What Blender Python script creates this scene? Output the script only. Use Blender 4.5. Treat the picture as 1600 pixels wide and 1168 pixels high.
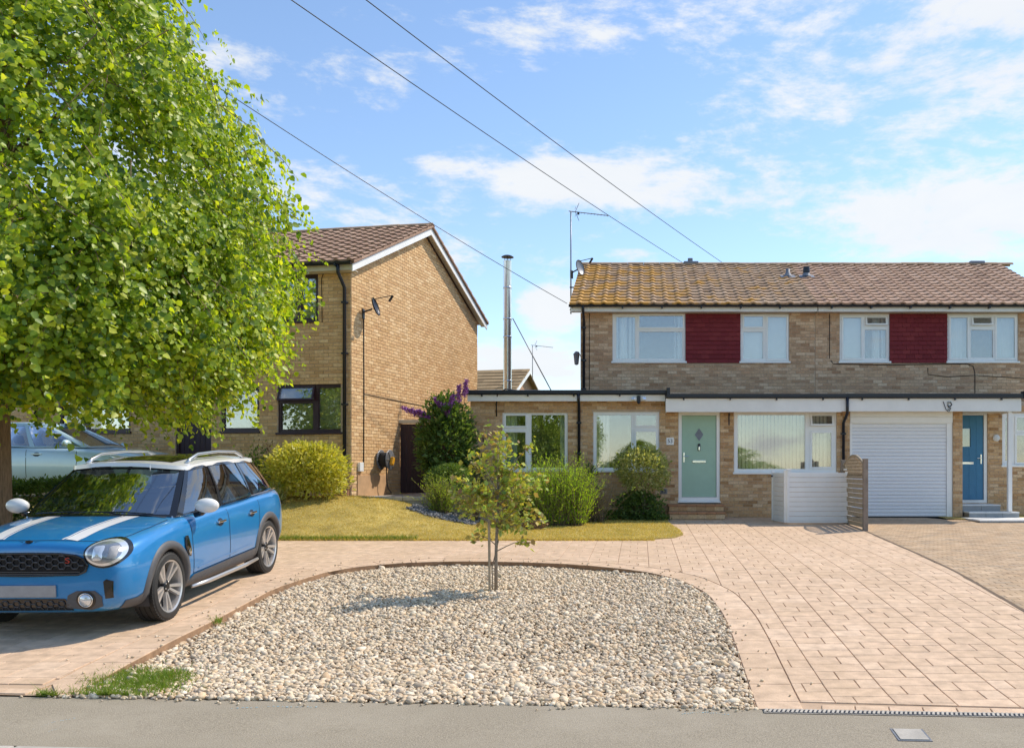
import bpy, bmesh, math, random
import numpy as np
from mathutils import Vector, Matrix, Euler
from mathutils.bvhtree import BVHTree
R = math.radians
random.seed(7)
rng = np.random.default_rng(7)
scene = bpy.context.scene
for o in list(bpy.data.objects):
    bpy.data.objects.remove(o)
C = scene.collection

# ------------------------------------------------------------------ camera
FPX, CX, CY, CH = 1400.0, 1000.0, 735.0, 1.5      # focal length / principal point in photo pixels, camera height
cam_d = bpy.data.cameras.new('camera')
cam = bpy.data.objects.new('camera', cam_d); C.objects.link(cam)
cam.location = (0, 0, CH); cam.rotation_euler = (R(90), 0, 0)
cam_d.sensor_width = 36; cam_d.lens = FPX / 1600 * 36
cam_d.shift_x = (800 - CX) / 1600; cam_d.shift_y = (CY - 584) / 1600
cam_d.clip_start = 0.1; cam_d.clip_end = 3000
scene.camera = cam
scene.render.resolution_x = 1024; scene.render.resolution_y = 747
scene.view_settings.view_transform = 'Standard'
scene.view_settings.look = 'None'
scene.view_settings.gamma = 1
scene.view_settings.exposure = 1.0

# ------------------------------------------------------------------ sun and sky
SUN = Vector((0.74, 0.46, 1.0)).normalized()
sun_d = bpy.data.lights.new('sun', 'SUN'); sun_d.energy = 2.3; sun_d.angle = R(0.6); sun_d.color = (1, 0.90, 0.76)
sun = bpy.data.objects.new('sun', sun_d); C.objects.link(sun)
sun.rotation_euler = (-SUN).to_track_quat('-Z', 'Y').to_euler(); sun.location = SUN * 60
world = bpy.data.worlds.new('World'); scene.world = world; world.use_nodes = True

def px_dir(px, py):
    return Vector(((px - CX) / FPX, 1, (CY - py) / FPX)).normalized()

def build_world():
    nt = world.node_tree; nt.nodes.clear(); N = nt.nodes.new; L = nt.links.new
    STR = 0.107
    sky = N('ShaderNodeTexSky'); sky.sky_type = 'NISHITA'; sky.sun_disc = False
    sky.sun_elevation = math.asin(SUN.z); sky.sun_rotation = math.atan2(SUN.x, SUN.y)
    sky.air_density = 1.0; sky.dust_density = 0.15; sky.ozone_density = 2.2
    tc = N('ShaderNodeTexCoord')
    # clouds live on the sky dome: flattened noise in direction space, gathered where the banks stand
    mp = N('ShaderNodeMapping'); mp.inputs['Scale'].default_value = (1.0, 1.0, 2.6); mp.inputs['Location'].default_value = (3.1, 1.7, 0.4)
    L(tc.outputs['Generated'], mp.inputs['Vector'])
    n1 = N('ShaderNodeTexNoise'); n1.inputs['Scale'].default_value = 5.2; n1.inputs['Detail'].default_value = 10; n1.inputs['Roughness'].default_value = 0.62
    n1.inputs['Distortion'].default_value = 0.5
    L(mp.outputs[0], n1.inputs['Vector'])
    n2 = N('ShaderNodeTexNoise'); n2.inputs['Scale'].default_value = 24; n2.inputs['Detail'].default_value = 6; n2.inputs['Roughness'].default_value = 0.65
    L(mp.outputs[0], n2.inputs['Vector'])
    def math_(op, a, b=None, clamp=False):
        m = N('ShaderNodeMath'); m.operation = op; m.use_clamp = clamp
        for i, v in enumerate((a, b)):
            if v is None: continue
            if isinstance(v, (int, float)): m.inputs[i].default_value = v
            else: L(v, m.inputs[i])
        return m.outputs[0]
    base = math_('ADD', math_('MULTIPLY', n1.outputs['Fac'], 0.66), math_('MULTIPLY', n2.outputs['Fac'], 0.34))
    cover = None
    banks = [(1000, 270, .17, .045, .13), (880, 290, .08, .03, .10), (1180, 310, .16, .03, .12), (1500, 345, .15, .042, .30), (1420, 90, .20, .07, .13), (1500, 70, .12, .05, .08), (900, 60, .10, .022, .14),
             (860, 480, .05, .028, .22), (690, 258, .035, .013, .20), (790, 20, .06, .03, .10), (560, 330, .14, .035, .10), (640, 395, .1, .03, .08),
             (990, 398, .04, .010, .18), (820, 570, .12, .03, .22), (1250, 150, .10, .03, .07), (370, 75, .05, .015, .12), (1590, 30, .12, .1, .12)]
    for px, py, sx, sz, amt in banks:
        d = px_dir(px, py)
        sb = N('ShaderNodeVectorMath'); sb.operation = 'SUBTRACT'; L(tc.outputs['Generated'], sb.inputs[0]); sb.inputs[1].default_value = d
        ml = N('ShaderNodeVectorMath'); ml.operation = 'MULTIPLY'; L(sb.outputs[0], ml.inputs[0]); ml.inputs[1].default_value = (1 / sx, 1 / sx, 1 / sz)
        ln = N('ShaderNodeVectorMath'); ln.operation = 'LENGTH'; L(ml.outputs[0], ln.inputs[0])
        mr = N('ShaderNodeMapRange'); mr.interpolation_type = 'SMOOTHSTEP'
        mr.inputs['From Min'].default_value = 1.35; mr.inputs['From Max'].default_value = 0.0
        mr.inputs['To Min'].default_value = 0; mr.inputs['To Max'].default_value = amt
        L(ln.outputs['Value'], mr.inputs['Value'])
        cover = mr.outputs[0] if cover is None else math_('ADD', cover, mr.outputs[0])
    cover = math_('MINIMUM', cover, 0.20)
    dens = math_('ADD', base, cover)
    mr = N('ShaderNodeMapRange'); mr.interpolation_type = 'SMOOTHSTEP'
    mr.inputs['From Min'].default_value = 0.515; mr.inputs['From Max'].default_value = 0.68
    L(dens, mr.inputs['Value'])
    fac = math_('MULTIPLY', mr.outputs[0], 0.93)
    cc = N('ShaderNodeMix'); cc.data_type = 'RGBA'
    cc.inputs[6].default_value = (0.40 / STR, 0.43 / STR, 0.465 / STR, 1); cc.inputs[7].default_value = (0.51 / STR, 0.505 / STR, 0.495 / STR, 1)
    L(n1.outputs['Fac'], cc.inputs[0])
    mix = N('ShaderNodeMix'); mix.data_type = 'RGBA'
    L(fac, mix.inputs[0]); L(sky.outputs[0], mix.inputs[6]); L(cc.outputs[2], mix.inputs[7])
    bg = N('ShaderNodeBackground'); bg.inputs['Strength'].default_value = STR
    L(mix.outputs[2], bg.inputs['Color'])
    out = N('ShaderNodeOutputWorld'); L(bg.outputs[0], out.inputs['Surface'])
build_world()

# ------------------------------------------------------------------ materials
MATS = {}
def _nt(name):
    m = bpy.data.materials.new(name); m.use_nodes = True
    nt = m.node_tree; b = nt.nodes['Principled BSDF']
    MATS[name] = m
    return m, nt, b
def mat(name, col, rough=0.6, metal=0.0, var=0.12, scale=6.0, bump=0.0, bscale=60.0, coat=0.0, spec=0.5, stretch=None, col2=None):
    m, nt, b = _nt(name); N = nt.nodes.new; L = nt.links.new
    b.inputs['Roughness'].default_value = rough; b.inputs['Metallic'].default_value = metal
    b.inputs['Specular IOR Level'].default_value = spec
    b.inputs['Coat Weight'].default_value = coat; b.inputs['Coat Roughness'].default_value = 0.04
    tc = N('ShaderNodeNewGeometry'); vec = tc.outputs['Position']
    if stretch:
        mp = N('ShaderNodeMapping'); mp.inputs['Scale'].default_value = stretch; L(vec, mp.inputs[0]); vec = mp.outputs[0]
    if var > 0 or col2:
        n = N('ShaderNodeTexNoise'); n.inputs['Scale'].default_value = scale; n.inputs['Detail'].default_value = 7; n.inputs['Roughness'].default_value = 0.65
        L(vec, n.inputs['Vector'])
        mr = N('ShaderNodeMapRange'); mr.inputs['From Min'].default_value = 0.3; mr.inputs['From Max'].default_value = 0.7; L(n.outputs['Fac'], mr.inputs['Value'])
        mx = N('ShaderNodeMix'); mx.data_type = 'RGBA'; L(mr.outputs[0], mx.inputs[0])
        c1 = [max(0, c * (1 - var)) for c in col]; c2 = [min(1, c * (1 + var)) for c in col] if col2 is None else col2
        mx.inputs[6].default_value = (*c1, 1); mx.inputs[7].default_value = (*c2, 1)
        L(mx.outputs[2], b.inputs['Base Color'])
    else:
        b.inputs['Base Color'].default_value = (*col, 1)
    if bump > 0:
        n = N('ShaderNodeTexNoise'); n.inputs['Scale'].default_value = bscale; n.inputs['Detail'].default_value = 5; L(vec, n.inputs['Vector'])
        bp = N('ShaderNodeBump'); bp.inputs['Strength'].default_value = bump; bp.inputs['Distance'].default_value = 0.01
        L(n.outputs['Fac'], bp.inputs['Height']); L(bp.outputs[0], b.inputs['Normal'])
    return m
def mat_pieces(name, cols, rough=0.85, var=0.15, scale=40.0, bump=0.3, bscale=150.0, spec=0.3, big=None, trans=0.0, tcol=None):
    """colour drawn per piece (island / object); big = (colour, scale, low, high, amount, xfade) adds worn or stained patches"""
    m, nt, b = _nt(name); N = nt.nodes.new; L = nt.links.new
    b.inputs['Roughness'].default_value = rough; b.inputs['Specular IOR Level'].default_value = spec
    g = N('ShaderNodeNewGeometry'); oi = N('ShaderNodeObjectInfo')
    ad = N('ShaderNodeMath'); ad.operation = 'ADD'; L(g.outputs['Random Per Island'], ad.inputs[0]); L(oi.outputs['Random'], ad.inputs[1])
    fr = N('ShaderNodeMath'); fr.operation = 'FRACT'; L(ad.outputs[0], fr.inputs[0])
    rp = N('ShaderNodeValToRGB'); L(fr.outputs[0], rp.inputs[0])
    el = rp.color_ramp.elements
    el[0].position = 0; el[0].color = (*cols[0], 1); el[1].position = 1; el[1].color = (*cols[-1], 1)
    for i, c in enumerate(cols[1:-1]):
        e = el.new((i + 1) / (len(cols) - 1)); e.color = (*c, 1)
    n = N('ShaderNodeTexNoise'); n.inputs['Scale'].default_value = scale; n.inputs['Detail'].default_value = 5; L(g.outputs['Position'], n.inputs['Vector'])
    mr = N('ShaderNodeMapRange'); mr.inputs['From Min'].default_value = 0.25; mr.inputs['From Max'].default_value = 0.75
    mr.inputs['To Min'].default_value = 1 - var; mr.inputs['To Max'].default_value = 1 + var; L(n.outputs['Fac'], mr.inputs['Value'])
    mx = N('ShaderNodeMix'); mx.data_type = 'RGBA'; mx.blend_type = 'MULTIPLY'; mx.inputs[0].default_value = 1
    L(rp.outputs[0], mx.inputs[6]); L(mr.outputs[0], mx.inputs[7]); col = mx.outputs[2]
    if big:
        bc, bs, lo, hi, amt, xf = big
        n2 = N('ShaderNodeTexNoise'); n2.inputs['Scale'].default_value = bs; n2.inputs['Detail'].default_value = 6; n2.inputs['Roughness'].default_value = .7
        L(g.outputs['Position'], n2.inputs['Vector']); v = n2.outputs['Fac']
        if xf:
            sx = N('ShaderNodeSeparateXYZ'); L(g.outputs['Position'], sx.inputs[0])
            m2 = N('ShaderNodeMapRange'); m2.inputs['From Min'].default_value = xf[0]; m2.inputs['From Max'].default_value = xf[1]
            m2.inputs['To Min'].default_value = xf[2]; m2.inputs['To Max'].default_value = xf[3]; L(sx.outputs[0], m2.inputs['Value'])
            a2 = N('ShaderNodeMath'); a2.operation = 'ADD'; L(v, a2.inputs[0]); L(m2.outputs[0], a2.inputs[1]); v = a2.outputs[0]
        m3 = N('ShaderNodeMapRange'); m3.inputs['From Min'].default_value = lo; m3.inputs['From Max'].default_value = hi
        m3.inputs['To Max'].default_value = amt; L(v, m3.inputs['Value'])
        mb = N('ShaderNodeMix'); mb.data_type = 'RGBA'; L(m3.outputs[0], mb.inputs[0]); L(col, mb.inputs[6]); mb.inputs[7].default_value = (*bc, 1)
        col = mb.outputs[2]
    L(col, b.inputs['Base Color'])
    if bump > 0:
        nb = N('ShaderNodeTexNoise'); nb.inputs['Scale'].default_value = bscale; nb.inputs['Detail'].default_value = 4; L(g.outputs['Position'], nb.inputs['Vector'])
        bp = N('ShaderNodeBump'); bp.inputs['Strength'].default_value = bump; bp.inputs['Distance'].default_value = 0.006
        L(nb.outputs['Fac'], bp.inputs['Height']); L(bp.outputs[0], b.inputs['Normal'])
    if trans > 0:
        tr = N('ShaderNodeBsdfTranslucent')
        hs = N('ShaderNodeMix'); hs.data_type = 'RGBA'; hs.blend_type = 'MULTIPLY'; hs.inputs[0].default_value = 1
        L(col, hs.inputs[6]); hs.inputs[7].default_value = (*(tcol or (1.6, 1.5, 0.5)), 1); L(hs.outputs[2], tr.inputs['Color'])
        ms = N('ShaderNodeMixShader'); ms.inputs[0].default_value = trans
        L(b.outputs[0], ms.inputs[1]); L(tr.outputs[0], ms.inputs[2])
        L(ms.outputs[0], nt.nodes['Material Output'].inputs['Surface'])
    return m
def mat_glass(name, tint=(0.9, 0.95, 0.95), refl=0.14, rough=0.0):
    m, nt, b = _nt(name); N = nt.nodes.new; L = nt.links.new
    nt.nodes.remove(b)
    fz = N('ShaderNodeFresnel'); fz.inputs['IOR'].default_value = 1.5
    ad = N('ShaderNodeMath'); ad.operation = 'ADD'; ad.use_clamp = True; L(fz.outputs[0], ad.inputs[0]); ad.inputs[1].default_value = refl
    t = N('ShaderNodeBsdfTransparent'); t.inputs[0].default_value = (*tint, 1)
    gl = N('ShaderNodeBsdfGlossy'); gl.inputs['Roughness'].default_value = rough; gl.inputs['Color'].default_value = (0.95, 0.97, 1, 1)
    ms = N('ShaderNodeMixShader'); L(ad.outputs[0], ms.inputs[0]); L(t.outputs[0], ms.inputs[1]); L(gl.outputs[0], ms.inputs[2])
    L(ms.outputs[0], nt.nodes['Material Output'].inputs['Surface'])
    return m

mat_pieces('brick_warm', [(.34, .19, .085), (.58, .36, .18), (.66, .46, .26), (.44, .25, .12), (.72, .53, .33), (.52, .30, .145), (.62, .41, .22)], var=.22, scale=25)
mat_pieces('brick_upper', [(.38, .22, .125), (.63, .425, .265), (.50, .31, .185), (.73, .535, .36), (.57, .345, .205), (.42, .26, .16), (.66, .455, .295)], var=.22, scale=25,
           big=((.34, .245, .165), .9, .52, .72, .3, None))
mat_pieces('brick_buff', [(.57, .345, .155), (.76, .505, .255), (.67, .425, .205), (.82, .575, .315), (.61, .365, .17), (.74, .48, .24)], var=.18, scale=22,
           big=((.47, .28, .13), .7, .55, .75, .45, None))
mat_pieces('brick_far', [(.35, .2, .12), (.45, .27, .17)], bump=0)
mat('mortar', (.53, .40, .28), .95, var=.15, scale=12)
mat('mortar_dark', (.27, .22, .17), .95, var=.15, scale=12)
mat_pieces('roof_tile_lichen', [(.34, .225, .145), (.43, .30, .20), (.37, .25, .165), (.48, .345, .24), (.25, .165, .11)], var=.35, scale=11,
           big=((.54, .285, .045), 1.9, .50, .62, .85, (-2, 5.0, .11, -.10)))
mat_pieces('roof_tile_pink', [(.42, .265, .185), (.50, .33, .235), (.45, .29, .20), (.54, .365, .265), (.35, .22, .155)], var=.32, scale=11,
           big=((.50, .33, .10), 2.2, .60, .74, .5, (4, 7, .07, -.06)))
mat_pieces('roof_tile_brown', [(.33, .205, .145), (.41, .265, .19), (.36, .23, .16), (.46, .31, .225)], var=.22, scale=14,
           big=((.22, .14, .10), 2.0, .55, .75, .5, None))
mat_pieces('roof_tile_far', [(.33, .23, .12), (.40, .28, .15), (.28, .19, .10)], var=.2)
mat_pieces('red_hung_tile', [(.17, .018, .022), (.21, .026, .03), (.19, .02, .026), (.24, .035, .036)], rough=.7, var=.15)
mat('ridge_clay', (.44, .29, .18), .9, var=.3, scale=5, bump=.4)
mat('white_upvc', (.88, .88, .86), .28, var=.04, scale=3)
mat('white_board', (.85, .84, .81), .45, var=.06, scale=2.5)
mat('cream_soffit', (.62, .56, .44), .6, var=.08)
mat('black_plastic', (.012, .014, .022), .35, var=.2)
mat('dark_rubber', (.015, .015, .016), .75, var=.2, bump=.2)
mat('purple_wood', (.035, .012, .020), .55, var=.35, scale=5, stretch=(8, 8, .6))
mat('purple_frame', (.045, .018, .028), .4, var=.2)
mat('door_sage', (.36, .54, .42), .45, var=.04, bump=.05)
mat('door_blue', (.045, .20, .36), .45, var=.06)
mat('chrome', (.75, .76, .78), .15, 1.0, var=0)
mat('steel', (.62, .63, .65), .28, .9, var=.08)
mat('grey_metal', (.22, .23, .25), .45, .5, var=.15)
mat('lead_grey', (.20, .22, .26), .6, var=.2)
mat('curtain_white', (.82, .81, .77), .9, var=.05)
mat('blind_cream', (.80, .76, .62), .9, var=.04)
mat('blind_green', (.55, .64, .58), .9, var=.05)
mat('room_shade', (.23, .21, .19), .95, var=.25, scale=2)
mat('stone_tile', (.30, .31, .31), .6, var=.15, scale=3, bump=.1)
mat('stone_edge', (.70, .70, .68), .6, var=.1)
mat_pieces('garage_slat', [(.80, .81, .84), (.83, .84, .86)], rough=.4, var=.04, bump=0, spec=.5)
mat('fence_timber', (.40, .32, .22), .8, var=.25, scale=7, stretch=(3, 3, 1), bump=.4, bscale=40)
mat('fence_post', (.26, .21, .17), .8, var=.25, scale=7, bump=.4, bscale=40)
mat('terracotta', (.45, .22, .11), .8, var=.2)
mat('concrete', (.42, .39, .34), .9, var=.2, scale=5, bump=.3)
mat('cladding_panel', (.55, .34, .18), .8, var=.15)
mat_glass('window_glass', (.97, .98, .96), .14)
mat_glass('car_glass', (.70, .76, .74), .17)
mat_glass('windscreen_glass', (.72, .78, .76), .30)
mat_glass('lamp_glass', (.95, .97, 1), .06)
mat('yellow_plastic', (.75, .36, .02), .4, var=.1)
# ------------------------------------------------------------------ helpers
def tag(o, label=None, cat=None, group=None, kind=None):
    if label: o['label'] = label
    if cat: o['category'] = cat
    if group: o['group'] = group
    if kind: o['kind'] = kind
    return o
def empty(name, loc=(0, 0, 0), rot=(0, 0, 0), label=None, cat=None, group=None):
    o = bpy.data.objects.new(name, None); C.objects.link(o)
    o.location = loc; o.rotation_euler = rot; o.empty_display_size = .2
    return tag(o, label, cat, group)
def link_mesh(name, me, m=None, parent=None, kind=None):
    if m is not None and not me.materials:
        me.materials.append(MATS[m] if isinstance(m, str) else m)
    o = bpy.data.objects.new(name, me); C.objects.link(o)
    if parent is not None: o.parent = parent
    if kind: o['kind'] = kind
    return o
class MB:
    def __init__(s): s.v = []; s.f = []
    def add(s, vs, fs):
        b = len(s.v); s.v += [tuple(v) for v in vs]; s.f += [tuple(b + i for i in f) for f in fs]
    def box(s, x0, x1, y0, y1, z0, z1, M=None):
        vs = [Vector((x, y, z)) for z in (z0, z1) for y in (y0, y1) for x in (x0, x1)]
        if M is not None: vs = [M @ v for v in vs]
        s.add(vs, [(0, 2, 3, 1), (4, 5, 7, 6), (0, 1, 5, 4), (2, 6, 7, 3), (0, 4, 6, 2), (1, 3, 7, 5)])
    def bbox(s, x0, x1, y0, y1, z0, z1, c=.01):
        """box with chamfered edges"""
        xs = (x0, x0 + c, x1 - c, x1); ys = (y0, y0 + c, y1 - c, y1); zs = (z0, z0 + c, z1 - c, z1)
        bm = bmesh.new(); bmesh.ops.create_cube(bm, size=1)
        for v in bm.verts: v.co = Vector(((x0 + x1) / 2 + v.co.x * (x1 - x0), (y0 + y1) / 2 + v.co.y * (y1 - y0), (z0 + z1) / 2 + v.co.z * (z1 - z0)))
        bmesh.ops.bevel(bm, geom=bm.edges[:], offset=c, segments=2, affect='EDGES', profile=.5)
        s.bm(bm)
    def bm(s, bm, M=None):
        bm.verts.index_update()
        s.add([(M @ v.co) if M is not None else v.co.copy() for v in bm.verts], [[v.index for v in f.verts] for f in bm.faces]); bm.free()
    def tube(s, pts, r, n=8, cap=True):
        pts = [Vector(p) for p in pts]; rs = r if isinstance(r, (list, tuple)) else [r] * len(pts)
        rings = []; prev = None
        for i, p in enumerate(pts):
            t = (pts[min(i + 1, len(pts) - 1)] - pts[max(i - 1, 0)])
            if t.length < 1e-9: t = Vector((0, 0, 1))
            t.normalize()
            if prev is None:
                a = Vector((0, 0, 1)) if abs(t.z) < .9 else Vector((1, 0, 0)); u = t.cross(a).normalized()
            else:
                u = prev - t * prev.dot(t)
                u = u.normalized() if u.length > 1e-6 else t.orthogonal().normalized()
            prev = u; w = t.cross(u)
            rings.append([p + (u * math.cos(2 * math.pi * k / n) + w * math.sin(2 * math.pi * k / n)) * rs[i] for k in range(n)])
        vs = [v for ring in rings for v in ring]; fs = []
        for i in range(len(pts) - 1):
            for k in range(n):
                fs.append((i * n + k, i * n + (k + 1) % n, (i + 1) * n + (k + 1) % n, (i + 1) * n + k))
        if cap: fs += [tuple(range(n - 1, -1, -1)), tuple((len(pts) - 1) * n + k for k in range(n))]
        s.add(vs, fs)
    def lathe(s, prof, n=24, M=None, closed=False):
        """prof: (r, h) list turned round local z"""
        vs = []; fs = []; k = len(prof)
        for i in range(n):
            a = 2 * math.pi * i / n
            for r, h in prof:
                v = Vector((r * math.cos(a), r * math.sin(a), h)); vs.append(M @ v if M is not None else v)
        for i in range(n):
            j = (i + 1) % n
            for q in range(k if closed else k - 1):
                q2 = (q + 1) % k
                fs.append((i * k + q, j * k + q, j * k + q2, i * k + q2))
        s.add(vs, fs)
    def prism(s, poly, d0, d1, axis='y'):
        """polygon given in (x,z) for axis y, (y,z) for axis x, (x,y) for axis z"""
        f = {'y': lambda a, b, d: (a, d, b), 'x': lambda a, b, d: (d, a, b), 'z': lambda a, b, d: (a, b, d)}[axis]
        n = len(poly); vs = [f(a, b, d0) for a, b in poly] + [f(a, b, d1) for a, b in poly]
        s.add(vs, [tuple(range(n - 1, -1, -1)), tuple(range(n, 2 * n))] + [(i, (i + 1) % n, n + (i + 1) % n, n + i) for i in range(n)])
    def plate(s, x0, x1, z0, z1, holes, y0, y1):
        """slab in the xz plane between y0 (front) and y1 with rectangular holes"""
        xs = sorted({x0, x1, *[min(max(h[i], x0), x1) for h in holes for i in (0, 1)]}); zs = sorted({z0, z1, *[min(max(h[i], z0), z1) for h in holes for i in (2, 3)]})
        def occ(i, j):
            if i < 0 or j < 0 or i >= len(xs) - 1 or j >= len(zs) - 1: return False
            cx, cz = (xs[i] + xs[i + 1]) / 2, (zs[j] + zs[j + 1]) / 2
            return not any(h[0] < cx < h[1] and h[2] < cz < h[3] for h in holes)
        for i in range(len(xs) - 1):
            for j in range(len(zs) - 1):
                if not occ(i, j): continue
                a, b, c, d = xs[i], xs[i + 1], zs[j], zs[j + 1]
                s.add([(a, y0, c), (b, y0, c), (b, y0, d), (a, y0, d)], [(0, 1, 2, 3)])
                s.add([(a, y1, c), (b, y1, c), (b, y1, d), (a, y1, d)], [(3, 2, 1, 0)])
                if not occ(i - 1, j): s.add([(a, y0, c), (a, y0, d), (a, y1, d), (a, y1, c)], [(0, 1, 2, 3)])
                if not occ(i + 1, j): s.add([(b, y0, c), (b, y1, c), (b, y1, d), (b, y0, d)], [(0, 1, 2, 3)])
                if not occ(i, j - 1): s.add([(a, y0, c), (a, y1, c), (b, y1, c), (b, y0, c)], [(0, 1, 2, 3)])
                if not occ(i, j + 1): s.add([(a, y0, d), (b, y0, d), (b, y1, d), (a, y1, d)], [(0, 1, 2, 3)])
    def ico(s, c, r, sub=1, sc=(1, 1, 1)):
        bm = bmesh.new(); bmesh.ops.create_icosphere(bm, subdivisions=sub, radius=r)
        s.bm(bm, Matrix.Translation(c) @ Matrix.Diagonal((*sc, 1)))
    def mesh(s, name, m=None, smooth=False, xf=None):
        me = bpy.data.meshes.new(name)
        vs = s.v if xf is None else [tuple(xf @ Vector(v)) for v in s.v]
        me.from_pydata(vs, [], s.f); me.update()
        if smooth: me.shade_smooth()
        if m: me.materials.append(MATS[m])
        return me
    def build(s, name, m, parent=None, smooth=False, xf=None, kind=None, weld=False):
        o = link_mesh(name, s.mesh(name, m, smooth, xf), None, parent, kind)
        if weld:
            bm = bmesh.new(); bm.from_mesh(o.data); bmesh.ops.remove_doubles(bm, verts=bm.verts, dist=2e-4); bm.to_mesh(o.data); bm.free()
        return o
def autosmooth(o, ang=35):
    me = o.data; me.shade_smooth()
    bm = bmesh.new(); bm.from_mesh(me)
    for e in bm.edges:
        e.smooth = not (len(e.link_faces) == 2 and e.calc_face_angle(0) > R(ang))
    bm.to_mesh(me); bm.free(); return o
def np_mesh(name, V, F, m):
    """V (n,3), F (k,3 or 4) arrays"""
    me = bpy.data.meshes.new(name); k = F.shape[1]
    me.vertices.add(len(V)); me.vertices.foreach_set('co', V.astype(np.float32).ravel())
    me.loops.add(F.size); me.loops.foreach_set('vertex_index', F.astype(np.int32).ravel())
    me.polygons.add(len(F)); me.polygons.foreach_set('loop_start', np.arange(0, F.size, k, dtype=np.int32))
    me.update(calc_edges=True); me.validate()
    me.materials.append(MATS[m]); return me
def copy_obj(src, parent, name=None):
    o = src.copy(); C.objects.link(o); o.parent = parent
    if name: o.name = name
    return o
def text_mesh(body, size, extrude, m):
    cu = bpy.data.curves.new('lettering', 'FONT'); cu.body = body; cu.size = size; cu.extrude = extrude; cu.align_x = 'CENTER'; cu.align_y = 'CENTER'
    ob = bpy.data.objects.new('lettering', cu); C.objects.link(ob)
    me = bpy.data.meshes.new_from_object(ob.evaluated_get(bpy.context.evaluated_depsgraph_get()))
    bpy.data.objects.remove(ob); me.materials.clear(); me.materials.append(MATS[m]); return me

# terrain profile along the depth of the plot (read off the car's wheels, the gravel and the garage sill)
HY = [-30, 3.9, 6.4, 9.0, 11.65, 13.0, 15.7, 20.7, 30, 60]
HZ = [-.30, -.20, -.18, 0.0, .177, .225, .29, .42, .5, .6]
def h(Y):
    return sum(np.interp(Y + d, HY, HZ) for d in (-.4, 0, .4)) / 3
def sstep(a, b, x):
    t = min(1, max(0, (x - a) / (b - a))); return t * t * (3 - 2 * t)
def lawn_h(X, Y):
    """the lawn climbs to the neighbour's terrace on the left"""
    up = sstep(-2.6, -6.0, X) * sstep(15.6, 18.9, Y)
    return h(Y) * (1 - up) + .95 * up
def W(px, py, Y):
    return Vector(((px - CX) * Y / FPX, Y, CH - (py - CY) * Y / FPX))
def ground(px, py):
    Y = 10.0
    for _ in range(60): Y = .5 * Y + .5 * (CH - h(Y)) * FPX / (py - CY)
    return Vector(((px - CX) * Y / FPX, Y, h(Y)))
def clip_poly(poly, x0, x1, y0, y1):
    def cut(P, inside, inter):
        out = []
        for i in range(len(P)):
            a, b = P[i - 1], P[i]
            if inside(b):
                if not inside(a): out.append(inter(a, b))
                out.append(b)
            elif inside(a): out.append(inter(a, b))
        return out
    def ix(x): return lambda a, b: (x, a[1] + (b[1] - a[1]) * (x - a[0]) / (b[0] - a[0]))
    def iy(y): return lambda a, b: (a[0] + (b[0] - a[0]) * (y - a[1]) / (b[1] - a[1]), y)
    P = list(poly)
    for ins, it in ((lambda p: p[0] >= x0, ix(x0)), (lambda p: p[0] <= x1, ix(x1)), (lambda p: p[1] >= y0, iy(y0)), (lambda p: p[1] <= y1, iy(y1))):
        if P: P = cut(P, ins, it)
    return P
def in_poly(poly, x, y):
    c = False
    for i in range(len(poly)):
        (x1, y1), (x2, y2) = poly[i - 1], poly[i]
        if (y1 > y) != (y2 > y) and x < (x2 - x1) * (y - y1) / (y2 - y1) + x1: c = not c
    return c
def poly_area(P):
    return abs(sum(P[i - 1][0] * P[i][1] - P[i][0] * P[i - 1][1] for i in range(len(P)))) / 2

def sheet(name, poly, zf, m, step=.5, skirt=0.0, kind='structure', parent=None):
    """a ground sheet cut to an outline, draped on zf, with an optional side skirt"""
    mb = MB(); xs = [p[0] for p in poly]; ys = [p[1] for p in poly]
    x = math.floor(min(xs) / step) * step
    while x < max(xs):
        y = math.floor(min(ys) / step) * step
        while y < max(ys):
            P = clip_poly(poly, x, x + step, y, y + step)
            if len(P) > 2 and poly_area(P) > 1e-5:
                mb.add([(a, b, zf(a, b)) for a, b in P], [tuple(range(len(P)))])
            y += step
        x += step
    if skirt:
        n = len(poly)
        for i in range(n):
            a, b = poly[i - 1], poly[i]; k = max(1, int(math.dist(a, b) / .4))
            for q in range(k):
                p = [a[t] + (b[t] - a[t]) * q / k for t in (0, 1)]; r = [a[t] + (b[t] - a[t]) * (q + 1) / k for t in (0, 1)]
                mb.add([(*p, zf(*p)), (*r, zf(*r)), (*r, zf(*r) - skirt), (*p, zf(*p) - skirt)], [(0, 1, 2, 3)])
    o = mb.build(name, m, parent)
    bm = bmesh.new(); bm.from_mesh(o.data); bmesh.ops.remove_doubles(bm, verts=bm.verts, dist=1e-4)
    bmesh.ops.recalc_face_normals(bm, faces=bm.faces); 
    up = sum(f.normal.z * f.calc_area() for f in bm.faces)
    if up < 0: bmesh.ops.reverse_faces(bm, faces=bm.faces)
    bm.to_mesh(o.data); bm.free()
    if kind: o['kind'] = kind
    return o

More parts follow.
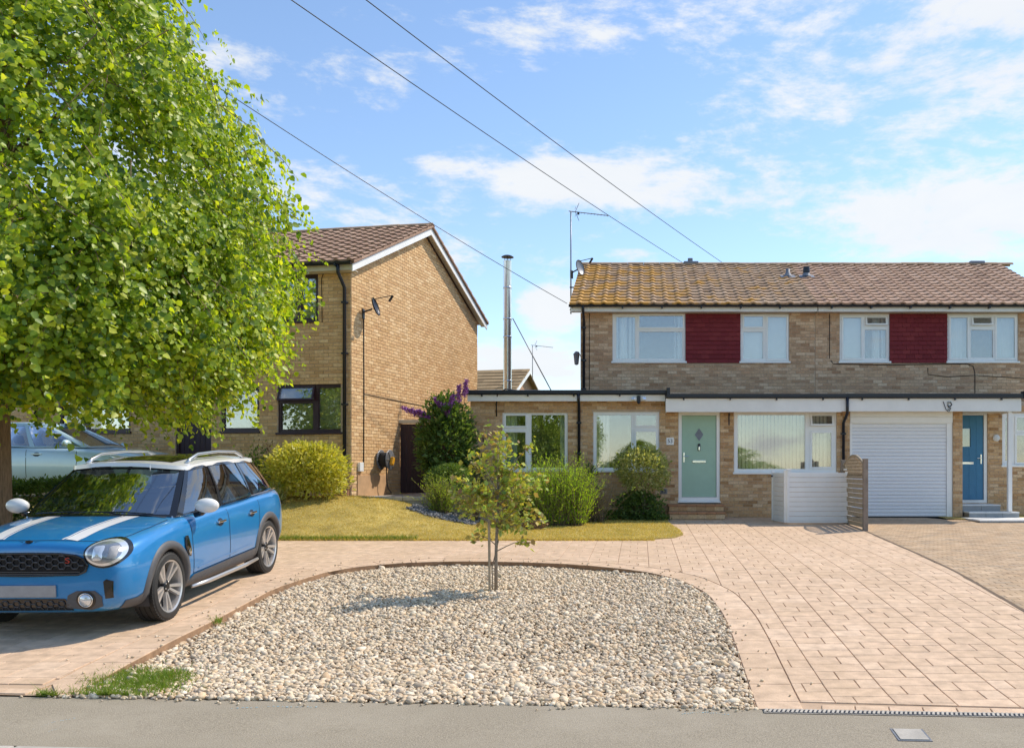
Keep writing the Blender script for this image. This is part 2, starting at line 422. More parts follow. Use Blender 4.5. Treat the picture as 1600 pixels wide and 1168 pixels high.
# one brick: chamfered face, no back (it is bedded in the wall)
def piece_mesh(name, w, hgt, d, ch, m):
    mb = MB(); a, b = w / 2, hgt / 2
    vs = [(-a, 0, -b), (a, 0, -b), (a, 0, b), (-a, 0, b)]
    vs += [(x, -d + ch, z) for x, _, z in vs[:4]] + [(x * (1 - ch / a), -d, z * (1 - ch / b)) for x, _, z in vs[:4]]
    fs = [(8, 9, 10, 11)]
    for i in range(4):
        j = (i + 1) % 4
        fs += [(i, j, 4 + j, 4 + i), (4 + i, 4 + j, 8 + j, 8 + i)]
    mb.add(vs, fs); return mb.mesh(name, m)
BL, BH, MJ = .225, .075, .011
def brick_wall(parent, x0, x1, z0, z1, y, holes, mb_mat, mort, xf=None, indiv=0, focus=None, gable=None, thick=.24, name='wall', phase=0.0):
    """facade facing -y. gable = (apex_x, apex_z): triangle above z1. returns the wall part with its bricks"""
    xf = xf or Matrix.Identity(4)
    mb = MB(); mb.plate(x0, x1, z0, z1, holes, y, y + thick)
    ztop = z1
    if gable:
        mb.prism([(x0, z1), (x1, z1), gable], y, y + thick); ztop = gable[1]
    wall = mb.build(name, mort, parent, xf=xf)
    full = []; rest = MB(); nr = int(math.ceil((ztop - z0) / BH))
    for r in range(nr):
        v0 = z0 + r * BH + MJ / 2; v1 = min(z0 + (r + 1) * BH - MJ / 2, ztop)
        if v1 - v0 < .02: continue
        a, b = x0, x1
        if v1 > z1 + 1e-6:
            if not gable: v1 = z1
            else:
                t = (v1 - z1) / (gable[1] - z1); a = x0 + (gable[0] - x0) * t; b = x1 + (gable[0] - x1) * t
        if v1 - v0 < .02: continue
        iv = [(a, b)]
        for hx0, hx1, hz0, hz1 in holes:
            if hz0 < v1 - .012 and hz1 > v0 + .012:
                nv = []
                for p, q in iv:
                    if hx1 <= p or hx0 >= q: nv.append((p, q)); continue
                    if hx0 > p: nv.append((p, hx0))
                    if hx1 < q: nv.append((hx1, q))
                iv = nv
        off = (BL / 2 if r % 2 else 0) + phase
        for p, q in iv:
            k = math.floor((p - x0 - off) / BL)
            while True:
                s = x0 + off + k * BL; e = s + BL; k += 1
                if s >= q - .01: break
                s2, e2 = max(s, p), min(e, q)
                if e2 - s2 < .03: continue
                cx, cz = (s2 + e2) / 2, (v0 + v1) / 2; w = e2 - s2 - MJ; hh = v1 - v0
                if abs(e2 - s2 - BL) < 1e-6 and abs(hh - (BH - MJ)) < 1e-6: full.append((cx, cz))
                else: add_brick(rest, cx, cz, w, hh, y)
    if focus: full.sort(key=lambda c: (c[0] - focus[0]) ** 2 + ((c[1] - focus[1]) * 1.6) ** 2)
    me = piece_mesh('brick', BL - MJ, BH - MJ, .009, .003, mb_mat)
    for cx, cz in full[:indiv]:
        o = bpy.data.objects.new('brick', me); C.objects.link(o); o.parent = wall
        o.matrix_local = xf @ Matrix.Translation((cx, y - random.uniform(-.001, .0015), cz))
    for cx, cz in full[indiv:]: add_brick(rest, cx, cz, BL - MJ, BH - MJ, y)
    if rest.f: rest.build('brickwork', mb_mat, wall, xf=xf, kind='stuff')
    return wall
def add_brick(mb, cx, cz, w, hh, y):
    a, b, d, ch = w / 2, hh / 2, .009 + random.uniform(-.0015, .0015), .003
    vs = [(cx + x, y, cz + z) for x, z in ((-a, -b), (a, -b), (a, b), (-a, b))]
    vs += [(cx + x, y - d + ch, cz + z) for x, z in ((-a, -b), (a, -b), (a, b), (-a, b))]
    vs += [(cx + x, y - d, cz + z) for x, z in ((-a + ch, -b + ch), (a - ch, -b + ch), (a - ch, b - ch), (-a + ch, b - ch))]
    fs = [(8, 9, 10, 11)]
    for i in range(4):
        j = (i + 1) % 4; fs += [(i, j, 4 + j, 4 + i), (4 + i, 4 + j, 8 + j, 8 + i)]
    mb.add(vs, fs)

def tile_mesh(name, m, w=.30, ln=.40):
    """interlocking roll tile: x across, y up the slope, z out of the roof"""
    prof = [(0, .002), (.012, 0), (.15, 0), (.172, .009), (.20, .023), (.235, .027), (.268, .016), (.288, .004), (.30, .002)]
    vs = []; n = len(prof)
    for yy, lift in ((0, .050), (ln, .006)):
        vs += [(x * w / .30, yy, z + lift) for x, z in prof]
    vs += [(x * w / .30, .002, z + .004) for x, z in prof]
    fs = [(i, i + 1, n + i + 1, n + i) for i in range(n - 1)] + [(2 * n + i, 2 * n + i + 1, i + 1, i) for i in range(n - 1)]
    mb = MB(); mb.add(vs, fs); return mb.mesh(name, m)
def roof_slope(roof, me, x0, ncols, y_e, z_e, y_r, z_r, w=.30, sign=1, limit=300, gauge=.305, xf=None):
    """individual tiles on the slope from the eaves (y_e, z_e) to the ridge (y_r, z_r)"""
    ln = math.hypot(y_r - y_e, z_r - z_e); pitch = math.atan2(z_r - z_e, y_r - y_e); nr = int(math.ceil(ln / gauge)); g = ln / nr
    xf = xf or Matrix.Identity(4); rest = MB(); count = 0
    for r in range(nr):
        for c in range(ncols):
            t = Vector((x0 + c * w, y_e + math.cos(pitch) * g * r, z_e + math.sin(pitch) * g * r))
            M = xf @ Matrix.Translation(t) @ Matrix.Rotation(pitch + random.uniform(-.004, .004), 4, 'X') @ Matrix.Rotation(random.uniform(-.006, .006), 4, 'Z')
            if count < limit:
                o = bpy.data.objects.new('tile', me); C.objects.link(o); o.parent = roof; o.matrix_local = M; count += 1
            else:
                rest.add([M @ v.co for v in me.vertices], [tuple(p.vertices) for p in me.polygons])
    if rest.f: link_mesh('tiles', rest.mesh('tiles', None), me.materials[0], roof, 'stuff')

def drape(mb, x0, x1, z0, z1, y, amp=.025, wl=.11, gather=1.0):
    n = max(6, int((x1 - x0) / .02)); vs = []; 
    for i in range(n + 1):
        x = x0 + (x1 - x0) * i / n; yy = y + amp * math.sin(2 * math.pi * x / wl) + amp * .5 * math.sin(2 * math.pi * x / (wl * 2.7) + 1)
        vs += [(x, yy, z0), (x, yy, z1)]
    mb.add(vs, [(2 * i, 2 * i + 2, 2 * i + 3, 2 * i + 1) for i in range(n)])
def vblind(mb, x0, x1, z0, z1, y, pitch=.085, turn=28):
    x = x0 + pitch / 2
    while x < x1:
        M = Matrix.Translation((x, y, 0)) @ Matrix.Rotation(R(turn + random.uniform(-4, 4)), 4, 'Z')
        mb.box(-.042, .042, -.0008, .0008, z0, z1, M); x += pitch
def window(house, x0, x1, z0, z1, y, cells, m='white_upvc', dress=(), sill=True, xf=None, recess=.03, room=1.3, fw=.055, open_cells=()):
    """cells: (x0,x1,z0,z1,kind) glazed openings; kind f = fixed light, s = sash with a frame of its own, o = sash ajar at the foot"""
    xf = xf or Matrix.Identity(4); yf = y + recess
    mb = MB(); mb.plate(x0, x1, z0, z1, [c[:4] if c[4] == 'f' else (c[0] - .012, c[1] + .012, c[2] - .012, c[3] + .012) for c in cells], yf, yf + .07)
    win = mb.build('window', m, house, xf=xf)
    for a, b, c, d, k in cells:
        if k == 'f':
            g = MB(); g.box(a + .001, b - .001, yf + .028, yf + .036, c + .001, d - .001); g.build('pane', 'window_glass', win, xf=xf)
            bd = MB(); bd.plate(a + .001, b - .001, c + .001, d - .001, [(a + .014, b - .014, c + .014, d - .014)], yf + .008, yf + .027); bd.build('bead', m, win, xf=xf)
        else:
            s = .045; M = xf
            if k == 'o':
                M = xf @ Matrix.Translation((0, yf, d)) @ Matrix.Rotation(R(-16), 4, 'X') @ Matrix.Translation((0, -yf, -d))
            sm = MB(); sm.plate(a - .042, b + .042, c - .042, d + .042, [(a, b, c, d)], yf - .022, yf - .002)
            sm.plate(a - .010, b + .010, c - .010, d + .010, [(a, b, c, d)], yf - .0021, yf + .03)
            sa = sm.build('sash', m, win, xf=M)
            g = MB(); g.box(a + .001, b - .001, yf + .004, yf + .012, c + .001, d - .001); g.build('pane', 'window_glass', win, xf=M)
    if sill:
        s = MB(); s.bbox(x0 - .03, x1 + .03, y - .05, yf - .001, z0 - .035, z0 + .012, .006); s.build('sill', m, win, xf=xf)
    for kind, a, b, mm in dress:
        d = MB()
        if kind == 'curtain': drape(d, a, b, z0 + .03, z1 - .03, yf + .20)
        elif kind == 'net': drape(d, a, b, z0 + .03, z1 - .03, yf + .16, .012, .16)
        elif kind == 'blind': vblind(d, a, b, z0 + .05, z1 - .05, yf + .17)
        elif kind == 'sheet': d.box(a, b, yf + .12, yf + .123, z0 + .03, z1 - .03)
        elif kind == 'hblind':
            z = z0 + .06
            while z < z1 - .04: d.box(a, b, yf + .12, yf + .15, z, z + .004, Matrix.Identity(4)); z += .03
        d.build({'curtain': 'curtain', 'net': 'curtain'}.get(kind, 'blind'), mm, win, smooth=kind in ('curtain', 'net'), xf=xf)
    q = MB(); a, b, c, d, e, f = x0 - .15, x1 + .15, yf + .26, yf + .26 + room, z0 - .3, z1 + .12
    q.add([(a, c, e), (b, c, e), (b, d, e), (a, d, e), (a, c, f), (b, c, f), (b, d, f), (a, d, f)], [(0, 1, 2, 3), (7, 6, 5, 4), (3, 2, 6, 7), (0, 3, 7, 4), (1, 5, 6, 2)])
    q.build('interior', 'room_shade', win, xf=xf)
    return win
def gutter(parent, x0, x1, y, z, m='black_plastic', r=.055, brackets=.9, xf=None, up=0.0):
    mb = MB(); n = 8
    prof = [(y - r * math.sin(math.pi * k / n - math.pi / 2) * 1, z - r * math.cos(math.pi * k / n - math.pi / 2)) for k in range(n + 1)]
    prof = [(y + r * math.cos(math.pi + math.pi * k / n), z + r * math.sin(math.pi + math.pi * k / n)) for k in range(n + 1)]
    inner = [(y + (a - y) * .9, z + (b - z) * .9) for a, b in prof[::-1]]
    mb.prism(prof + inner, x0, x1, 'x')
    g = mb.build('gutter', m, parent, xf=xf)
    x = x0 + .35
    while x < x1:
        b = MB(); b.bbox(x - .018, x + .018, y - r - .008, y + r, z - r - .035, z - r + .02, .004); b.build('bracket', m, g, xf=xf); x += brackets
    return g
def downpipe(parent, pts, r=.034, clips=(), m='black_plastic', xf=None):
    mb = MB(); mb.tube(pts, r, 10); d = mb.build('downpipe', m, parent, smooth=True, xf=xf)
    for (x, y, z) in clips:
        b = MB(); b.bbox(x - r - .022, x + r + .022, y - r - .006, y + r + .03, z - .02, z + .02, .005); b.build('clip', m, d, xf=xf)
    return d
def cable(parent, name, pts, r=.006, m='dark_rubber', n=5, xf=None):
    mb = MB(); mb.tube(pts, r, n); return mb.build(name, m, parent, smooth=True, xf=xf)
# ------------------------------------------------------------------ ground materials
mat_pieces('stamped_concrete', [(.59, .42, .28), (.64, .46, .315), (.615, .44, .295), (.68, .50, .35)], rough=.75, var=.22, scale=9, bump=.5, bscale=55,
           big=((.50, .35, .215), .75, .48, .72, .6, None))
mat('stamped_joint', (.50, .35, .23), .9, var=.2, scale=3)
mat('drive_edge', (.30, .18, .10), .9, var=.3, scale=9, bump=.3)
mat_pieces('block_paving', [(.44, .30, .18), (.50, .355, .22), (.40, .28, .175), (.54, .39, .25), (.38, .29, .20)], rough=.85, var=.2, scale=5, bump=.2)
mat('block_joint', (.24, .19, .14), .95, var=.2)
mat_pieces('pavement_asphalt', [(.32, .275, .205), (.32, .275, .205)], rough=.9, var=.38, scale=110, bump=.8, bscale=150, big=((.39, .34, .26), 1.1, .45, .70, .8, None))
mat('road_asphalt', (.07, .07, .07), .9, var=.2, scale=3, bump=.4, bscale=160)
mat('kerb_stone', (.46, .42, .36), .9, var=.2, scale=6, bump=.3)
mat('soil', (.16, .11, .07), .95, var=.3, scale=6, bump=.6, bscale=40)
mat('lawn_dry', (.45, .335, .08), .95, var=.45, scale=2.4, bump=.7, bscale=130, col2=(.62, .475, .14))
mat('ground_green', (.10, .12, .04), .95, var=.3, scale=1.5)
mat_pieces('pebble', [(.74, .58, .38), (.52, .41, .265), (.82, .68, .48), (.60, .50, .37), (.74, .54, .33), (.38, .30, .21), (.70, .57, .41), (.85, .75, .58), (.56, .39, .23), (.78, .63, .45), (.46, .38, .30)],
           rough=.7, var=.15, scale=60, bump=0)
mat('slate_chip', (.17, .17, .18), .8, var=.4, scale=30, bump=.6)
mat('spray_paint', (.30, .50, .58), .8, var=.1)

def yp(X): return 6.365 - .066 * X          # front line of the plots
# far ground
mb = MB(); xs = [-400, -120, -40, -20, -14, -10, -6, -2, 2, 6, 10, 16, 30, 120, 400]; ys = [-300, -80, -30, -10, 0, 3.6, 6, 8, 10, 12, 14, 16, 18, 20, 23, 30, 60, 150, 1000]
vs = [(x, y, min(h(y), .6) - .16 - (0 if 5 < y < 400 else .1)) for y in ys for x in xs]; nx = len(xs)
mb.add(vs, [(j * nx + i, j * nx + i + 1, (j + 1) * nx + i + 1, (j + 1) * nx + i) for j in range(len(ys) - 1) for i in range(nx - 1)])
tag(mb.build('ground', 'ground_green'), kind='structure')
# road, kerb, footway
mb = MB(); mb.add([(-80, -6.5, -.315), (80, -6.5, -.315), (80, 4.75 - .066 * 80, -.315), (-80, 4.75 + .066 * 80, -.315)], [(0, 1, 2, 3)])
tag(mb.build('road', 'road_asphalt'), kind='structure')
PZ = -.18
mb = MB()
for i in range(-40, 40):
    a, b = i * 2.0, i * 2.0 + 2.0
    mb.add([(a, yp(a) - 1.10, PZ - .012), (b, yp(b) - 1.10, PZ - .012), (b, yp(b), PZ), (a, yp(a), PZ)], [(0, 1, 2, 3)])
tag(mb.build('pavement', 'pavement_asphalt'), kind='structure')
kerb = empty('kerb', (0, 0, 0)); tag(kerb, kind='structure')
km = MB(); km.bbox(-.455, .455, -.125, 0, -.26, 0, .012); kme = km.mesh('kerb_stone', 'kerb_stone')
for i in range(-9, 8):
    x = i * .92 + .3; o = link_mesh('kerb_stone', kme, None, kerb)
    o.location = (x, yp(x) - 1.102, PZ - .008); o.rotation_euler = (0, 0, math.atan(-.066))

# outlines read from the photograph, dropped on the ground profile
gpx = [(110, 1086), (200, 1037), (270, 1000), (340, 966), (430, 918), (520, 890), (600, 880), (700, 876), (800, 877), (900, 881), (1000, 891), (1060, 904), (1105, 926), (1130, 960), (1146, 1000), (1166, 1060)]
GR = [(p.x, p.y) for p in (ground(*q) for q in gpx)]
GR = [(GR[0][0] - .12, yp(GR[0][0] - .12))] + GR[0:] + [(.82, yp(.82))]
XR0, XR1 = 4.02, 4.36
lawn_front = [(.20, 15.72), (.62, 16.0), (.80, 16.55), (.78, 17.4), (.66, 18.5), (.60, 19.25)]
DRIVE = [(-8.2, yp(-8.2))] + GR + [(XR0 - .1, yp(XR0 - .1)), (XR0, 9.35), (XR1, 17.3), (XR1, 20.68), (.58, 20.68), (.60, 19.25)] + lawn_front[::-1][1:] + [(-1.5, 15.62), (-4, 15.62), (-8.2, 15.62)]
drive = sheet('driveway', DRIVE, lambda x, y: h(y) - .010, 'stamped_joint', .45)
# side faces of the slab along the gravel
mb = MB()
for i in range(1, len(GR)):
    a, b = GR[i - 1], GR[i]; k = max(1, int(math.dist(a, b) / .25))
    for q in range(k):
        p = [a[t] + (b[t] - a[t]) * q / k for t in (0, 1)]; r = [a[t] + (b[t] - a[t]) * (q + 1) / k for t in (0, 1)]
        mb.add([(*p, h(p[1]) - .004), (*r, h(r[1]) - .004), (*r, h(r[1]) - .2), (*p, h(p[1]) - .2)], [(0, 1, 2, 3)])
mb.build('slab_edge', 'drive_edge', drive)
# edging course that follows the gravel: short blocks laid across the edge
def offset_pts(P, d):
    out = []
    for i in range(len(P)):
        a = Vector(P[max(0, i - 1)]); b = Vector(P[min(len(P) - 1, i + 1)]); t = (b - a).normalized(); n = Vector((-t.y, t.x)); out.append(Vector(P[i]) + n * d)
    return out
dense = []
for i in range(1, len(GR)):
    k = max(1, int(math.dist(GR[i - 1], GR[i]) / .06))
    dense += [tuple(GR[i - 1][t] + (GR[i][t] - GR[i - 1][t]) * q / k for t in (0, 1)) for q in range(k)]
dense.append(GR[-1])
sm = [dense[0]]
for i in range(1, len(dense) - 1):
    w = dense[max(0, i - 5):i + 6]; sm.append((sum(p[0] for p in w) / len(w), sum(p[1] for p in w) / len(w)))
sm.append(dense[-1])
BW = .34
outer = offset_pts(sm, BW)
def slab_piece(mb, P, z, th=.010, ch=.004):
    """flat piece with outline P (ccw), draped on z, slightly chamfered"""
    n = len(P); cx = sum(p[0] for p in P) / n; cy = sum(p[1] for p in P) / n
    R_ = max(.02, max(math.hypot(p[0] - cx, p[1] - cy) for p in P)); s = 1 - ch / R_ * 1.2
    vs = [(x, y, z(x, y) - th) for x, y in P] + [(x, y, z(x, y) - ch * .6) for x, y in P] + [(cx + (x - cx) * s, cy + (y - cy) * s, z(x, y)) for x, y in P]
    fs = [tuple(range(2 * n, 3 * n))]
    for i in range(n):
        j = (i + 1) % n; fs += [(i, j, n + j, n + i), (n + i, n + j, 2 * n + j, 2 * n + i)]
    mb.add(vs, fs)
edge_blocks = 0; acc = 0; last = 0
hz = lambda x, y: h(y)
for i in range(1, len(sm)):
    acc += math.dist(sm[i - 1], sm[i])
    if acc > .40 or i == len(sm) - 1:
        idx = list(range(last, i + 1, 2)); idx = idx if idx[-1] == i else idx + [i]
        P = [tuple(Vector(sm[q]).lerp(outer[q], .02)) for q in idx] + [tuple(Vector(sm[q]).lerp(outer[q], .975)) for q in idx[::-1]]
        if all(p[1] > yp(p[0]) - .01 for p in P):
            c = Vector((sum(p[0] for p in P) / len(P), sum(p[1] for p in P) / len(P)))
            P = [tuple(c + (Vector(p) - c) * .972) for p in P]
            if sum(P[k - 1][0] * P[k][1] - P[k][0] * P[k - 1][1] for k in range(len(P))) < 0: P = P[::-1]
            m_ = MB(); slab_piece(m_, P, hz); m_.build('edging_block', 'stamped_concrete', drive); edge_blocks += 1
        acc = 0; last = i
outer_poly = [tuple(p) for p in outer]
PAVE = [(-8.2, yp(-8.2) + .14)] + [p for p in outer_poly if p[1] > yp(p[0]) + .14] + [(XR0 - .12, yp(XR0) + .14)] + DRIVE[len(GR) + 2:]
PAVE = [(x, y) for x, y in PAVE]
cw, rh = .43, .215
full_p, half_p = [], []; part = MB()
for c in range(-20, 11):
    X0 = c * cw + .12; ph = random.uniform(0, rh); pat = random.choice((0, 1))
    r = 0; Y = 6.0 + ph - rh
    while Y < 20.8:
        r += 1; Y += rh
        wob = .012
        if (r + pat) % 3 == 0: cells = [(X0, X0 + cw)]
        elif (r + pat) % 3 == 1: cells = [(X0, X0 + cw * .62), (X0 + cw * .62, X0 + cw)]
        else: cells = [(X0, X0 + cw * .36), (X0 + cw * .36, X0 + cw)]
        for a, b in cells:
            a2, b2, c2, d2 = a + .003, b - .003, Y + .003, Y + rh - .003
            P = clip_poly(PAVE, a2, b2, c2, d2)
            if len(P) < 3: continue
            A = poly_area(P); fullA = (b2 - a2) * (d2 - c2)
            if A > fullA * .999: full_p.append((a2, b2, c2, d2))
            elif A > .004: slab_piece(part, P, hz, th=.010) if sum(P[k - 1][0] * P[k][1] - P[k][0] * P[k - 1][1] for k in range(len(P))) > 0 else slab_piece(part, P[::-1], hz, th=.010)
def vis_key(q):
    x, y = (q[0] + q[1]) / 2, (q[2] + q[3]) / 2; px = CX + x * FPX / y
    return (0 if 0 < px < 1600 and not (x < -4.4 and y < 12.6) else 100) + y
full_p.sort(key=vis_key)
pmesh = {}
quota = 300 - edge_blocks
for a, b, c, d in full_p[:quota]:
    key = (round(b - a, 3)); 
    if key not in pmesh: pmesh[key] = piece_mesh('paver', b - a, d - c, .010, .004, 'stamped_concrete')
    o = bpy.data.objects.new('paver', pmesh[key]); C.objects.link(o); o.parent = drive
    cy = (c + d) / 2; sl = math.atan((h(cy + .12) - h(cy - .12)) / .24)
    o.location = ((a + b) / 2, cy, h(cy) - .010 + random.uniform(-.001, .001)); o.rotation_euler = (R(-90) + sl, 0, 0)
for a, b, c, d in full_p[quota:]: slab_piece(part, [(a, c), (b, c), (b, d), (a, d)], hz)
# soldier course along the footway
for c in range(0, 60):
    for x0, x1 in ((-8.1, GR[0][0] - .05), (1.28, XR0 - .12)):
        a = x0 + c * .235; b = a + .225
        if b > x1: continue
        slab_piece(part, [(a, yp(a) + .015), (b, yp(b) + .015), (b + .02, yp(b) + .128), (a + .02, yp(a) + .128)], hz)
part.build('paving_pieces', 'stamped_concrete', drive, kind='stuff')

# gravel bed: soil sheet and loose pebbles
GPOLY = GR + []
sheet('gravel_base', GPOLY, lambda x, y: h(y) - .078 * sstep(6.5, 8.0, y) * (1 - .85 * sstep(-.6, .5, x)) - .035, 'soil', .4)
def ico_np(sub):
    bm = bmesh.new(); bmesh.ops.create_icosphere(bm, subdivisions=sub, radius=1); bm.verts.index_update()
    V = np.array([v.co[:] for v in bm.verts]); F = np.array([[v.index for v in f.verts] for f in bm.faces]); bm.free(); return V, F
def rot_np(n):
    a = rng.uniform(0, 2 * np.pi, n); t = rng.normal(0, .35, n); s = rng.normal(0, .35, n)
    ca, sa, ct, st, cs, ss = np.cos(a), np.sin(a), np.cos(t), np.sin(t), np.cos(s), np.sin(s)
    Z = np.zeros(n); O = np.ones(n)
    Rz = np.stack([np.stack([ca, -sa, Z], -1), np.stack([sa, ca, Z], -1), np.stack([Z, Z, O], -1)], 1)
    Rx = np.stack([np.stack([O, Z, Z], -1), np.stack([Z, ct, -st], -1), np.stack([Z, st, ct], -1)], 1)
    Ry = np.stack([np.stack([cs, Z, ss], -1), np.stack([Z, O, Z], -1), np.stack([-ss, Z, cs], -1)], 1)
    return Rz @ Rx @ Ry
def pebbles(poly, cell, sub, y0, y1, zf, size):
    V, F = ico_np(sub); xs = [p[0] for p in poly]; pts = []
    Y = y0
    while Y < y1:
        X = min(xs)
        while X < max(xs):
            x = X + rng.uniform(-.45, .45) * cell; y = Y + rng.uniform(-.45, .45) * cell
            if y0 <= y < y1 and in_poly(poly, x, y): pts.append((x, y))
            X += cell
        Y += cell * .86
    pts = np.array(pts); n = len(pts)
    s = np.exp(rng.normal(0, .34, n)) * size
    S = np.stack([s * rng.uniform(.95, 1.45, n), s * rng.uniform(.75, 1.05, n), s * rng.uniform(.5, .78, n)], -1)
    zz = np.array([zf(x, y) for x, y in pts]) + rng.uniform(-.006, .014, n)
    lump = V[None] * (1 + rng.normal(0, .07, (n, len(V), 1)))
    P = np.einsum('nij,nkj->nki', rot_np(n), lump * S[:, None, :]) + np.stack([pts[:, 0], pts[:, 1], zz], -1)[:, None, :]
    return P.reshape(-1, 3), (F[None] + (np.arange(n) * len(V))[:, None, None]).reshape(-1, 3)
gdep = lambda x, y: sstep(6.5, 8.0, y) * (1 - .85 * sstep(-.6, .5, x))
gz = lambda x, y: h(y) - .062 * gdep(x, y) - .012
Va, Fa = pebbles(GPOLY, .030, 2, 6.2, 7.7, gz, .0165)
Vb, Fb = pebbles(GPOLY, .031, 1, 7.7, 12.8, gz, .0175)
me = np_mesh('gravel_pebbles', np.concatenate([Va, Vb]), np.concatenate([Fa, Fb + len(Va)]), 'pebble'); me.shade_smooth()
tag(link_mesh('gravel', me), 'pale river pebbles filling the bed between the two drives', 'gravel', kind='stuff')

# pebbles kicked out on to the paving, a few fallen leaves on the stones
sp = []
for k in range(170):
    i = random.randrange(8, len(sm) - 2); q = Vector(sm[i]).lerp(outer[i], abs(random.gauss(0, .55))); sp.append((q.x, q.y))
for k in range(90): x = random.uniform(-4.6, .9); sp.append((x, yp(x) - abs(random.gauss(0, .05))))
Vc, Fc = ico_np(1); sp = np.array(sp); nsp = len(sp); Sc = rng.uniform(.007, .015, nsp)[:, None, None] * np.array((1.2, .9, .65))
zz = np.array([(h(y) if y > yp(x) else PZ) for x, y in sp]) + .008
Pc = np.einsum('nij,nkj->nki', rot_np(nsp), Vc[None] * Sc) + np.column_stack([sp, zz])[:, None, :]
me = np_mesh('stray_pebbles', Pc.reshape(-1, 3), (Fc[None] + (np.arange(nsp) * len(Vc))[:, None, None]).reshape(-1, 3), 'pebble'); me.shade_smooth()
tag(link_mesh('stray_pebbles', me), 'loose pebbles strayed on to the paving and pavement edge', 'gravel', kind='stuff')

# neighbour's block paved drive on the right
NB = [(XR0 + .03, 9.0), (9.5, 8.0), (9.5, 19.7), (6.9, 20.05), (6.6, 20.68), (XR1 + .05, 20.68), (XR1 + .03, 17.3)]
ndrive = sheet('neighbour_driveway', NB, lambda x, y: h(y) - .008, 'block_joint', .6, skirt=.1)
cells = []; prt = MB(); row = 0; Y = 8.0
while Y < 20.7:
    X = XR0 - .3 + (.105 if row % 2 else 0)
    while X < 9.5:
        P = clip_poly(NB, X + .003, X + .207, Y + .003, Y + .102)
        if len(P) > 2:
            A = poly_area(P)
            if A > .204 * .099 * .999: cells.append((X + .105, Y + .0525))
            elif A > .001: slab_piece(prt, P if sum(P[k - 1][0] * P[k][1] - P[k][0] * P[k - 1][1] for k in range(len(P))) > 0 else P[::-1], hz, .008, .003)
        X += .21
    Y += .105; row += 1
cells.sort(key=lambda c: (0 if CX + c[0] * FPX / c[1] < 1600 else 100) + c[1])
bme = piece_mesh('block', .204, .099, .008, .003, 'block_paving')
for x, y in cells[:300]:
    o = bpy.data.objects.new('block', bme); C.objects.link(o); o.parent = ndrive
    o.location = (x, y, h(y) - .008 + random.uniform(-.001, .001)); o.rotation_euler = (R(-90) + math.atan((h(y + .1) - h(y - .1)) / .2), 0, 0)
for x, y in cells[300:]: slab_piece(prt, [(x - .102, y - .0495), (x + .102, y - .0495), (x + .102, y + .0495), (x - .102, y + .0495)], hz, .008, .003)
prt.build('block_pieces', 'block_paving', ndrive, kind='stuff')
mb = MB()                                      # dark earth line between the drives
pl = [(XR0 - .09, yp(XR0) + .05), (XR0 + .012, 9.35), (XR1 + .008, 17.3), (XR1 + .01, 20.6)]
ptsl = []
for i in range(1, len(pl)):
    for q in range(12): ptsl.append(tuple(pl[i - 1][t] + (pl[i][t] - pl[i - 1][t]) * q / 12 for t in (0, 1)))
for i in range(len(ptsl) - 1):
    a, b = ptsl[i], ptsl[i + 1]; w1, w2 = .022 + random.uniform(-.012, .012), .022 + random.uniform(-.012, .012)
    mb.add([(a[0] - w1, a[1], h(a[1]) + .004), (a[0] + .02, a[1], h(a[1]) + .006), (b[0] + .02, b[1], h(b[1]) + .006), (b[0] - w2, b[1], h(b[1]) + .004)], [(0, 1, 2, 3)])
tag(mb.build('soil_strip', 'soil'), kind='structure')
# verge of the plot beyond
sheet('verge', [(6.9, 20.08), (9.5, 19.73), (12, 19.5), (12, 23), (6.9, 23)], lambda x, y: h(y) + .02, 'lawn_dry', 1)

# lawn
LAWN = [(-14, 15.62)] + [(-8.2, 15.62), (-4, 15.62), (-1.5, 15.62)] + lawn_front + [(.60, 19.25), (.62, 20.66), (-3.3, 20.66), (-3.3, 18.86), (-6.4, 18.86), (-14, 18.86)]
lawn = sheet('lawn', LAWN, lambda x, y: lawn_h(x, y) + .02, 'lawn_dry', .3, skirt=.06)
terr = sheet('terrace', [(-22, 18.86), (-3.3, 18.86), (-3.3, 23), (-4, 30), (-22, 30)], lambda x, y: .93, 'concrete', 1.2)
sheet('side_garden', [(-22, 8.5), (-8.25, 8.5), (-8.25, 15.62), (-14, 15.62), (-14, 18.86), (-22, 18.86)], lambda x, y: h(y) + .02 + .7 * sstep(12, 17, y) * sstep(-8.2, -10, x), 'lawn_dry', .6)

mat_pieces('grass_dry', [(.52, .39, .10), (.64, .49, .15), (.45, .37, .08), (.70, .55, .21), (.36, .36, .08)], rough=.8, var=.1, bump=0, trans=.3)
mat_pieces('grass_green', [(.10, .19, .02), (.16, .27, .03), (.22, .30, .05), (.13, .22, .03), (.36, .34, .12)], rough=.8, var=.1, bump=0, trans=.35)
def blades(name, pts, zs, hgt, wid, m, lean=.4):
    n = len(pts); a = rng.uniform(0, 2 * np.pi, n); hh = hgt * np.exp(rng.normal(0, .3, n))
    d = np.stack([np.cos(a), np.sin(a), np.zeros(n)], -1) * wid / 2
    b = np.column_stack([pts, zs]); l = rng.normal(0, lean, (n, 2)) * hh[:, None]
    tip = b + np.column_stack([l, hh])
    V = np.stack([b - d, b + d, tip], 1).reshape(-1, 3); F = np.arange(3 * n).reshape(-1, 3)
    return np_mesh(name, V, F, m)
pts = rng.uniform((-9.0, 15.55), (.9, 20.6), (90000, 2)); keep = np.array([in_poly(LAWN, *p) for p in pts]); pts = pts[keep]
zs = np.array([lawn_h(*p) for p in pts]) + .018
tag(link_mesh('lawn_grass', blades('lawn_grass', pts, zs, .024, .010, 'grass_dry', .7)), 'short sun dried yellow grass of the front lawn', 'grass', kind='stuff')
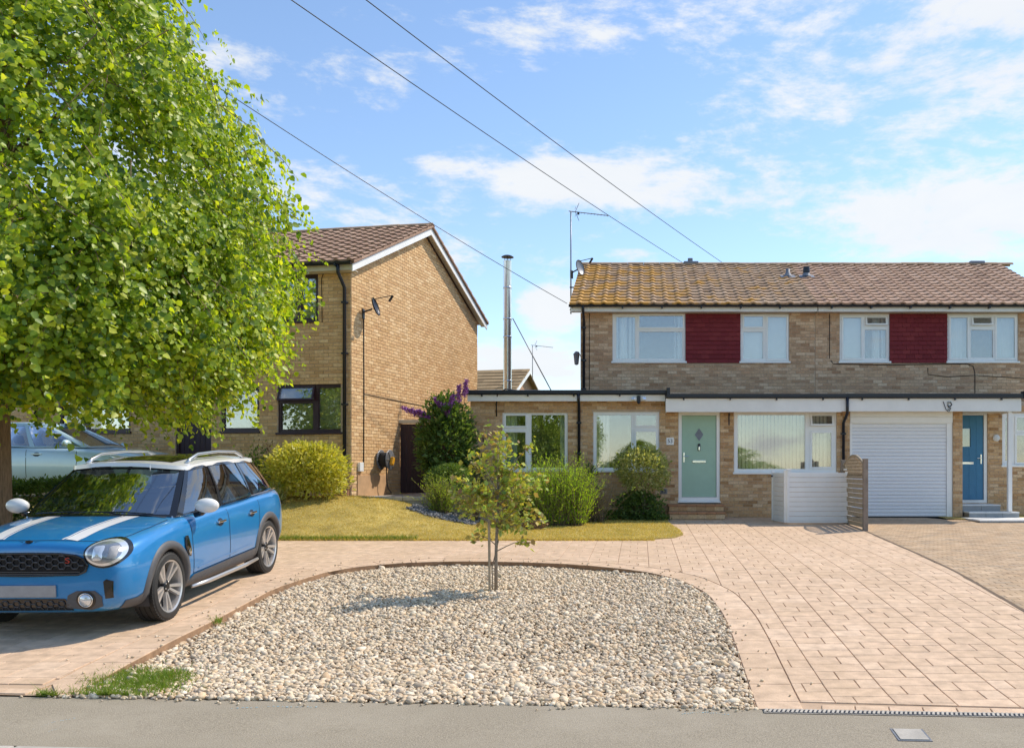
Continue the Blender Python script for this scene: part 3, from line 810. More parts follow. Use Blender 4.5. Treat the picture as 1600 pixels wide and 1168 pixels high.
# green edge of the lawn by the path, tufts at the gravel
ge = np.column_stack([rng.uniform(-6.6, -3.9, 2600), 15.58 + np.abs(rng.normal(0, .10, 2600))])
ge2 = np.column_stack([rng.uniform(-7.5, .25, 5000), 15.59 + rng.normal(0, .035, 5000)])
tag(link_mesh('fringe_grass', blades('fringe_grass', ge2, np.array([lawn_h(*p) for p in ge2]) + .0, .045, .010, 'grass_dry', .6)), 'ragged dry fringe where the lawn meets the drive', 'grass', kind='stuff')
V = blades('lawn_edge_grass', ge, np.array([lawn_h(*p) for p in ge]) + .01, .06, .012, 'grass_green')
tag(link_mesh('edge_grass', V), 'longer green grass along the front edge of the lawn', 'grass', kind='stuff')
def patch_pts(n, cpx, spread):
    out = []
    while len(out) < n:
        q = random.choice(cpx); px, py = random.gauss(q[0], q[2]), random.gauss(q[1], q[3])
        g = ground(px, min(1098, py)); out.append((g.x, max(g.y, yp(g.x) + .01)))
    return np.array(out)
gp = patch_pts(3600, [(195, 1053, 28, 8), (235, 1050, 30, 7), (170, 1066, 24, 8), (215, 1072, 24, 8), (270, 1052, 16, 5), (160, 1086, 28, 5), (250, 1066, 20, 9), (225, 1060, 35, 14)], 1)
V = blades('weed_patch', gp, np.array([gz(*p) for p in gp]) + .012, .042, .008, 'grass_green', .6)
tag(link_mesh('weed_grass', V), 'patch of green grass growing through the front left corner of the gravel', 'grass', kind='stuff')
gp = patch_pts(260, [(340, 968, 5, 2), (62, 1086, 8, 1.5), (75, 1085, 6, 1.5)], 1)
V = blades('weed_tuft', gp, np.array([h(p[1]) for p in gp]) - .02, .05, .008, 'grass_green', .6)
tag(link_mesh('weed_tufts', V), 'tiny green tufts along the edge of the left drive', 'grass', kind='stuff')
SLP = [(-4.75, 18.15), (-4.1, 17.85), (-3.3, 17.8), (-3.3, 18.8), (-4.7, 18.8)]
sheet('slate_bed', SLP, lambda x, y: lawn_h(x, y) + .028, 'slate_chip', .3)
Va, Fa = pebbles(SLP, .055, 1, 17.7, 18.85, lambda x, y: lawn_h(x, y) + .035, .03)
tag(link_mesh('slate_chips', np_mesh('slate_chips', Va, Fa, 'slate_chip')), 'dark slate chippings beside the low conifer', 'gravel', kind='stuff')
# low retaining wall in front of the side gate
rw = empty('retaining_wall', (-4.75, 18.92, .4), label='low pale retaining edge wall between the lawn and the side gate', cat='wall')
for i in range(7):
    m_ = MB(); m_.bbox(-1.62 + i * .46, -1.62 + i * .46 + .452, -.09, .09, .47, .555, .01); m_.build('coping', 'concrete', rw)
m_ = MB(); m_.box(-1.6, 1.58, -.06, .08, -.1, .468); m_.build('core', 'concrete', rw)
# drain channel across the drive
dr = empty('drain_channel', (0, 0, 0), (0, 0, 0), 'slotted pale drainage channel across the foot of the right drive', 'drain')
x0, x1 = .86, XR0 - .12; ang = math.atan(-.066)
m_ = MB()
for s0, s1, z in ((-.012, 0, .004), (.085, .097, .004)):
    m_.add([(x0, yp(x0) + s0 - .085, PZ + z), (x1, yp(x1) + s0 - .085, PZ + z), (x1, yp(x1) + s1 - .085, PZ + z), (x0, yp(x0) + s1 - .085, PZ + z)], [(0, 1, 2, 3)])
m_.build('rim', 'kerb_stone', dr)
m_ = MB(); m_.add([(x0, yp(x0) - .085, PZ + .0045), (x1, yp(x1) - .085, PZ + .0045), (x1, yp(x1), PZ + .0045), (x0, yp(x0), PZ + .0045)], [(0, 1, 2, 3)]); m_.build('channel', 'black_plastic', dr)
bm_ = MB(); bm_.bbox(-.0085, .0085, -.042, .042, 0, .006, .002); bme = bm_.mesh('bar', 'kerb_stone')
x = x0 + .02
while x < x1:
    o = link_mesh('bar', bme, None, dr); o.location = (x, yp(x) - .043, PZ + .0052); o.rotation_euler = (0, 0, ang - .25); x += .031
# water cover in the footway
p = W(1423, 1147, 5.72)
wc = empty('water_cover', (p.x, p.y, PZ - .004), (0, 0, ang), 'small square grey metal service cover set in the pavement', 'cover')
m_ = MB(); m_.plate(-.105, .105, -.13, .13, [(-.092, .092, -.117, .117)], 0, .012); m_.build('frame', 'grey_metal', wc, xf=Matrix.Rotation(R(90), 4, 'X') @ Matrix.Translation((0, -.010, 0)))
m_ = MB(); m_.bbox(-.089, .089, -.114, .114, -.01, .007, .002); m_.build('lid', 'concrete', wc)
# faded blue survey spray marks
for k, path in enumerate(([(50, 1140), (85, 1128), (120, 1122)], [(75, 1143), (95, 1137)], [(360, 1108), (430, 1105), (500, 1106)], [(1065, 1117), (1100, 1114), (1140, 1118)])):
    m_ = MB(); pp = [W(px, py, 1.69 * FPX / (py - CY)) for px, py in path]
    for i in range(len(pp) - 1):
        for q in range(9):
            a = pp[i].lerp(pp[i + 1], q / 9 + random.uniform(0, .05)); b = pp[i].lerp(pp[i + 1], q / 9 + random.uniform(.03, .10)); w = random.uniform(.003, .008)
            j = random.uniform(-.012, .012); zz = PZ + .0035 - .012 * (yp(a.x) - a.y)
            m_.add([(a.x, a.y - w + j, zz), (b.x, b.y - w + j, zz), (b.x, b.y + w + j, zz), (a.x, a.y + w + j, zz)], [(0, 1, 2, 3)])
    tag(m_.build('spray_mark', 'spray_paint'), ['faded blue spray mark on the pavement in front of the blue car', 'short blue spray dash under the left mark on the pavement', 'faint blue spray line on the pavement below the gravel, left of centre', 'faint blue spray line on the pavement by the right end of the gravel'][k], 'paint mark')
# ------------------------------------------------------------------ the pair of houses facing us
YU, YL = 22.0, 20.7
def UX(px): return (px - CX) * YU / FPX
def UZ(py): return CH - (py - CY) * YU / FPX
def LX(px): return (px - CX) * YL / FPX
def LZ(py): return CH - (py - CY) * YL / FPX
def ucell(a, b, c, d, k): return (UX(a), UX(b), UZ(d), UZ(c), k)
def lcell(a, b, c, d, k): return (LX(a), LX(b), LZ(d), LZ(c), k)
XS = 4.30; XP = 4.68; BASE = .36
tile_l = tile_mesh('tile', 'roof_tile_lichen'); tile_p = tile_mesh('tile', 'roof_tile_pink'); tile_b = tile_mesh('tile', 'roof_tile_brown')
YE, ZE, YR, ZR = 21.60, 5.50, 25.6, 7.36
def pair_half(name, label, x0, x1, gx, tile, hidx, loc):
    """shell of one half: upper front wall, gable and back walls, roof with its tiles, ridge, eaves"""
    H = empty(name, loc, label=label, cat='house'); T = Matrix.Translation(-Vector(loc))
    m_ = MB()                                             # back and end walls behind the brick front
    xa, xb = (x0 + .01, x1 - .005) if hidx == 0 else (x0 + .005, x1 - .01)
    m_.box(xa, xb, YU + .245, 29.1, BASE, 5.38)
    ge = x0 + .01 if hidx == 0 else x1 - .24
    m_.prism([(YU + .25, 5.381), (29.1, 5.381), (25.6, 7.05)], ge, ge + .23, 'x')
    m_.build('rear_wall', 'mortar_dark', H, xf=T)
    rf = MB(); th = .05
    for ya, za in ((YE, ZE), (2 * YR - YE, ZE)):
        rf.add([(x, y, z - d) for d in (0, th) for x in (gx[0], gx[1]) for y, z in ((ya, za), (YR, ZR - .004))], [(0, 1, 3, 2), (4, 6, 7, 5), (0, 2, 6, 4), (1, 5, 7, 3), (0, 4, 5, 1), (2, 3, 7, 6)])
    roof = rf.build('roof', 'roof_tile_brown', H, xf=T)
    nc = round((gx[1] - gx[0]) / .3); roof_slope(roof, tile, gx[0], nc, YE - .04, ZE - .01, YR, ZR, xf=T, limit=300)
    x = gx[0]
    k = MB(); pr = [(YR + .13 * math.cos(a), ZR - .02 + .10 * math.sin(a)) for a in [R(20 + 14 * i) for i in range(11)]]
    k.prism([(a - YR, b - ZR) for a, b in pr] + [(a - YR, (b - ZR) - .02) for a, b in pr[::-1]], 0, .445, 'x'); kme = k.mesh('ridge_tile', 'ridge_clay')
    while x < gx[1] - .08:
        o = link_mesh('ridge_tile', kme, None, roof); o.location = Vector((x, YR, ZR + random.uniform(-.004, .006))) - Vector(loc); o.rotation_euler = (0, random.uniform(-.006, .006), 0); x += .452
    f = MB(); f.box(gx[0] + .02, gx[1] - .001, 21.70, 21.725, 5.355, 5.475); f.build('fascia', 'white_board', H, xf=T)
    f = MB(); f.box(gx[0] + .03, gx[1] - .001, 21.727, YU - .012, 5.375, 5.39); f.build('soffit', 'white_board', H, xf=T)
    gutter(H, gx[0] - .02, gx[1], 21.625, 5.50, xf=T, brackets=.95)
    v = MB()                                              # verge boards at the free end
    xe = gx[0] + .02 if hidx == 0 else gx[1] - .045
    for s in (1, -1):
        ya = YR - s * (YR - YE - .08)
        v.prism([(ya, ZE - .02), (YR, ZR - .055), (YR, ZR - .19), (ya, ZE - .155)], xe, xe + .025, 'x')
    v.build('bargeboard', 'white_board', H, xf=T)
    return H, T, roof
# --- number 53
locA = (1.4, 20.7, BASE)
HA, TA, roofA = pair_half('semi_detached_house', 'brick semi-detached house with sage green door, lichened roof and flat-roofed front extension', -1.46, XS, (-1.70, XS), tile_l, 0, locA)
u1 = (UX(957), UX(1071), UZ(565), 5.348); u2 = (UX(1157), UX(1233), UZ(565), 5.348); rp = (UX(1071), UX(1157), UZ(567), 5.345)
brick_wall(HA, -1.46, XS - .002, 2.9, 5.373, YU, [u1, u2, rp], 'brick_upper', 'mortar', TA, 0)
window(HA, *u1, YU, [ucell(962, 993, 494, 561, 'f'), ucell(999, 1067, 493, 511, 's'), ucell(998, 1067, 517, 561, 'f')], xf=TA, dress=[('curtain', UX(960), UX(996), 'curtain_white'), ('curtain', UX(1054), UX(1070), 'curtain_white')])
window(HA, *u2, YU, [ucell(1163, 1192, 494, 510, 's'), ucell(1161, 1193, 517, 561, 'f'), ucell(1200, 1229, 495, 560, 's')], xf=TA, dress=[('sheet', UX(1158), UX(1232), 'curtain_white')])
def hung_tiles(H, T, rp, odd=None):
    b = MB(); b.box(rp[0] + .002, rp[1] - .002, YU + .002, YU + .2, rp[2] + .002, rp[3] - .002); pn = b.build('tile_panel', 'red_hung_tile', H, xf=T)
    n = 7; rows = 11; w = (rp[1] - rp[0]) / n; g = (rp[3] - rp[2]) / rows
    def tm(wd):
        q = MB(); q.prism([(-.034, -.012), (-.006, g * 1.15), (.004, g * 1.15), (-.020, -.012)], -wd / 2 + .002, wd / 2 - .002, 'x'); return q.mesh('hung_tile', 'red_hung_tile')
    mf, mh = tm(w), tm(w / 2)
    for r in range(rows):
        xs = [(rp[0] + w * (i + .5), mf) for i in range(n)] if r % 2 else [(rp[0] + w * .25, mh)] + [(rp[0] + w * (i + 1), mf) for i in range(n - 1)] + [(rp[1] - w * .25, mh)]
        for x, me in xs:
            o = link_mesh('hung_tile', me, None, pn); o.matrix_local = T @ Matrix.Translation((x, YU - random.uniform(0, .003), rp[2] + g * r + .012)) @ Matrix.Rotation(random.uniform(-.012, .012), 4, 'Y') @ Matrix.Diagonal((1, 1, .82 if r == rows - 1 else 1, 1))
hung_tiles(HA, TA, rp)
# ground floor front
e1 = (LX(785), LX(887), LZ(735), LZ(644)); e2 = (LX(927), LX(1030), LZ(735), LZ(643)); dA = (LX(1060), LX(1125), BASE, LZ(643)); wA = (LX(1147), LX(1307), LZ(738), LZ(643))
brick_wall(HA, LX(735), XP, BASE, 3.10, YL, [e1, e2, dA, wA], 'brick_warm', 'mortar', TA, 300, focus=(2.6, 1.2), name='front_wall')
window(HA, *e1, YL, [lcell(790, 821, 649, 665, 's'), lcell(790, 821, 675, 731, 's'), lcell(829, 883, 647, 731, 'f')], xf=TA, dress=[('curtain', LX(786), LX(806), 'blind_green'), ('curtain', LX(874), LX(886), 'blind_green')])
window(HA, *e2, YL, [lcell(931, 987, 647, 731, 'f'), lcell(994, 1025, 648, 664, 's'), lcell(994, 1025, 674, 730, 's')], xf=TA, dress=[('blind', LX(929), LX(950), 'curtain_white')])
window(HA, *wA, YL, [lcell(1152, 1259, 647, 733, 'f'), lcell(1269, 1300, 649, 663, 'o'), lcell(1269, 1299, 676, 729, 's')], xf=TA, dress=[('blind', LX(1149), LX(1262), 'blind_cream'), ('blind', LX(1266), LX(1296), 'blind_cream')])
m_ = MB(); m_.box(LX(735) + .02, XP - .01, YL + .245, 21.99, BASE, 3.08); m_.box(LX(735) + .02, -1.47, 22.0, 26, BASE, 3.08)
# the rooms behind the windows stay hollow: only end and rear walls are built
m_ = MB(); m_.box(LX(735) + .001, LX(735) + .22, YL + .245, 27.9, BASE, 3.09); m_.box(LX(735) + .23, -1.47, 27.7, 27.9, BASE, 3.09)
m_.build('extension_wall', 'brick_warm', HA, xf=TA)
m_ = MB(); m_.box(LX(733), .60, 20.52, 28, 3.235, 3.30); m_.box(.602, XP - .01, 20.30, YU - .013, 3.16, 3.225); m_.build('flat_roof', 'lead_grey', HA, xf=TA)
m_ = MB(); m_.box(LX(733), .575, 20.50, 20.53, 3.09, 3.233); m_.build('extension_fascia', 'white_board', HA, xf=TA)
m_ = MB(); m_.box(LX(733), .575, 20.532, YL - .012, 3.10, 3.115); m_.build('extension_soffit', 'cream_soffit', HA, xf=TA)
def roof_edge(H, x0, x1, y, z0, z1, T):
    m_ = MB(); m_.prism([(y - .075, z0 + .02), (y - .06, z0), (y, z0), (y, z1), (y - .075, z1 - .012)], x0, x1, 'x'); g = m_.build('gutter', 'black_plastic', H, xf=T)
    x = x0 + .35
    while x < x1:
        b = MB(); b.bbox(x - .016, x + .016, y - .06, y - .001, z0 - .045, z0 + .003, .004); b.build('bracket', 'black_plastic', g, xf=T); x += 1.05
    return g
roof_edge(HA, LX(732), .64, 20.498, 3.24, 3.345, TA)
m_ = MB(); m_.bbox(LX(731), LX(736), 20.40, 20.53, 3.235, 3.375, .01); m_.bbox(.60, .68, 20.21, 20.5, 3.15, 3.375, .01); m_.build('gutter_stop', 'black_plastic', HA, xf=TA)
m_ = MB(); m_.box(.585, XP - .115, 20.30, 20.325, 2.83, 3.135); m_.box(.585, .61, 20.327, YL - .012, 2.83, 3.135); m_.build('porch_fascia', 'white_board', HA, xf=TA)
m_ = MB(); m_.box(.612, XP - .115, 20.327, YL - .013, 2.87, 2.885); m_.build('porch_soffit', 'cream_soffit', HA, xf=TA)
roof_edge(HA, .64, XP - .005, 20.298, 3.14, 3.245, TA)
# front door
def door(H, T, x0, x1, z0, z1, y, mleaf, hinge_right=True, style='diamond'):
    fr = MB(); fr.plate(x0, x1, z0 - .05, z1, [(x0 + .075, x1 - .075, z0 + .04, z1 - .075)], y + .02, y + .11); D = fr.build('door', 'white_upvc', H, xf=T)
    a, b, c, d = x0 + .08, x1 - .08, z0 + .045, z1 - .08; cx = (a + b) / 2
    if style == 'diamond':
        l = MB(); l.bbox(a, b, y + .05, y + .095, c, d, .006); l.build('leaf', mleaf, D, xf=T)
        dz = c + (d - c) * .765
        def rh(r1, r2): return [(cx + r1 * q, dz + r2 * w) for q, w in ((0, -1), (1, 0), (0, 1), (-1, 0))]
        g = MB(); g.prism(rh(.125, .18), y + .040, y + .0495); g.build('window_surround', mleaf, D, xf=T)
        g = MB(); g.prism(rh(.10, .148), y + .034, y + .0395); g.build('diamond_pane', 'lead_grey', D, xf=T)
        k = MB(); k.bbox(cx - .03, cx + .03, y + .018, y + .049, dz - .37, dz - .21, .012); k.build('knocker', 'black_plastic', D, xf=T)
        k = MB(); k.bbox(cx - .018, cx + .018, y + .005, y + .03, dz - .365, dz - .27, .010); k.build('knocker_ring', 'chrome', D, xf=T)
    else:
        hw = (a + .26, a + .545, c + (d - c) * .63, c + (d - c) * .845)
        n = 5; w = (b - a) / n
        l = MB(); l.plate(a, b, c, d, [hw], y + .058, y + .095); l.build('leaf', mleaf, D, xf=T)
        for i in range(n):
            q = MB(); q.plate(a + i * w + .003, a + (i + 1) * w - .003, c + .01, d - .01, [hw], y + .049, y + .057); q.build('board', mleaf, D, xf=T)
        g = MB(); g.box(hw[0], hw[1], y + .066, y + .072, hw[2], hw[3]); g.build('pane', 'car_glass', D, xf=T)
        g = MB(); g.box(hw[0] - .02, hw[1] + .02, y + .096, y + .13, hw[2] - .02, hw[3] + .02); g.build('backing', 'room_shade', D, xf=T)
        g = MB(); g.plate(hw[0] - .025, hw[1] + .025, hw[2] - .025, hw[3] + .025, [hw], y + .036, y + .048); g.build('window_surround', 'door_blue', D, xf=T)
    lz = c + (d - c) * .435; k = MB(); lo, hi = (cx - .155, cx + .155) if style == 'diamond' else (cx - .20, cx + .19)
    k.bbox(lo, hi, y + .034, y + .0485, lz - .03, lz + .03, .006); k.build('letterbox', 'chrome', D, xf=T)
    hx = a + .045 if style == 'diamond' else b - .055
    k = MB(); k.bbox(hx - .018, hx + .018, y + .036, y + .0485, lz - .02, lz + .21, .006); s = 1 if style == 'diamond' else -1
    k.tube([(hx, y + .04, lz + .12), (hx, y - .005, lz + .12), (hx + s * .11, y - .008, lz + .115)], .010, 8); k.build('handle', 'chrome', D, xf=T)
    t = MB(); t.bbox(x0 - .02, x1 + .02, y - .03, y + .11, z0 - .09, z0 - .051, .006); t.build('threshold', 'white_upvc', D, xf=T)
    return D
door(HA, TA, LX(1060) + .004, LX(1125) - .004, LZ(779), LZ(643) - .004, YL, 'door_sage')
m_ = MB(); m_.box(LX(1060), LX(1125), YL + .03, YL + .24, BASE, .74); m_.build('door_sill_wall', 'brick_warm', HA, xf=TA)
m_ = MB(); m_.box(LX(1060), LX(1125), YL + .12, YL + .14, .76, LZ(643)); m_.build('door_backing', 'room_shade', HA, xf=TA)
bk = piece_mesh('brick', .205, .10, .012, .004, 'brick_warm')
for k, (y0, zt) in enumerate(((20.02, .575), (20.36, .735))):
    s = MB(); s.box(.66, 1.90, y0, YL - .012 if k else 20.36, (.30 if k == 0 else .30), zt - .045); st = s.build('door_step', 'mortar_dark', HA, xf=TA)
    for i in range(6):
        o = link_mesh('brick', bk, None, st); o.matrix_local = TA @ Matrix.Translation((.66 + .1033 + i * .2067, y0, zt - .045 - .057))
        if k == 0:
            o = link_mesh('brick', bk, None, st); o.matrix_local = TA @ Matrix.Translation((.66 + .1033 + i * .2067, y0, zt - .045 - .168))
    for i in range(6):
        t = MB(); t.bbox(.64 + i * .213, .64 + i * .213 + .208, y0 - .03, YL - .014, zt - .044, zt, .006); t.build('tread', 'terracotta' if k else 'terracotta', st, xf=TA)
# rainwater pipes
p = W(911, 480, 21.66)
downpipe(HA, [(p.x, 21.63, 5.46), (p.x, 21.66, 5.36), (p.x, 21.94, 5.18), (p.x, 21.94, 3.33)], clips=[(p.x, 21.94, z) for z in (5.0, 4.2, 3.5)], xf=TA)
p = LX(905)
downpipe(HA, [(p, 20.45, 3.26), (p, 20.47, 3.12), (p, YL - .06, 3.0), (p, YL - .06, BASE + .2)], clips=[(p, YL - .06, z) for z in (2.6, 1.9)], xf=TA)
p = LX(1317)
downpipe(HA, [(p, 20.25, 3.16), (p, 20.25, 2.8), (p, YL - .06, 2.6), (p, YL - .06, BASE + .05)], clips=[(p, YL - .06, z) for z in (2.35, 1.5)], xf=TA)
# cables clipped to the upper wall
cable(HA, 'cable', [(UX(921), 21.985, 5.36), (UX(921), 21.985, 3.5), (UX(924), 21.985, 3.37), (UX(1054), 21.985, 3.36), (UX(1055), 21.985, 3.30)], .007, xf=TA)
cable(HA, 'cable', [(UX(1296), 21.985, 5.34), (UX(1296), 21.985, 4.25)], .009, xf=TA)
cable(HA, 'cable', [(LX(776), 20.68, 2.75), (LX(776), 20.66, 3.02), (LX(780), 20.45, 3.26), (LX(793), 20.40, 3.36), (LX(808), 20.8, 3.36)], .014, xf=TA)
# flue
px0 = W(793, 608, 27.5)
f = MB(); zt = W(793, 408, 27.5).z; f.lathe([(.126, .4), (.126, zt - .02), (.13, zt)], 20, Matrix.Translation((px0.x, 27.5, 0))); FL = f.build('flue_pipe', 'steel', HA, smooth=True, xf=TA)
for z in (3.0, 4.25, 5.6, 6.15, 7.1):
    f = MB(); f.lathe([(.127, z - .025), (.137, z - .02), (.137, z + .02), (.127, z + .025)], 20, Matrix.Translation((px0.x, 27.5, 0))); f.build('band', 'chrome', FL, smooth=True, xf=TA)
f = MB(); f.lathe([(0, zt + .18), (.12, zt + .17), (.19, zt + .13), (.19, zt + .115), (0, zt + .12)], 20, Matrix.Translation((px0.x, 27.5, 0)))
for a in range(4): f.tube([(px0.x + .085 * math.cos(a * 1.57), 27.5 + .085 * math.sin(a * 1.57), zt - .02), (px0.x + .085 * math.cos(a * 1.57), 27.5 + .085 * math.sin(a * 1.57), zt + .12)], .008, 6)
f.build('cowl', 'black_plastic', FL, xf=TA)
a, b = W(801, 497, 27.5), W(865, 612, 27.5)
f = MB(); f.tube([(a.x, 27.52, a.z), (b.x, 27.52, b.z - .1)], .016, 8); f.build('stay', 'grey_metal', FL, smooth=True, xf=TA)
# ridge terminal, soil vents and roof furniture
def roof_pt(px, py):
    """point on the front slope under a pixel"""
    d = Vector(((px - CX) / FPX, 1, (CY - py) / FPX)); s = (ZR - ZE) / (YR - YE)
    t = (ZE - s * YE - CH) / (d.z - s); return Vector((0, 0, CH)) + d * t
def vent(H, T, p, hgt, r, cap, base=True):
    v = MB(); v.lathe([(r, -.12), (r, hgt), (r * .8, hgt)], 14, Matrix.Translation(p)); o = v.build('vent_pipe', 'lead_grey', H, smooth=True, xf=T)
    if base:
        v = MB(); v.box(-.20, .20, -.16, .16, .035, .05, Matrix.Translation(p) @ Matrix.Rotation(math.atan2(ZR - ZE, YR - YE), 4, 'X')); v.lathe([(r + .07, .03), (r + .012, .13)], 14, Matrix.Translation(p)); v.build('flashing', 'lead_grey', o, xf=T)
    if cap:
        v = MB(); v.lathe([(0, hgt + .09), (r * 1.2, hgt + .07), (r * 1.35, hgt - .02), (r * 1.35, hgt - .07), (r, hgt - .08)], 14, Matrix.Translation(p)); v.build('cap', 'black_plastic', o, xf=T)
vent(HA, TA, roof_pt(1231, 434), .24, .055, False)
m_ = MB(); p = W(1079, 412, YR); m_.bbox(p.x - .20, p.x + .22, YR - .12, YR + .12, ZR + .03, ZR + .10, .02); m_.bbox(p.x - .08, p.x + .06, YR - .07, YR + .07, ZR + .09, ZR + .20, .02); m_.build('ridge_vent', 'lead_grey', HA, xf=TA)
# --- neighbour
locB = (6.6, 20.7, BASE)
HB, TB, roofB = pair_half('semi_detached_house', 'right-hand brick semi-detached house with white garage door and blue front door', XS, 10.06, (XS, 10.30), tile_p, 1, locB)
u3 = (UX(1312), UX(1390), UZ(565), 5.348); u4 = (UX(1480), UX(1591), UZ(565), 5.348); rp2 = (UX(1390), UX(1480), UZ(567), 5.345)
brick_wall(HB, XS + .002, 10.06, 2.9, 5.373, YU, [u3, rp2, u4], 'brick_upper', 'mortar', TB, 150, focus=(5.2, 3.9), phase=.07)
window(HB, *u3, YU, [ucell(1318, 1346, 496, 559, 's'), ucell(1355, 1384, 496, 506, 'o'), ucell(1351, 1386, 514, 560, 'f')], xf=TB, dress=[('sheet', UX(1314), UX(1349), 'curtain_white'), ('curtain', UX(1366), UX(1389), 'curtain_white')])
window(HB, *u4, YU, [ucell(1486, 1512, 496, 559, 's'), ucell(1521, 1549, 496, 506, 'o'), ucell(1517, 1553, 514, 559, 'f'), ucell(1558, 1586, 496, 559, 's')], xf=TB, dress=[('net', UX(1482), UX(1514), 'curtain_white'), ('net', UX(1556), UX(1590), 'curtain_white')])
hung_tiles(HB, TB, rp2)
gd = (LX(1328), LX(1489), BASE, LZ(641)); XPR = LX(1504)
brick_wall(HB, XP + .003, XPR, BASE, 3.08, YL, [gd], 'brick_warm', 'mortar', TB, 60, focus=(7.35, 1.5), name='front_wall')
YD = 21.45
def DX(px): return (px - CX) * YD / FPX
def DZ(py): return CH - (py - CY) * YD / FPX
dB = (DX(1541) - .99, DX(1543), .72, DZ(643)); wB = (DX(1566), 10.0, DZ(727), DZ(645))
brick_wall(HB, XPR - .22, 10.06, BASE, 3.08, YD, [dB, wB], 'brick_warm', 'mortar', TB, 90, focus=(8.5, 1.2), name='porch_wall')
m_ = MB(); m_.box(XPR - .215, XPR - .004, YL + .245, YD - .012, BASE, 3.08); m_.build('pier_wall', 'brick_warm', HB, xf=TB)
door(HB, TB, dB[0] + .004, dB[1] - .004, .76, dB[3] - .004, YD, 'door_blue', style='board')
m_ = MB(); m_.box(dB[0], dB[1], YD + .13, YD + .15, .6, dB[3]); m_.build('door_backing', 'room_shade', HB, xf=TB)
wb = lambda a, b, c, d, k: (DX(a), DX(b), DZ(d), DZ(c), k)
window(HB, *wB, YD, [wb(1571, 1581, 652, 720, 'f'), wb(1589, 1625, 652, 672, 's'), wb(1589, 1625, 680, 722, 's')], xf=TB, dress=[('hblind', wB[0], wB[1], 'curtain_white')])
# roller garage door
m_ = MB(); m_.plate(gd[0] + .003, gd[1] - .003, BASE, gd[3] - .003, [(gd[0] + .06, gd[1] - .13, BASE, LZ(662))], YL + .03, YL + .09); G = m_.build('garage_door', 'white_upvc', HB, xf=TB)
z = .44; zt = LZ(662); n = 26; g = (zt - z) / n
sl = MB(); q = [(0, 0), (-.012, .006), (-.016, g * .35), (-.016, g * .65), (-.010, g - .006), (0, g - .002), (.012, g - .002), (.012, 0)]
sl.prism(q, 0, gd[1] - .13 - gd[0] - .06 - .004, 'x'); slm = sl.mesh('slat', 'garage_slat')
for i in range(n):
    o = link_mesh('slat', slm, None, G); o.matrix_local = TB @ Matrix.Translation((gd[0] + .062, YL + .075, z + i * g))
s = MB(); s.box(gd[0] + .062, gd[1] - .132, YL + .06, YL + .10, .395, .438); s.build('seal', 'dark_rubber', G, xf=TB)
for i in range(2):
    s = MB(); s.bbox(gd[0] + .005, gd[1] - .01, YL - .012, YL + .028, LZ(660) + i * .14, LZ(660) + i * .14 + .137, .004); s.build('header_board', 'white_upvc', G, xf=TB)
m_ = MB(); m_.box(XP - .01 + .012, 8.66, 20.30, YU - .014, 3.16, 3.225); m_.build('flat_roof', 'lead_grey', HB, xf=TB)
m_ = MB(); m_.box(XP - .113, 8.64, 20.302, 20.327, 2.845, 3.135); m_.box(8.615, 8.64, 20.329, YD - .013, 2.845, 3.135); m_.build('porch_fascia', 'white_board', HB, xf=TB)
m_ = MB(); m_.box(XP - .113, 8.612, 20.329, YD - .014, 2.875, 2.89); m_.build('porch_soffit', 'cream_soffit', HB, xf=TB)
roof_edge(HB, XP - .003, 8.70, 20.298, 3.14, 3.25, TB)
m_ = MB(); m_.bbox(8.66, 8.73, 20.20, 20.4, 3.13, 3.30, .01); m_.build('gutter_stop', 'black_plastic', HB, xf=TB)
m_ = MB(); m_.bbox(8.37, 8.46, 20.36, 20.45, .58, 2.874, .006); m_.build('porch_post', 'white_board', HB, xf=TB)
for k, (xa, xb, ya, yb, zt) in enumerate(((7.48, 8.36, 20.78, YD - .015, .715), (7.48, 8.62, 20.36, 20.776, .565), (7.30, 12, 19.25, 20.355, .44))):
    s = MB(); s.box(xa + .01, xb - .01, ya + .012, yb, .1, zt - .032); st = s.build('porch_step', 'mortar_dark', HB, xf=TB)
    s = MB(); s.bbox(xa, xb, ya - .01, yb, zt - .031, zt, .004); s.build('tread', 'stone_edge', st, xf=TB)
    n = max(1, round((xb - xa) / .42)); w = (xb - xa) / n
    for i in range(n):
        s = MB(); s.bbox(xa + i * w + .003, xa + (i + 1) * w - .003, ya, ya + .011, .2, zt - .033, .002); s.build('riser_tile', 'stone_tile', st, xf=TB)
vent(HB, TB, roof_pt(1260, 434), .22, .07, True)
m_ = MB(); p = W(1526, 412, YR); m_.bbox(p.x - .22, p.x + .20, YR - .12, YR + .12, ZR + .03, ZR + .11, .02); m_.build('ridge_vent', 'lead_grey', HB, xf=TB)
cable(HB, 'cable', [(UX(1298), 21.985, 4.2), (UX(1302), 21.985, 4.12), (UX(1380), 21.985, 4.09), (UX(1460), 21.985, 4.11), (UX(1510), 21.985, 4.12), (UX(1520), 21.985, 4.06), (UX(1523), 21.985, 3.9), (UX(1523), 21.985, 3.25)], .010, xf=TB)
cable(HB, 'cable', [(UX(1449), 21.985, 4.02), (UX(1450), 21.985, 3.86), (UX(1480), 21.985, 3.80), (UX(1522), 21.985, 3.84), (UX(1600), 21.985, 3.76)], .008, xf=TB)
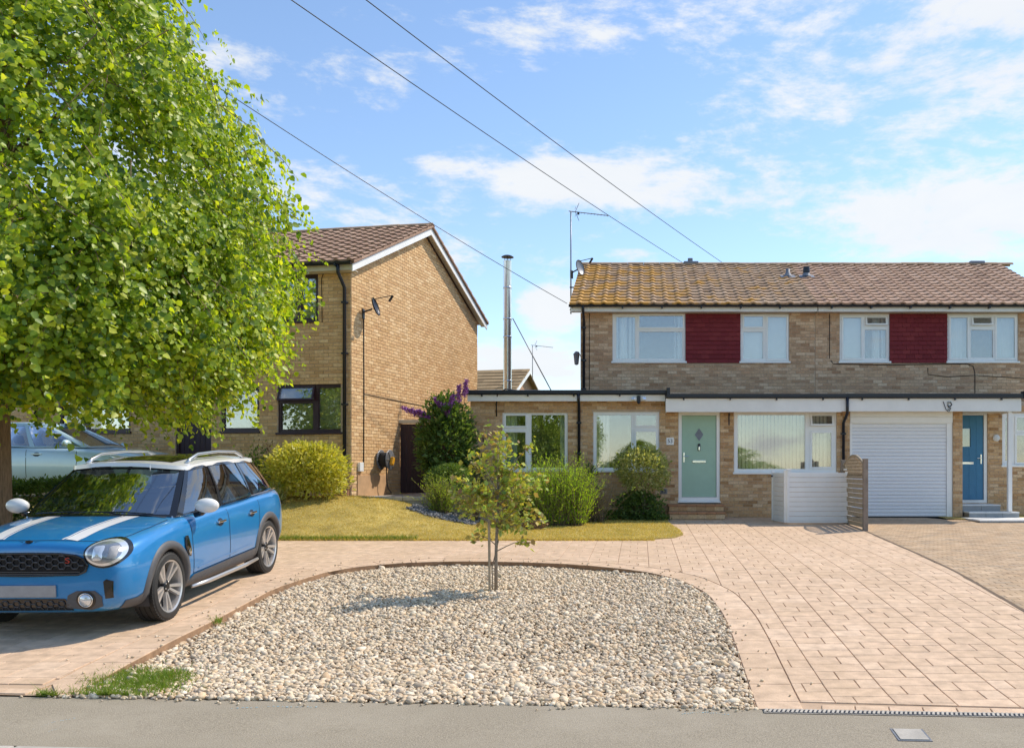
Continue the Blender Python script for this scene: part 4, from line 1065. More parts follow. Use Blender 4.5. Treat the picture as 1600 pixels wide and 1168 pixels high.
# round wall light by the blue door
p = Vector((DX(1556), YD - .011, DZ(684)))
L_ = empty('wall_light', p, label='round white bulkhead light on the brick beside the blue door', cat='light')
X90 = Matrix.Rotation(R(90), 4, 'X')
m_ = MB(); m_.lathe([(.082, 0), (.082, .03), (.072, .045)], 24, X90); m_.build('rim', 'white_upvc', L_, smooth=True)
m_ = MB(); m_.lathe([(.072, .044), (.05, .060), (0, .066)], 24, X90); m_.build('diffuser', 'stone_edge', L_, smooth=True)

# ------------------------------------------------------------------ the neighbour on the left, turned a little
LROT = R(-10.7); LLOC = Vector((-6.26, 19.4, .93))
HL = empty('gabled_house', LLOC, (0, 0, LROT), 'tall buff brick house with gable end and dark purple window frames', 'house')
LM = Matrix.Translation(LLOC) @ Matrix.Rotation(LROT, 4, 'Z'); LMi = LM.inverted()
def lray(px, py):
    return LMi @ Vector((0, 0, CH)), (LMi.to_3x3() @ Vector(((px - CX) / FPX, 1, (CY - py) / FPX)))
def LF(px, py, y=0.0):
    o, d = lray(px, py); t = (y - o.y) / d.y; p = o + d * t; return p.x, p.z
def LS(px, py, x=0.0):
    o, d = lray(px, py); t = (x - o.x) / d.x; p = o + d * t; return p.y, p.z
def frect(a, b, c, d):
    x0, _ = LF(a, (c + d) / 2); x1, _ = LF(b, (c + d) / 2); _, z1 = LF((a + b) / 2, c); _, z0 = LF((a + b) / 2, d); return (x0, x1, z0, z1)
LE = LF(548, 418)[1]; DEP = 7.5; LAP = LS(663, 366)[1]; XW = -9.3
w1 = frect(405, 497, 430, 503); w2 = frect(434, 538, 600, 676); w3 = frect(345, 405, 604, 674); w4 = frect(92, 204, 598, 675)
w5 = frect(230, 330, 430, 503); w6 = frect(60, 160, 430, 503); ld = frect(274, 330, 612, 772); ld = (ld[0], ld[1], 0, ld[3])
brick_wall(HL, XW, 0, -.1, LE, 0, [w1, w2, w3, w4, w5, w6, ld], 'brick_buff', 'mortar', None, 60, focus=(-.6, 2.8), name='front_wall')
X90z = Matrix.Translation((.002, 0, 0)) @ Matrix.Rotation(R(90), 4, 'Z')
brick_wall(HL, .002, DEP, -.1, LE, 0, [], 'brick_buff', 'mortar', X90z, 240, focus=(1.6, 2.2), gable=(DEP / 2, LAP), name='gable_wall')
m_ = MB(); m_.box(XW, -.25, DEP - .24, DEP - .002, -.1, LE); m_.box(XW, XW + .24, .25, DEP - .25, -.1, LE); m_.prism([(.0, LE), (DEP, LE), (DEP / 2, LAP)], XW, XW + .2, 'x'); m_.build('rear_wall', 'brick_buff', HL)
def cells_of(r, cols, vent=None):
    """equal lights across a window; vent = index of the light with a top sash"""
    out = []; w = (r[1] - r[0]) / sum(cols); x = r[0]
    for i, c in enumerate(cols):
        a, b = x + .06, x + c * w - .06; x += c * w
        if vent == i:
            zt = r[2] + (r[3] - r[2]) * .66; out += [(a, b, zt + .04, r[3] - .07, 'o'), (a, b, r[2] + .07, zt - .04, 'f')]
        else: out.append((a, b, r[2] + .07, r[3] - .07, 'f'))
    return out
dr_ = lambda r, mm: [('blind', r[0] + .03, r[1] - .03, mm)]
window(HL, *w1, 0, cells_of(w1, (1, .8, .9)), 'purple_frame', dress=dr_(w1, 'curtain_white'))
window(HL, *w2, 0, cells_of(w2, (1.3, 1), 0), 'purple_frame', dress=dr_(w2, 'blind_green'))
window(HL, *w3, 0, cells_of(w3, (1,)), 'purple_frame', dress=dr_(w3, 'blind_green'))
window(HL, *w4, 0, cells_of(w4, (.6, 1)), 'purple_frame', dress=dr_(w4, 'blind_green'))
window(HL, *w5, 0, cells_of(w5, (1, 1)), 'purple_frame', dress=dr_(w5, 'curtain_white'))
window(HL, *w6, 0, cells_of(w6, (1, 1)), 'purple_frame', dress=dr_(w6, 'curtain_white'))
fr = MB(); fr.plate(ld[0], ld[1], .02, ld[3], [(ld[0] + .06, ld[1] - .06, .02, ld[3] - .06)], .03, .12); D = fr.build('door', 'purple_frame', HL)
n = 6; w = (ld[1] - ld[0] - .12) / n
for i in range(n):
    q = MB(); q.bbox(ld[0] + .06 + i * w + .002, ld[0] + .06 + (i + 1) * w - .002, .06, .10, .02, ld[3] - .06, .006); q.build('board', 'purple_wood', D)
# roof
ov, vg = .32, .24; sl_ = (LAP - LE) / (DEP / 2); RZ = LAP + .20; EZ = RZ - sl_ * (DEP / 2 + ov)
rf = MB()
for s in (1, -1):
    ya = DEP / 2 - s * (DEP / 2 + ov)
    rf.add([(x, y, z - d) for d in (0, .05) for x in (XW - vg, vg) for y, z in ((ya, EZ), (DEP / 2, RZ - .004))], [(0, 1, 3, 2), (4, 6, 7, 5), (0, 2, 6, 4), (1, 5, 7, 3), (0, 4, 5, 1), (2, 3, 7, 6)])
roofL = rf.build('roof', 'roof_tile_brown', HL)
roof_slope(roofL, tile_b, vg - 24 * .3, 24, -ov - .04, EZ - .01, DEP / 2, RZ, limit=300)
roof_slope(roofL, tile_b, vg - 32 * .3, 8, -ov - .04, EZ - .01, DEP / 2, RZ, limit=0)
k = MB(); pr = [(.13 * math.cos(a), -.02 + .10 * math.sin(a)) for a in [R(20 + 14 * i) for i in range(11)]]
k.prism(pr + [(a, b - .02) for a, b in pr[::-1]], -.445, 0, 'x'); kme = k.mesh('ridge_tile', 'ridge_clay')
for i in range(20):
    o = link_mesh('ridge_tile', kme, None, roofL); o.location = (vg - i * .452, DEP / 2, RZ + random.uniform(-.004, .006))
# rear-slope tile ends seen along the verge
v = MB()
for s in (1, -1):
    for i in range(12):
        t0, t1 = i / 12, (i + 1) / 12; y0 = DEP / 2 - s * (DEP / 2 + ov) * (1 - t0); y1 = DEP / 2 - s * (DEP / 2 + ov) * (1 - t1)
        z0 = EZ + (RZ - EZ) * t0; z1 = EZ + (RZ - EZ) * t1
        v.prism([(y0, z0 - .03), (y1, z1 - .03), (y1, z1 + .006), (y0, z0 + .032)], vg - .05, vg + .012, 'x')
v.build('verge_tiles', 'roof_tile_brown', HL)
for s in (1, -1):
    v = MB(); ya = DEP / 2 - s * (DEP / 2 + ov - .02)
    v.prism([(ya, EZ - .03), (DEP / 2, RZ - .052), (DEP / 2, RZ - .225), (ya, EZ - .205)], vg - .06, vg - .035, 'x'); v.build('bargeboard', 'white_board', HL)
    v = MB(); v.prism([(ya, EZ - .10), (DEP / 2, RZ - .12), (DEP / 2, RZ - .135), (ya, EZ - .115)], .014, vg - .061, 'x'); v.build('verge_soffit', 'cream_soffit', HL)
f = MB(); f.box(XW - .2, vg - .065, -ov + .03, -ov + .055, EZ - .17, EZ - .03); f.build('fascia', 'cream_soffit', HL)
f = MB(); f.box(XW - .2, vg - .065, -ov + .056, -.012, EZ - .165, EZ - .15); f.build('soffit', 'cream_soffit', HL)
gutter(HL, XW - .2, vg - .03, -ov - .04, EZ - .015)
dx = LF(541, 560)[0]
downpipe(HL, [(dx, -ov - .04, EZ - .06), (dx, -ov - .03, EZ - .22), (dx, -.075, EZ - .5), (dx, -.075, .16)], .038, [(dx, -.075, z) for z in (4.2, 3.1, 2.0, .75)])
dx2 = LF(60, 640)[0]
downpipe(HL, [(dx2, -ov - .04, EZ - .06), (dx2, -ov - .03, EZ - .22), (dx2, -.075, EZ - .5), (dx2, -.075, .1)], .038)
cable(HL, 'cable', [LM.inverted() @ LM @ Vector((LF(507, 424)[0], -.016, LF(507, 424)[1])), (LF(503, 436)[0], -.016, LF(503, 436)[1]), (LF(504, 504)[0], -.016, LF(504, 504)[1])], .008)
y_, z_ = LS(567, 493); y2, z2 = LS(567, 730)
cable(HL, 'cable', [(.02, y_, z_), (.02, y_ + .01, (z_ + z2) / 2), (.02, y2, z2)], .014)
ya, za = LS(567, 615); yb, zb = LS(690, 640)
cable(HL, 'cable', [(.018, ya, za), (.018, yb, zb)], .008)
m_ = MB(); m_.box(.012, .03, .25, LS(603, 745)[0], -.05, LS(560, 742)[1]); m_.build('render_patch', 'cladding_panel', HL)
# meter box, pot under the downpipe
def on_side(px, py, out=.0):
    y, z = LS(px, py); return LM @ Vector((out, y, z))
p = on_side(561, 729, .012)
o = MB(); o.bbox(0, .06, -.085, .085, -.1, .1, .008); ob = o.build('junction_box', 'white_upvc'); ob.location = p; ob.rotation_euler = (0, 0, LROT)
tag(ob, 'small white junction box low on the gable wall', 'box')
pp = LM @ Vector((dx, -.11, 0))
PT = empty('drain_collar', (pp.x, pp.y, .93), label='terracotta drain collar at the foot of the black downpipe', cat='drain')
m_ = MB(); m_.lathe([(.10, 0), (.115, .12), (.12, .2), (.14, .21), (.14, .26), (.118, .26), (.10, .2)], 20); m_.build('collar', 'terracotta', PT, smooth=True)
m_ = MB(); m_.lathe([(.105, .19), (0, .19)], 20); m_.build('infill', 'soil', PT)

# side gate between the houses
gx0, gx1, gy = -5.80, -3.96, 21.7
G = empty('side_gate', ((gx0 + gx1) / 2, gy, .93), label='tall dark purple boarded side gate between the two houses', cat='gate')
hw = (gx1 - gx0) / 2; n = 13; w = 2 * hw / n
for i in range(n):
    m_ = MB(); m_.bbox(-hw + i * w + .002, -hw + (i + 1) * w - .002, -.012, .012, .03, 1.70, .004); m_.build('board', 'purple_wood', G)
for z in (.25, 1.45):
    m_ = MB(); m_.bbox(-hw, hw, .013, .05, z, z + .1, .004); m_.build('rail', 'purple_wood', G)
m_ = MB(); m_.bbox(-hw - .04, hw, -.05, .07, 1.715, 1.80, .006); m_.build('lintel', 'cream_soffit', G)

# house beyond the gap
FH = empty('distant_house', (W(828, 577, 44).x - math.cos(R(14)) * (W(826, 577, 44).x + 8.5), 44 + math.sin(R(14)) * (W(826, 577, 44).x + 8.5), .6), (0, 0, R(-14)), label='far house with mossy tiled roof seen between the two houses', cat='house')
p0, p1 = W(700, 577, 44), W(826, 577, 44); rz = p0.z - .6; x0, x1 = -3.6, p1.x + 8.5
m_ = MB(); m_.box(x0, x1 - .3, -3, 3, 0, rz - 1.9); m_.prism([(-3, rz - 1.899), (3, rz - 1.899), (0, rz - .15)], x1 - .5, x1 - .3, 'x'); m_.build('wall', 'brick_far', FH)
rr = MB(); 
for s in (1, -1):
    rr.add([(x, s * y, z - d) for d in (0, .06) for x in (x0, x1) for y, z in ((3.4, rz - 2.15), (0, rz))], [(0, 1, 3, 2), (4, 6, 7, 5), (0, 2, 6, 4), (1, 5, 7, 3), (0, 4, 5, 1), (2, 3, 7, 6)])
rfar = rr.build('roof', 'roof_tile_far', FH)
rl = math.hypot(3.4, 2.15); pt = math.atan2(2.15, 3.4); tm = MB(); tm.prism([(0, .05), (.36, .02), (.36, 0), (0, 0)], 0, .325, 'x'); tme = tm.mesh('tile', 'roof_tile_far')
for r_ in range(12):
    for c_ in range(18):
        o = link_mesh('tile', tme, None, rfar); o.matrix_local = Matrix.Translation((x1 - .33 * (c_ + 1), -3.42 + math.cos(pt) * .335 * r_, rz - 2.15 + math.sin(pt) * .335 * r_)) @ Matrix.Rotation(pt, 4, 'X')
m_ = MB()
for s in (1, -1): m_.prism([(s * 3.4, rz - 2.17), (0, rz - .02), (0, rz - .2), (s * 3.4, rz - 2.35)], x1 - .01, x1 + .03, 'x')
m_.build('bargeboard', 'white_board', FH)
# ------------------------------------------------------------------ vehicles
mat('paint_blue', (.012, .215, .52), .28, .15, var=.03, coat=1.0)
mat('paint_pale_blue', (.52, .72, .85), .3, .2, var=.03, coat=1.0)
mat('paint_white', (.80, .79, .76), .3, var=.03, coat=.8)
mat('stripe_white', (.80, .80, .80), .35, var=.02, coat=.6)
mat('gloss_black', (.008, .008, .009), .12, var=0, coat=.5)
mat('seam_dark', (.006, .02, .045), .6, var=0)
mat('arch_plastic', (.085, .085, .09), .55, var=.1, bump=.1, bscale=400)
mat('tyre_rubber', (.022, .021, .020), .7, var=.25, scale=20)
mat('rim_silver', (.62, .60, .58), .3, .7, var=.04)
mat('rim_dark', (.016, .016, .018), .4, .4, var=.05)
mat('cabin_dark', (.045, .045, .05), .8, var=.2)
mat('plate_grey', (.34, .34, .35), .5, var=.12, scale=12)
mat('badge_red', (.45, .05, .03), .35, var=0)
mat('lens_white', (.72, .76, .80), .15, .5, var=.05, coat=.5)
mat('lamp_grey', (.30, .33, .37), .2, .6, var=.2, scale=30, coat=.5)
mat('amber', (.6, .25, .02), .3, var=0)

def eval_mesh(o):
    dg = bpy.context.evaluated_depsgraph_get(); dg.update(); return bpy.data.meshes.new_from_object(o.evaluated_get(dg))
def hull_mesh(stations, name, m, arches, arch_r):
    mb = MB(); k = None; rings = []
    for x, half in stations:
        ring = [(x, y, z) for y, z in half] + [(x, -y, z) for y, z in half[-2:0:-1]]; rings.append(ring)
    k = len(rings[0])
    for r in rings: mb.v += r
    for i in range(len(rings) - 1):
        for j in range(k): mb.f.append((i * k + j, i * k + (j + 1) % k, (i + 1) * k + (j + 1) % k, (i + 1) * k + j))
    mb.f += [tuple(range(k)), tuple((len(rings) - 1) * k + j for j in range(k - 1, -1, -1))]
    o = mb.build(name, m); 
    bm = bmesh.new(); bm.from_mesh(o.data); bmesh.ops.recalc_face_normals(bm, faces=bm.faces); bm.to_mesh(o.data); bm.free()
    o.modifiers.new('s', 'SUBSURF').levels = 3
    me = eval_mesh(o); old = o.data; o.modifiers.clear(); o.data = me; bpy.data.meshes.remove(old)
    bvh = BVHTree.FromPolygons([v.co.copy() for v in o.data.vertices], [tuple(p.vertices) for p in o.data.polygons])
    cutters = []
    for ax, az in arches:
        c = MB(); c.lathe([(0, -1.2), (arch_r, -1.2), (arch_r, 1.2), (0, 1.2)], 40, Matrix.Translation((ax, 0, az)) @ Matrix.Rotation(R(90), 4, 'X'))
        co = c.build('cutter', 'cabin_dark'); bm = bmesh.new(); bm.from_mesh(co.data); bmesh.ops.remove_doubles(bm, verts=bm.verts, dist=1e-5); bmesh.ops.recalc_face_normals(bm, faces=bm.faces); bm.to_mesh(co.data); bm.free()
        b = o.modifiers.new('b', 'BOOLEAN'); b.operation = 'DIFFERENCE'; b.object = co; b.solver = 'EXACT'; b.material_mode = 'TRANSFER'; cutters.append(co)
    me = eval_mesh(o); old = o.data; o.modifiers.clear(); o.data = me; bpy.data.meshes.remove(old)
    for c in cutters: bpy.data.objects.remove(c)
    o.data.name = name; autosmooth(o, 40); return o, bvh
def cast(bvh, u, v, axis):
    if axis == 'top': o, d = Vector((u, v, 3)), Vector((0, 0, -1))
    elif axis == 'front': o, d = Vector((4, u, v)), Vector((-1, 0, 0))
    elif axis == 'left': o, d = Vector((u, 3, v)), Vector((0, -1, 0))
    else: o, d = Vector((u, -3, v)), Vector((0, 1, 0))
    loc, n, _, _ = bvh.ray_cast(o, d)
    if loc is None:
        loc, n, _, _ = bvh.find_nearest(o + d * 2.0)
    return loc, n
def patch(bvh, outline, axis, off=.004, rings=5, dome=0.0, along=None):
    """disc of surface that follows the body inside an outline, lifted by off"""
    outline = [tuple(outline[i - 1][t] + (outline[i][t] - outline[i - 1][t]) * q / 4 for t in (0, 1)) for i in range(len(outline)) for q in range(4)] if len(outline) < 16 else outline
    n = len(outline); cu = sum(p[0] for p in outline) / n; cv = sum(p[1] for p in outline) / n
    mb = MB(); l, nn = cast(bvh, cu, cv, axis); vs = [l + nn * (off + dome)]
    for r in range(1, rings + 1):
        t = r / rings
        for a, b in outline:
            l, nn = cast(bvh, cu + (a - cu) * t, cv + (b - cv) * t, axis); vs.append(l + nn * (off + dome * (1 - t * t)))
    fs = [(0, 1 + i, 1 + (i + 1) % n) for i in range(n)]
    for r in range(rings - 1):
        for i in range(n): fs.append((1 + r * n + i, 1 + (r + 1) * n + i, 1 + (r + 1) * n + (i + 1) % n, 1 + r * n + (i + 1) % n))
    mb.add(vs, fs); return mb
def strip(bvh, path, w, axis, off=.003, n=None):
    """ribbon along a path of (u,v) lying on the body"""
    P = []
    for i in range(len(path) - 1):
        k = max(2, int(math.dist(path[i], path[i + 1]) / .05))
        P += [tuple(path[i][t] + (path[i + 1][t] - path[i][t]) * q / k for t in (0, 1)) for q in range(k)]
    P.append(path[-1]); mb = MB(); vs = []
    for i, p in enumerate(P):
        a = Vector(P[max(0, i - 1)]); b = Vector(P[min(len(P) - 1, i + 1)]); t = (b - a).normalized(); nn = Vector((-t.y, t.x)) * w / 2
        for s in (-1, 0, 1):
            l, no = cast(bvh, p[0] + nn.x * s, p[1] + nn.y * s, axis); vs.append(l + no * off)
    for i in range(len(P) - 1):
        for s in (0, 1): mb.f.append((3 * i + s, 3 * i + s + 1, 3 * i + 4 + s, 3 * i + 3 + s))
    mb.v = [tuple(v) for v in vs]; return mb
def rrect(cu, cv, a, b, r, n=6):
    out = []
    for sx, sy, st in ((1, 1, 0), (-1, 1, 90), (-1, -1, 180), (1, -1, 270)):
        for i in range(n + 1):
            t = R(st + 90 * i / n); out.append((cu + sx * (a - r) + r * math.cos(t), cv + sy * (b - r) + r * math.sin(t)))
    return out
def ellipse(cu, cv, a, b, n=28, tilt=0.0):
    return [(cu + a * math.cos(t) * math.cos(tilt) - b * math.sin(t) * math.sin(tilt), cv + a * math.cos(t) * math.sin(tilt) + b * math.sin(t) * math.cos(tilt)) for t in [2 * math.pi * i / n for i in range(n)]]
def panel(q, l, r, b, t, bulge, nrm, frame, glass, ns=8, nt=4):
    """glazed panel between four corners q (bl, br, tr, tl) with frame widths as fractions"""
    q = [Vector(v) for v in q]; nrm = Vector(nrm)
    def P(s, u, off=0):
        p = q[0].lerp(q[1], s).lerp(q[3].lerp(q[2], s), u); return p + nrm * (bulge * 4 * s * (1 - s) + bulge * .5 * 4 * u * (1 - u) + off)
    S = [0, l] + [l + (1 - l - r) * i / ns for i in range(1, ns)] + [1 - r, 1]; U = [0, b] + [b + (1 - b - t) * i / nt for i in range(1, nt)] + [1 - t, 1]
    for i in range(len(S) - 1):
        for j in range(len(U) - 1):
            inner = 0 < i < len(S) - 2 and 0 < j < len(U) - 2
            (glass if inner else frame).add([P(S[i], U[j], -.006 if inner else 0), P(S[i + 1], U[j], -.006 if inner else 0), P(S[i + 1], U[j + 1], -.006 if inner else 0), P(S[i], U[j + 1], -.006 if inner else 0)], [(0, 1, 2, 3)])
def make_wheel(car, x, y, z, r=.343, w=.225, side=1, spokes=5, steel=False):
    """wheel standing at (x, y outer face, z); side = +1 left"""
    M = Matrix.Translation((x, y - side * w / 2, z)) @ Matrix.Rotation(R(-90 * side), 4, 'X')      # local +z points out of the car
    hw = w / 2; rr = r * .755
    t = MB(); prof = [(rr, -hw + .01), (r * .80, -hw), (r * .93, -hw + .006), (r - .006, -hw + .022), (r, -hw + .045)]
    for gz_ in (-.05, 0, .05): prof += [(r, gz_ - .006), (r - .008, gz_ - .005), (r - .008, gz_ + .005), (r, gz_ + .006)]
    prof += [(r, hw - .045), (r - .006, hw - .022), (r * .93, hw - .006), (r * .80, hw), (rr, hw - .01)]
    t.lathe(prof, 48, M)
    rm = MB(); rm.lathe([(rr, -hw + .012), (rr - .012, -hw + .02), (rr - .02, hw - .05), (rr - .012, hw - .012), (rr + .004, hw - .004), (rr + .004, hw - .014)], 48, M)
    wheel = rm.build('wheel', 'rim_silver', car, smooth=True); autosmooth(wheel, 40)
    tt = t.build('tyre', 'tyre_rubber', wheel); autosmooth(tt, 30)
    tb = MB()                                                   # tread blocks on the shoulders
    for i in range(56):
        a = 2 * math.pi * i / 56
        for s in (-1, 1):
            Mb = M @ Matrix.Rotation(a, 4, 'Z') @ Matrix.Translation((r - .003, 0, s * (hw - .038)))
            tb.box(-.012, .004, -.013, .013, -.022, .022, Mb)
    tb.build('tread', 'tyre_rubber', wheel)
    d = MB(); d.lathe([(0, -.02), (rr - .02, -.02), (rr - .02, -.03), (0, -.03)], 32, M); d.build('barrel', 'rim_dark', wheel)
    for i in range(spokes):
        for off in (-1, 1):
            a = 2 * math.pi * i / spokes + off * .19 + .3
            Ms = M @ Matrix.Rotation(a, 4, 'Z')
            s = MB(); hw0, hw1 = .012, .0155
            vs = [(.045, -hw0, hw - .045), (.045, hw0, hw - .045), (rr - .012, hw1, hw - .014), (rr - .012, -hw1, hw - .014)]
            lo = [(x_, y_ * 1.25, z_ - .03) for x_, y_, z_ in vs]
            s.add([Ms @ Vector(v) for v in vs + lo], [(0, 1, 2, 3), (4, 7, 6, 5), (0, 4, 5, 1), (1, 5, 6, 2), (2, 6, 7, 3), (3, 7, 4, 0)]); s.build('spoke', 'rim_silver', wheel)
    c = MB(); c.lathe([(.062, hw - .075), (.062, hw - .045), (.055, hw - .036), (.03, hw - .032), (0, hw - .032)], 20, M); c.build('hub', 'rim_dark', wheel, smooth=True)
    for i in range(5):
        a = 2 * math.pi * i / 5 + .5; c = MB(); c.lathe([(0, hw - .028), (.009, hw - .03), (.009, hw - .05)], 8, M @ Matrix.Translation((.043 * math.cos(a), .043 * math.sin(a), 0))); c.build('bolt', 'rim_silver', wheel)
    return wheel
def arch_ring(bvh, ax, az, r0, r1, side, a0=-12, a1=192, lip=.012):
    """plastic wheel-arch surround that follows the flank"""
    mb = MB(); n = 30; ax_ = 'left' if side > 0 else 'right'; rows = []
    for i in range(n + 1):
        t = R(a0 + (a1 - a0) * i / n); c, s = math.cos(t), math.sin(t); row = []
        ro = r1
        for rr_, o_ in ((r0, -.05), (r0, lip), (r0 + (ro - r0) * .5, lip + .006), (ro - .012, lip), (ro, .001)):
            u, v = ax + rr_ * c, max(.2, az + rr_ * s); l, nn = cast(bvh, u, v, ax_); row.append((l.x, l.y + side * o_, l.z))
        rows.append(row)
    for row in rows: mb.v += row
    for i in range(n):
        for j in range(4): mb.f.append((i * 5 + j, i * 5 + j + 1, (i + 1) * 5 + j + 1, (i + 1) * 5 + j))
    return mb

def half(zb, yb, ys, zs, ym, zm, yw, zw, yh, zh, yt, zt, yc, zc2, zc):
    return [(0, zb), (yb, zb), (ys, zs), (ym, zm), (yw, zw), (yh, zh), (yt, zt), (yc, zc2), (0, zc)]
def seat(car, x, y, zseat, m='cabin_dark', w=.24, top=1.22):
    s = MB(); s.bbox(x - .08, x + .42, y - w, y + w, zseat - .12, zseat, .05); o = s.build('seat', m, car)
    M = Matrix.Translation((x - .05, y, zseat)) @ Matrix.Rotation(R(-14), 4, 'Y')
    b = MB(); bm = bmesh.new(); bmesh.ops.create_cube(bm, size=1)
    for v in bm.verts: v.co = Vector((v.co.x * .13, v.co.y * 2 * w * (.85 if v.co.z > 0 else 1), (v.co.z + .5) * (top - zseat - .14)))
    bmesh.ops.bevel(bm, geom=bm.edges[:], offset=.045, segments=3, affect='EDGES'); b.bm(bm, M); b.build('seat_back', m, o, smooth=True)
    b = MB(); b.bbox(-.05, .05, -.12, .12, top - zseat - .11, top - zseat + .07, .04); b.build('headrest', m, o, smooth=True, xf=M)
    return o

# ---- the blue car
cp = h(10.33)
MINI = empty('parked_car', (-5.68, 10.33, (h(9.0) + h(11.66)) / 2), (0, math.atan((h(11.66) - h(9.0)) / 2.66), R(-87.6)), 'bright blue compact crossover with white roof and bonnet stripes on the left drive', 'car')
ST = [(2.13, half(.33, .46, .58, .35, .63, .42, .65, .54, .64, .67, .58, .755, .36, .79, .80)),
      (2.115, half(.27, .52, .68, .30, .735, .42, .75, .57, .735, .715, .67, .815, .40, .86, .872)),
      (2.06, half(.235, .58, .75, .275, .805, .42, .82, .59, .805, .745, .735, .85, .43, .905, .918)),
      (1.93, half(.215, .64, .80, .255, .855, .42, .865, .61, .845, .765, .765, .875, .44, .925, .94)),
      (1.70, half(.205, .68, .84, .25, .895, .42, .905, .64, .88, .82, .80, .925, .45, .97, .985)),
      (1.335, half(.20, .70, .86, .25, .905, .42, .912, .66, .888, .86, .815, .96, .46, 1.00, 1.015)),
      (1.08, half(.20, .70, .86, .25, .905, .42, .912, .66, .89, .88, .82, .975, .48, 1.015, 1.03)),
      (.86, half(.20, .70, .86, .25, .905, .42, .912, .66, .89, .895, .825, .985, .60, 1.01, 1.02)),
      (.4, half(.20, .70, .86, .25, .90, .42, .91, .66, .89, .91, .83, .995, .62, 1.005, 1.005)),
      (-.3, half(.20, .70, .86, .25, .90, .42, .91, .66, .89, .92, .83, 1.01, .62, 1.02, 1.02)),
      (-.95, half(.20, .70, .86, .25, .905, .42, .915, .66, .895, .93, .83, 1.03, .62, 1.04, 1.04)),
      (-1.335, half(.21, .70, .86, .26, .91, .43, .92, .67, .90, .94, .83, 1.05, .62, 1.06, 1.06)),
      (-1.75, half(.23, .68, .84, .28, .90, .44, .91, .68, .885, .95, .81, 1.06, .60, 1.08, 1.08)),
      (-2.0, half(.26, .62, .78, .31, .85, .45, .86, .68, .835, .94, .765, 1.06, .56, 1.08, 1.08)),
      (-2.12, half(.30, .54, .70, .35, .77, .46, .78, .68, .76, .90, .70, 1.02, .50, 1.04, 1.04)),
      (-2.14, half(.36, .46, .60, .40, .68, .48, .69, .66, .67, .86, .62, .96, .44, .98, .98))]
AX, AZ = 1.335, .343
body, bv = hull_mesh(ST, 'body', 'paint_blue', [(AX, AZ + .005), (-AX, AZ + .005)], .385)
body.parent = MINI
for ax in (AX, -AX):
    for s in (1, -1):
        make_wheel(MINI, ax, .905 * s, AZ, side=s)
        a = arch_ring(bv, ax, AZ + .005, .372, .452, s, -16 if ax > 0 else -14, 196).build('arch_trim', 'arch_plastic', MINI, smooth=True)
        l = MB(); n = 16
        for i in range(n):
            t0, t1 = R(-20 + 220 * i / n), R(-20 + 220 * (i + 1) / n)
            l.add([(ax + .38 * math.cos(t), s * yy, AZ + .38 * math.sin(t)) for t in (t0, t1) for yy in (.52, .87)], [(0, 1, 3, 2)])
        l.add([(ax + .38 * math.cos(R(-20 + 220 * i / n)), s * .52, AZ + .38 * math.sin(R(-20 + 220 * i / n))) for i in range(n + 1)], [tuple(range(n + 1))])
        l.build('wheel_well', 'cabin_dark', MINI)
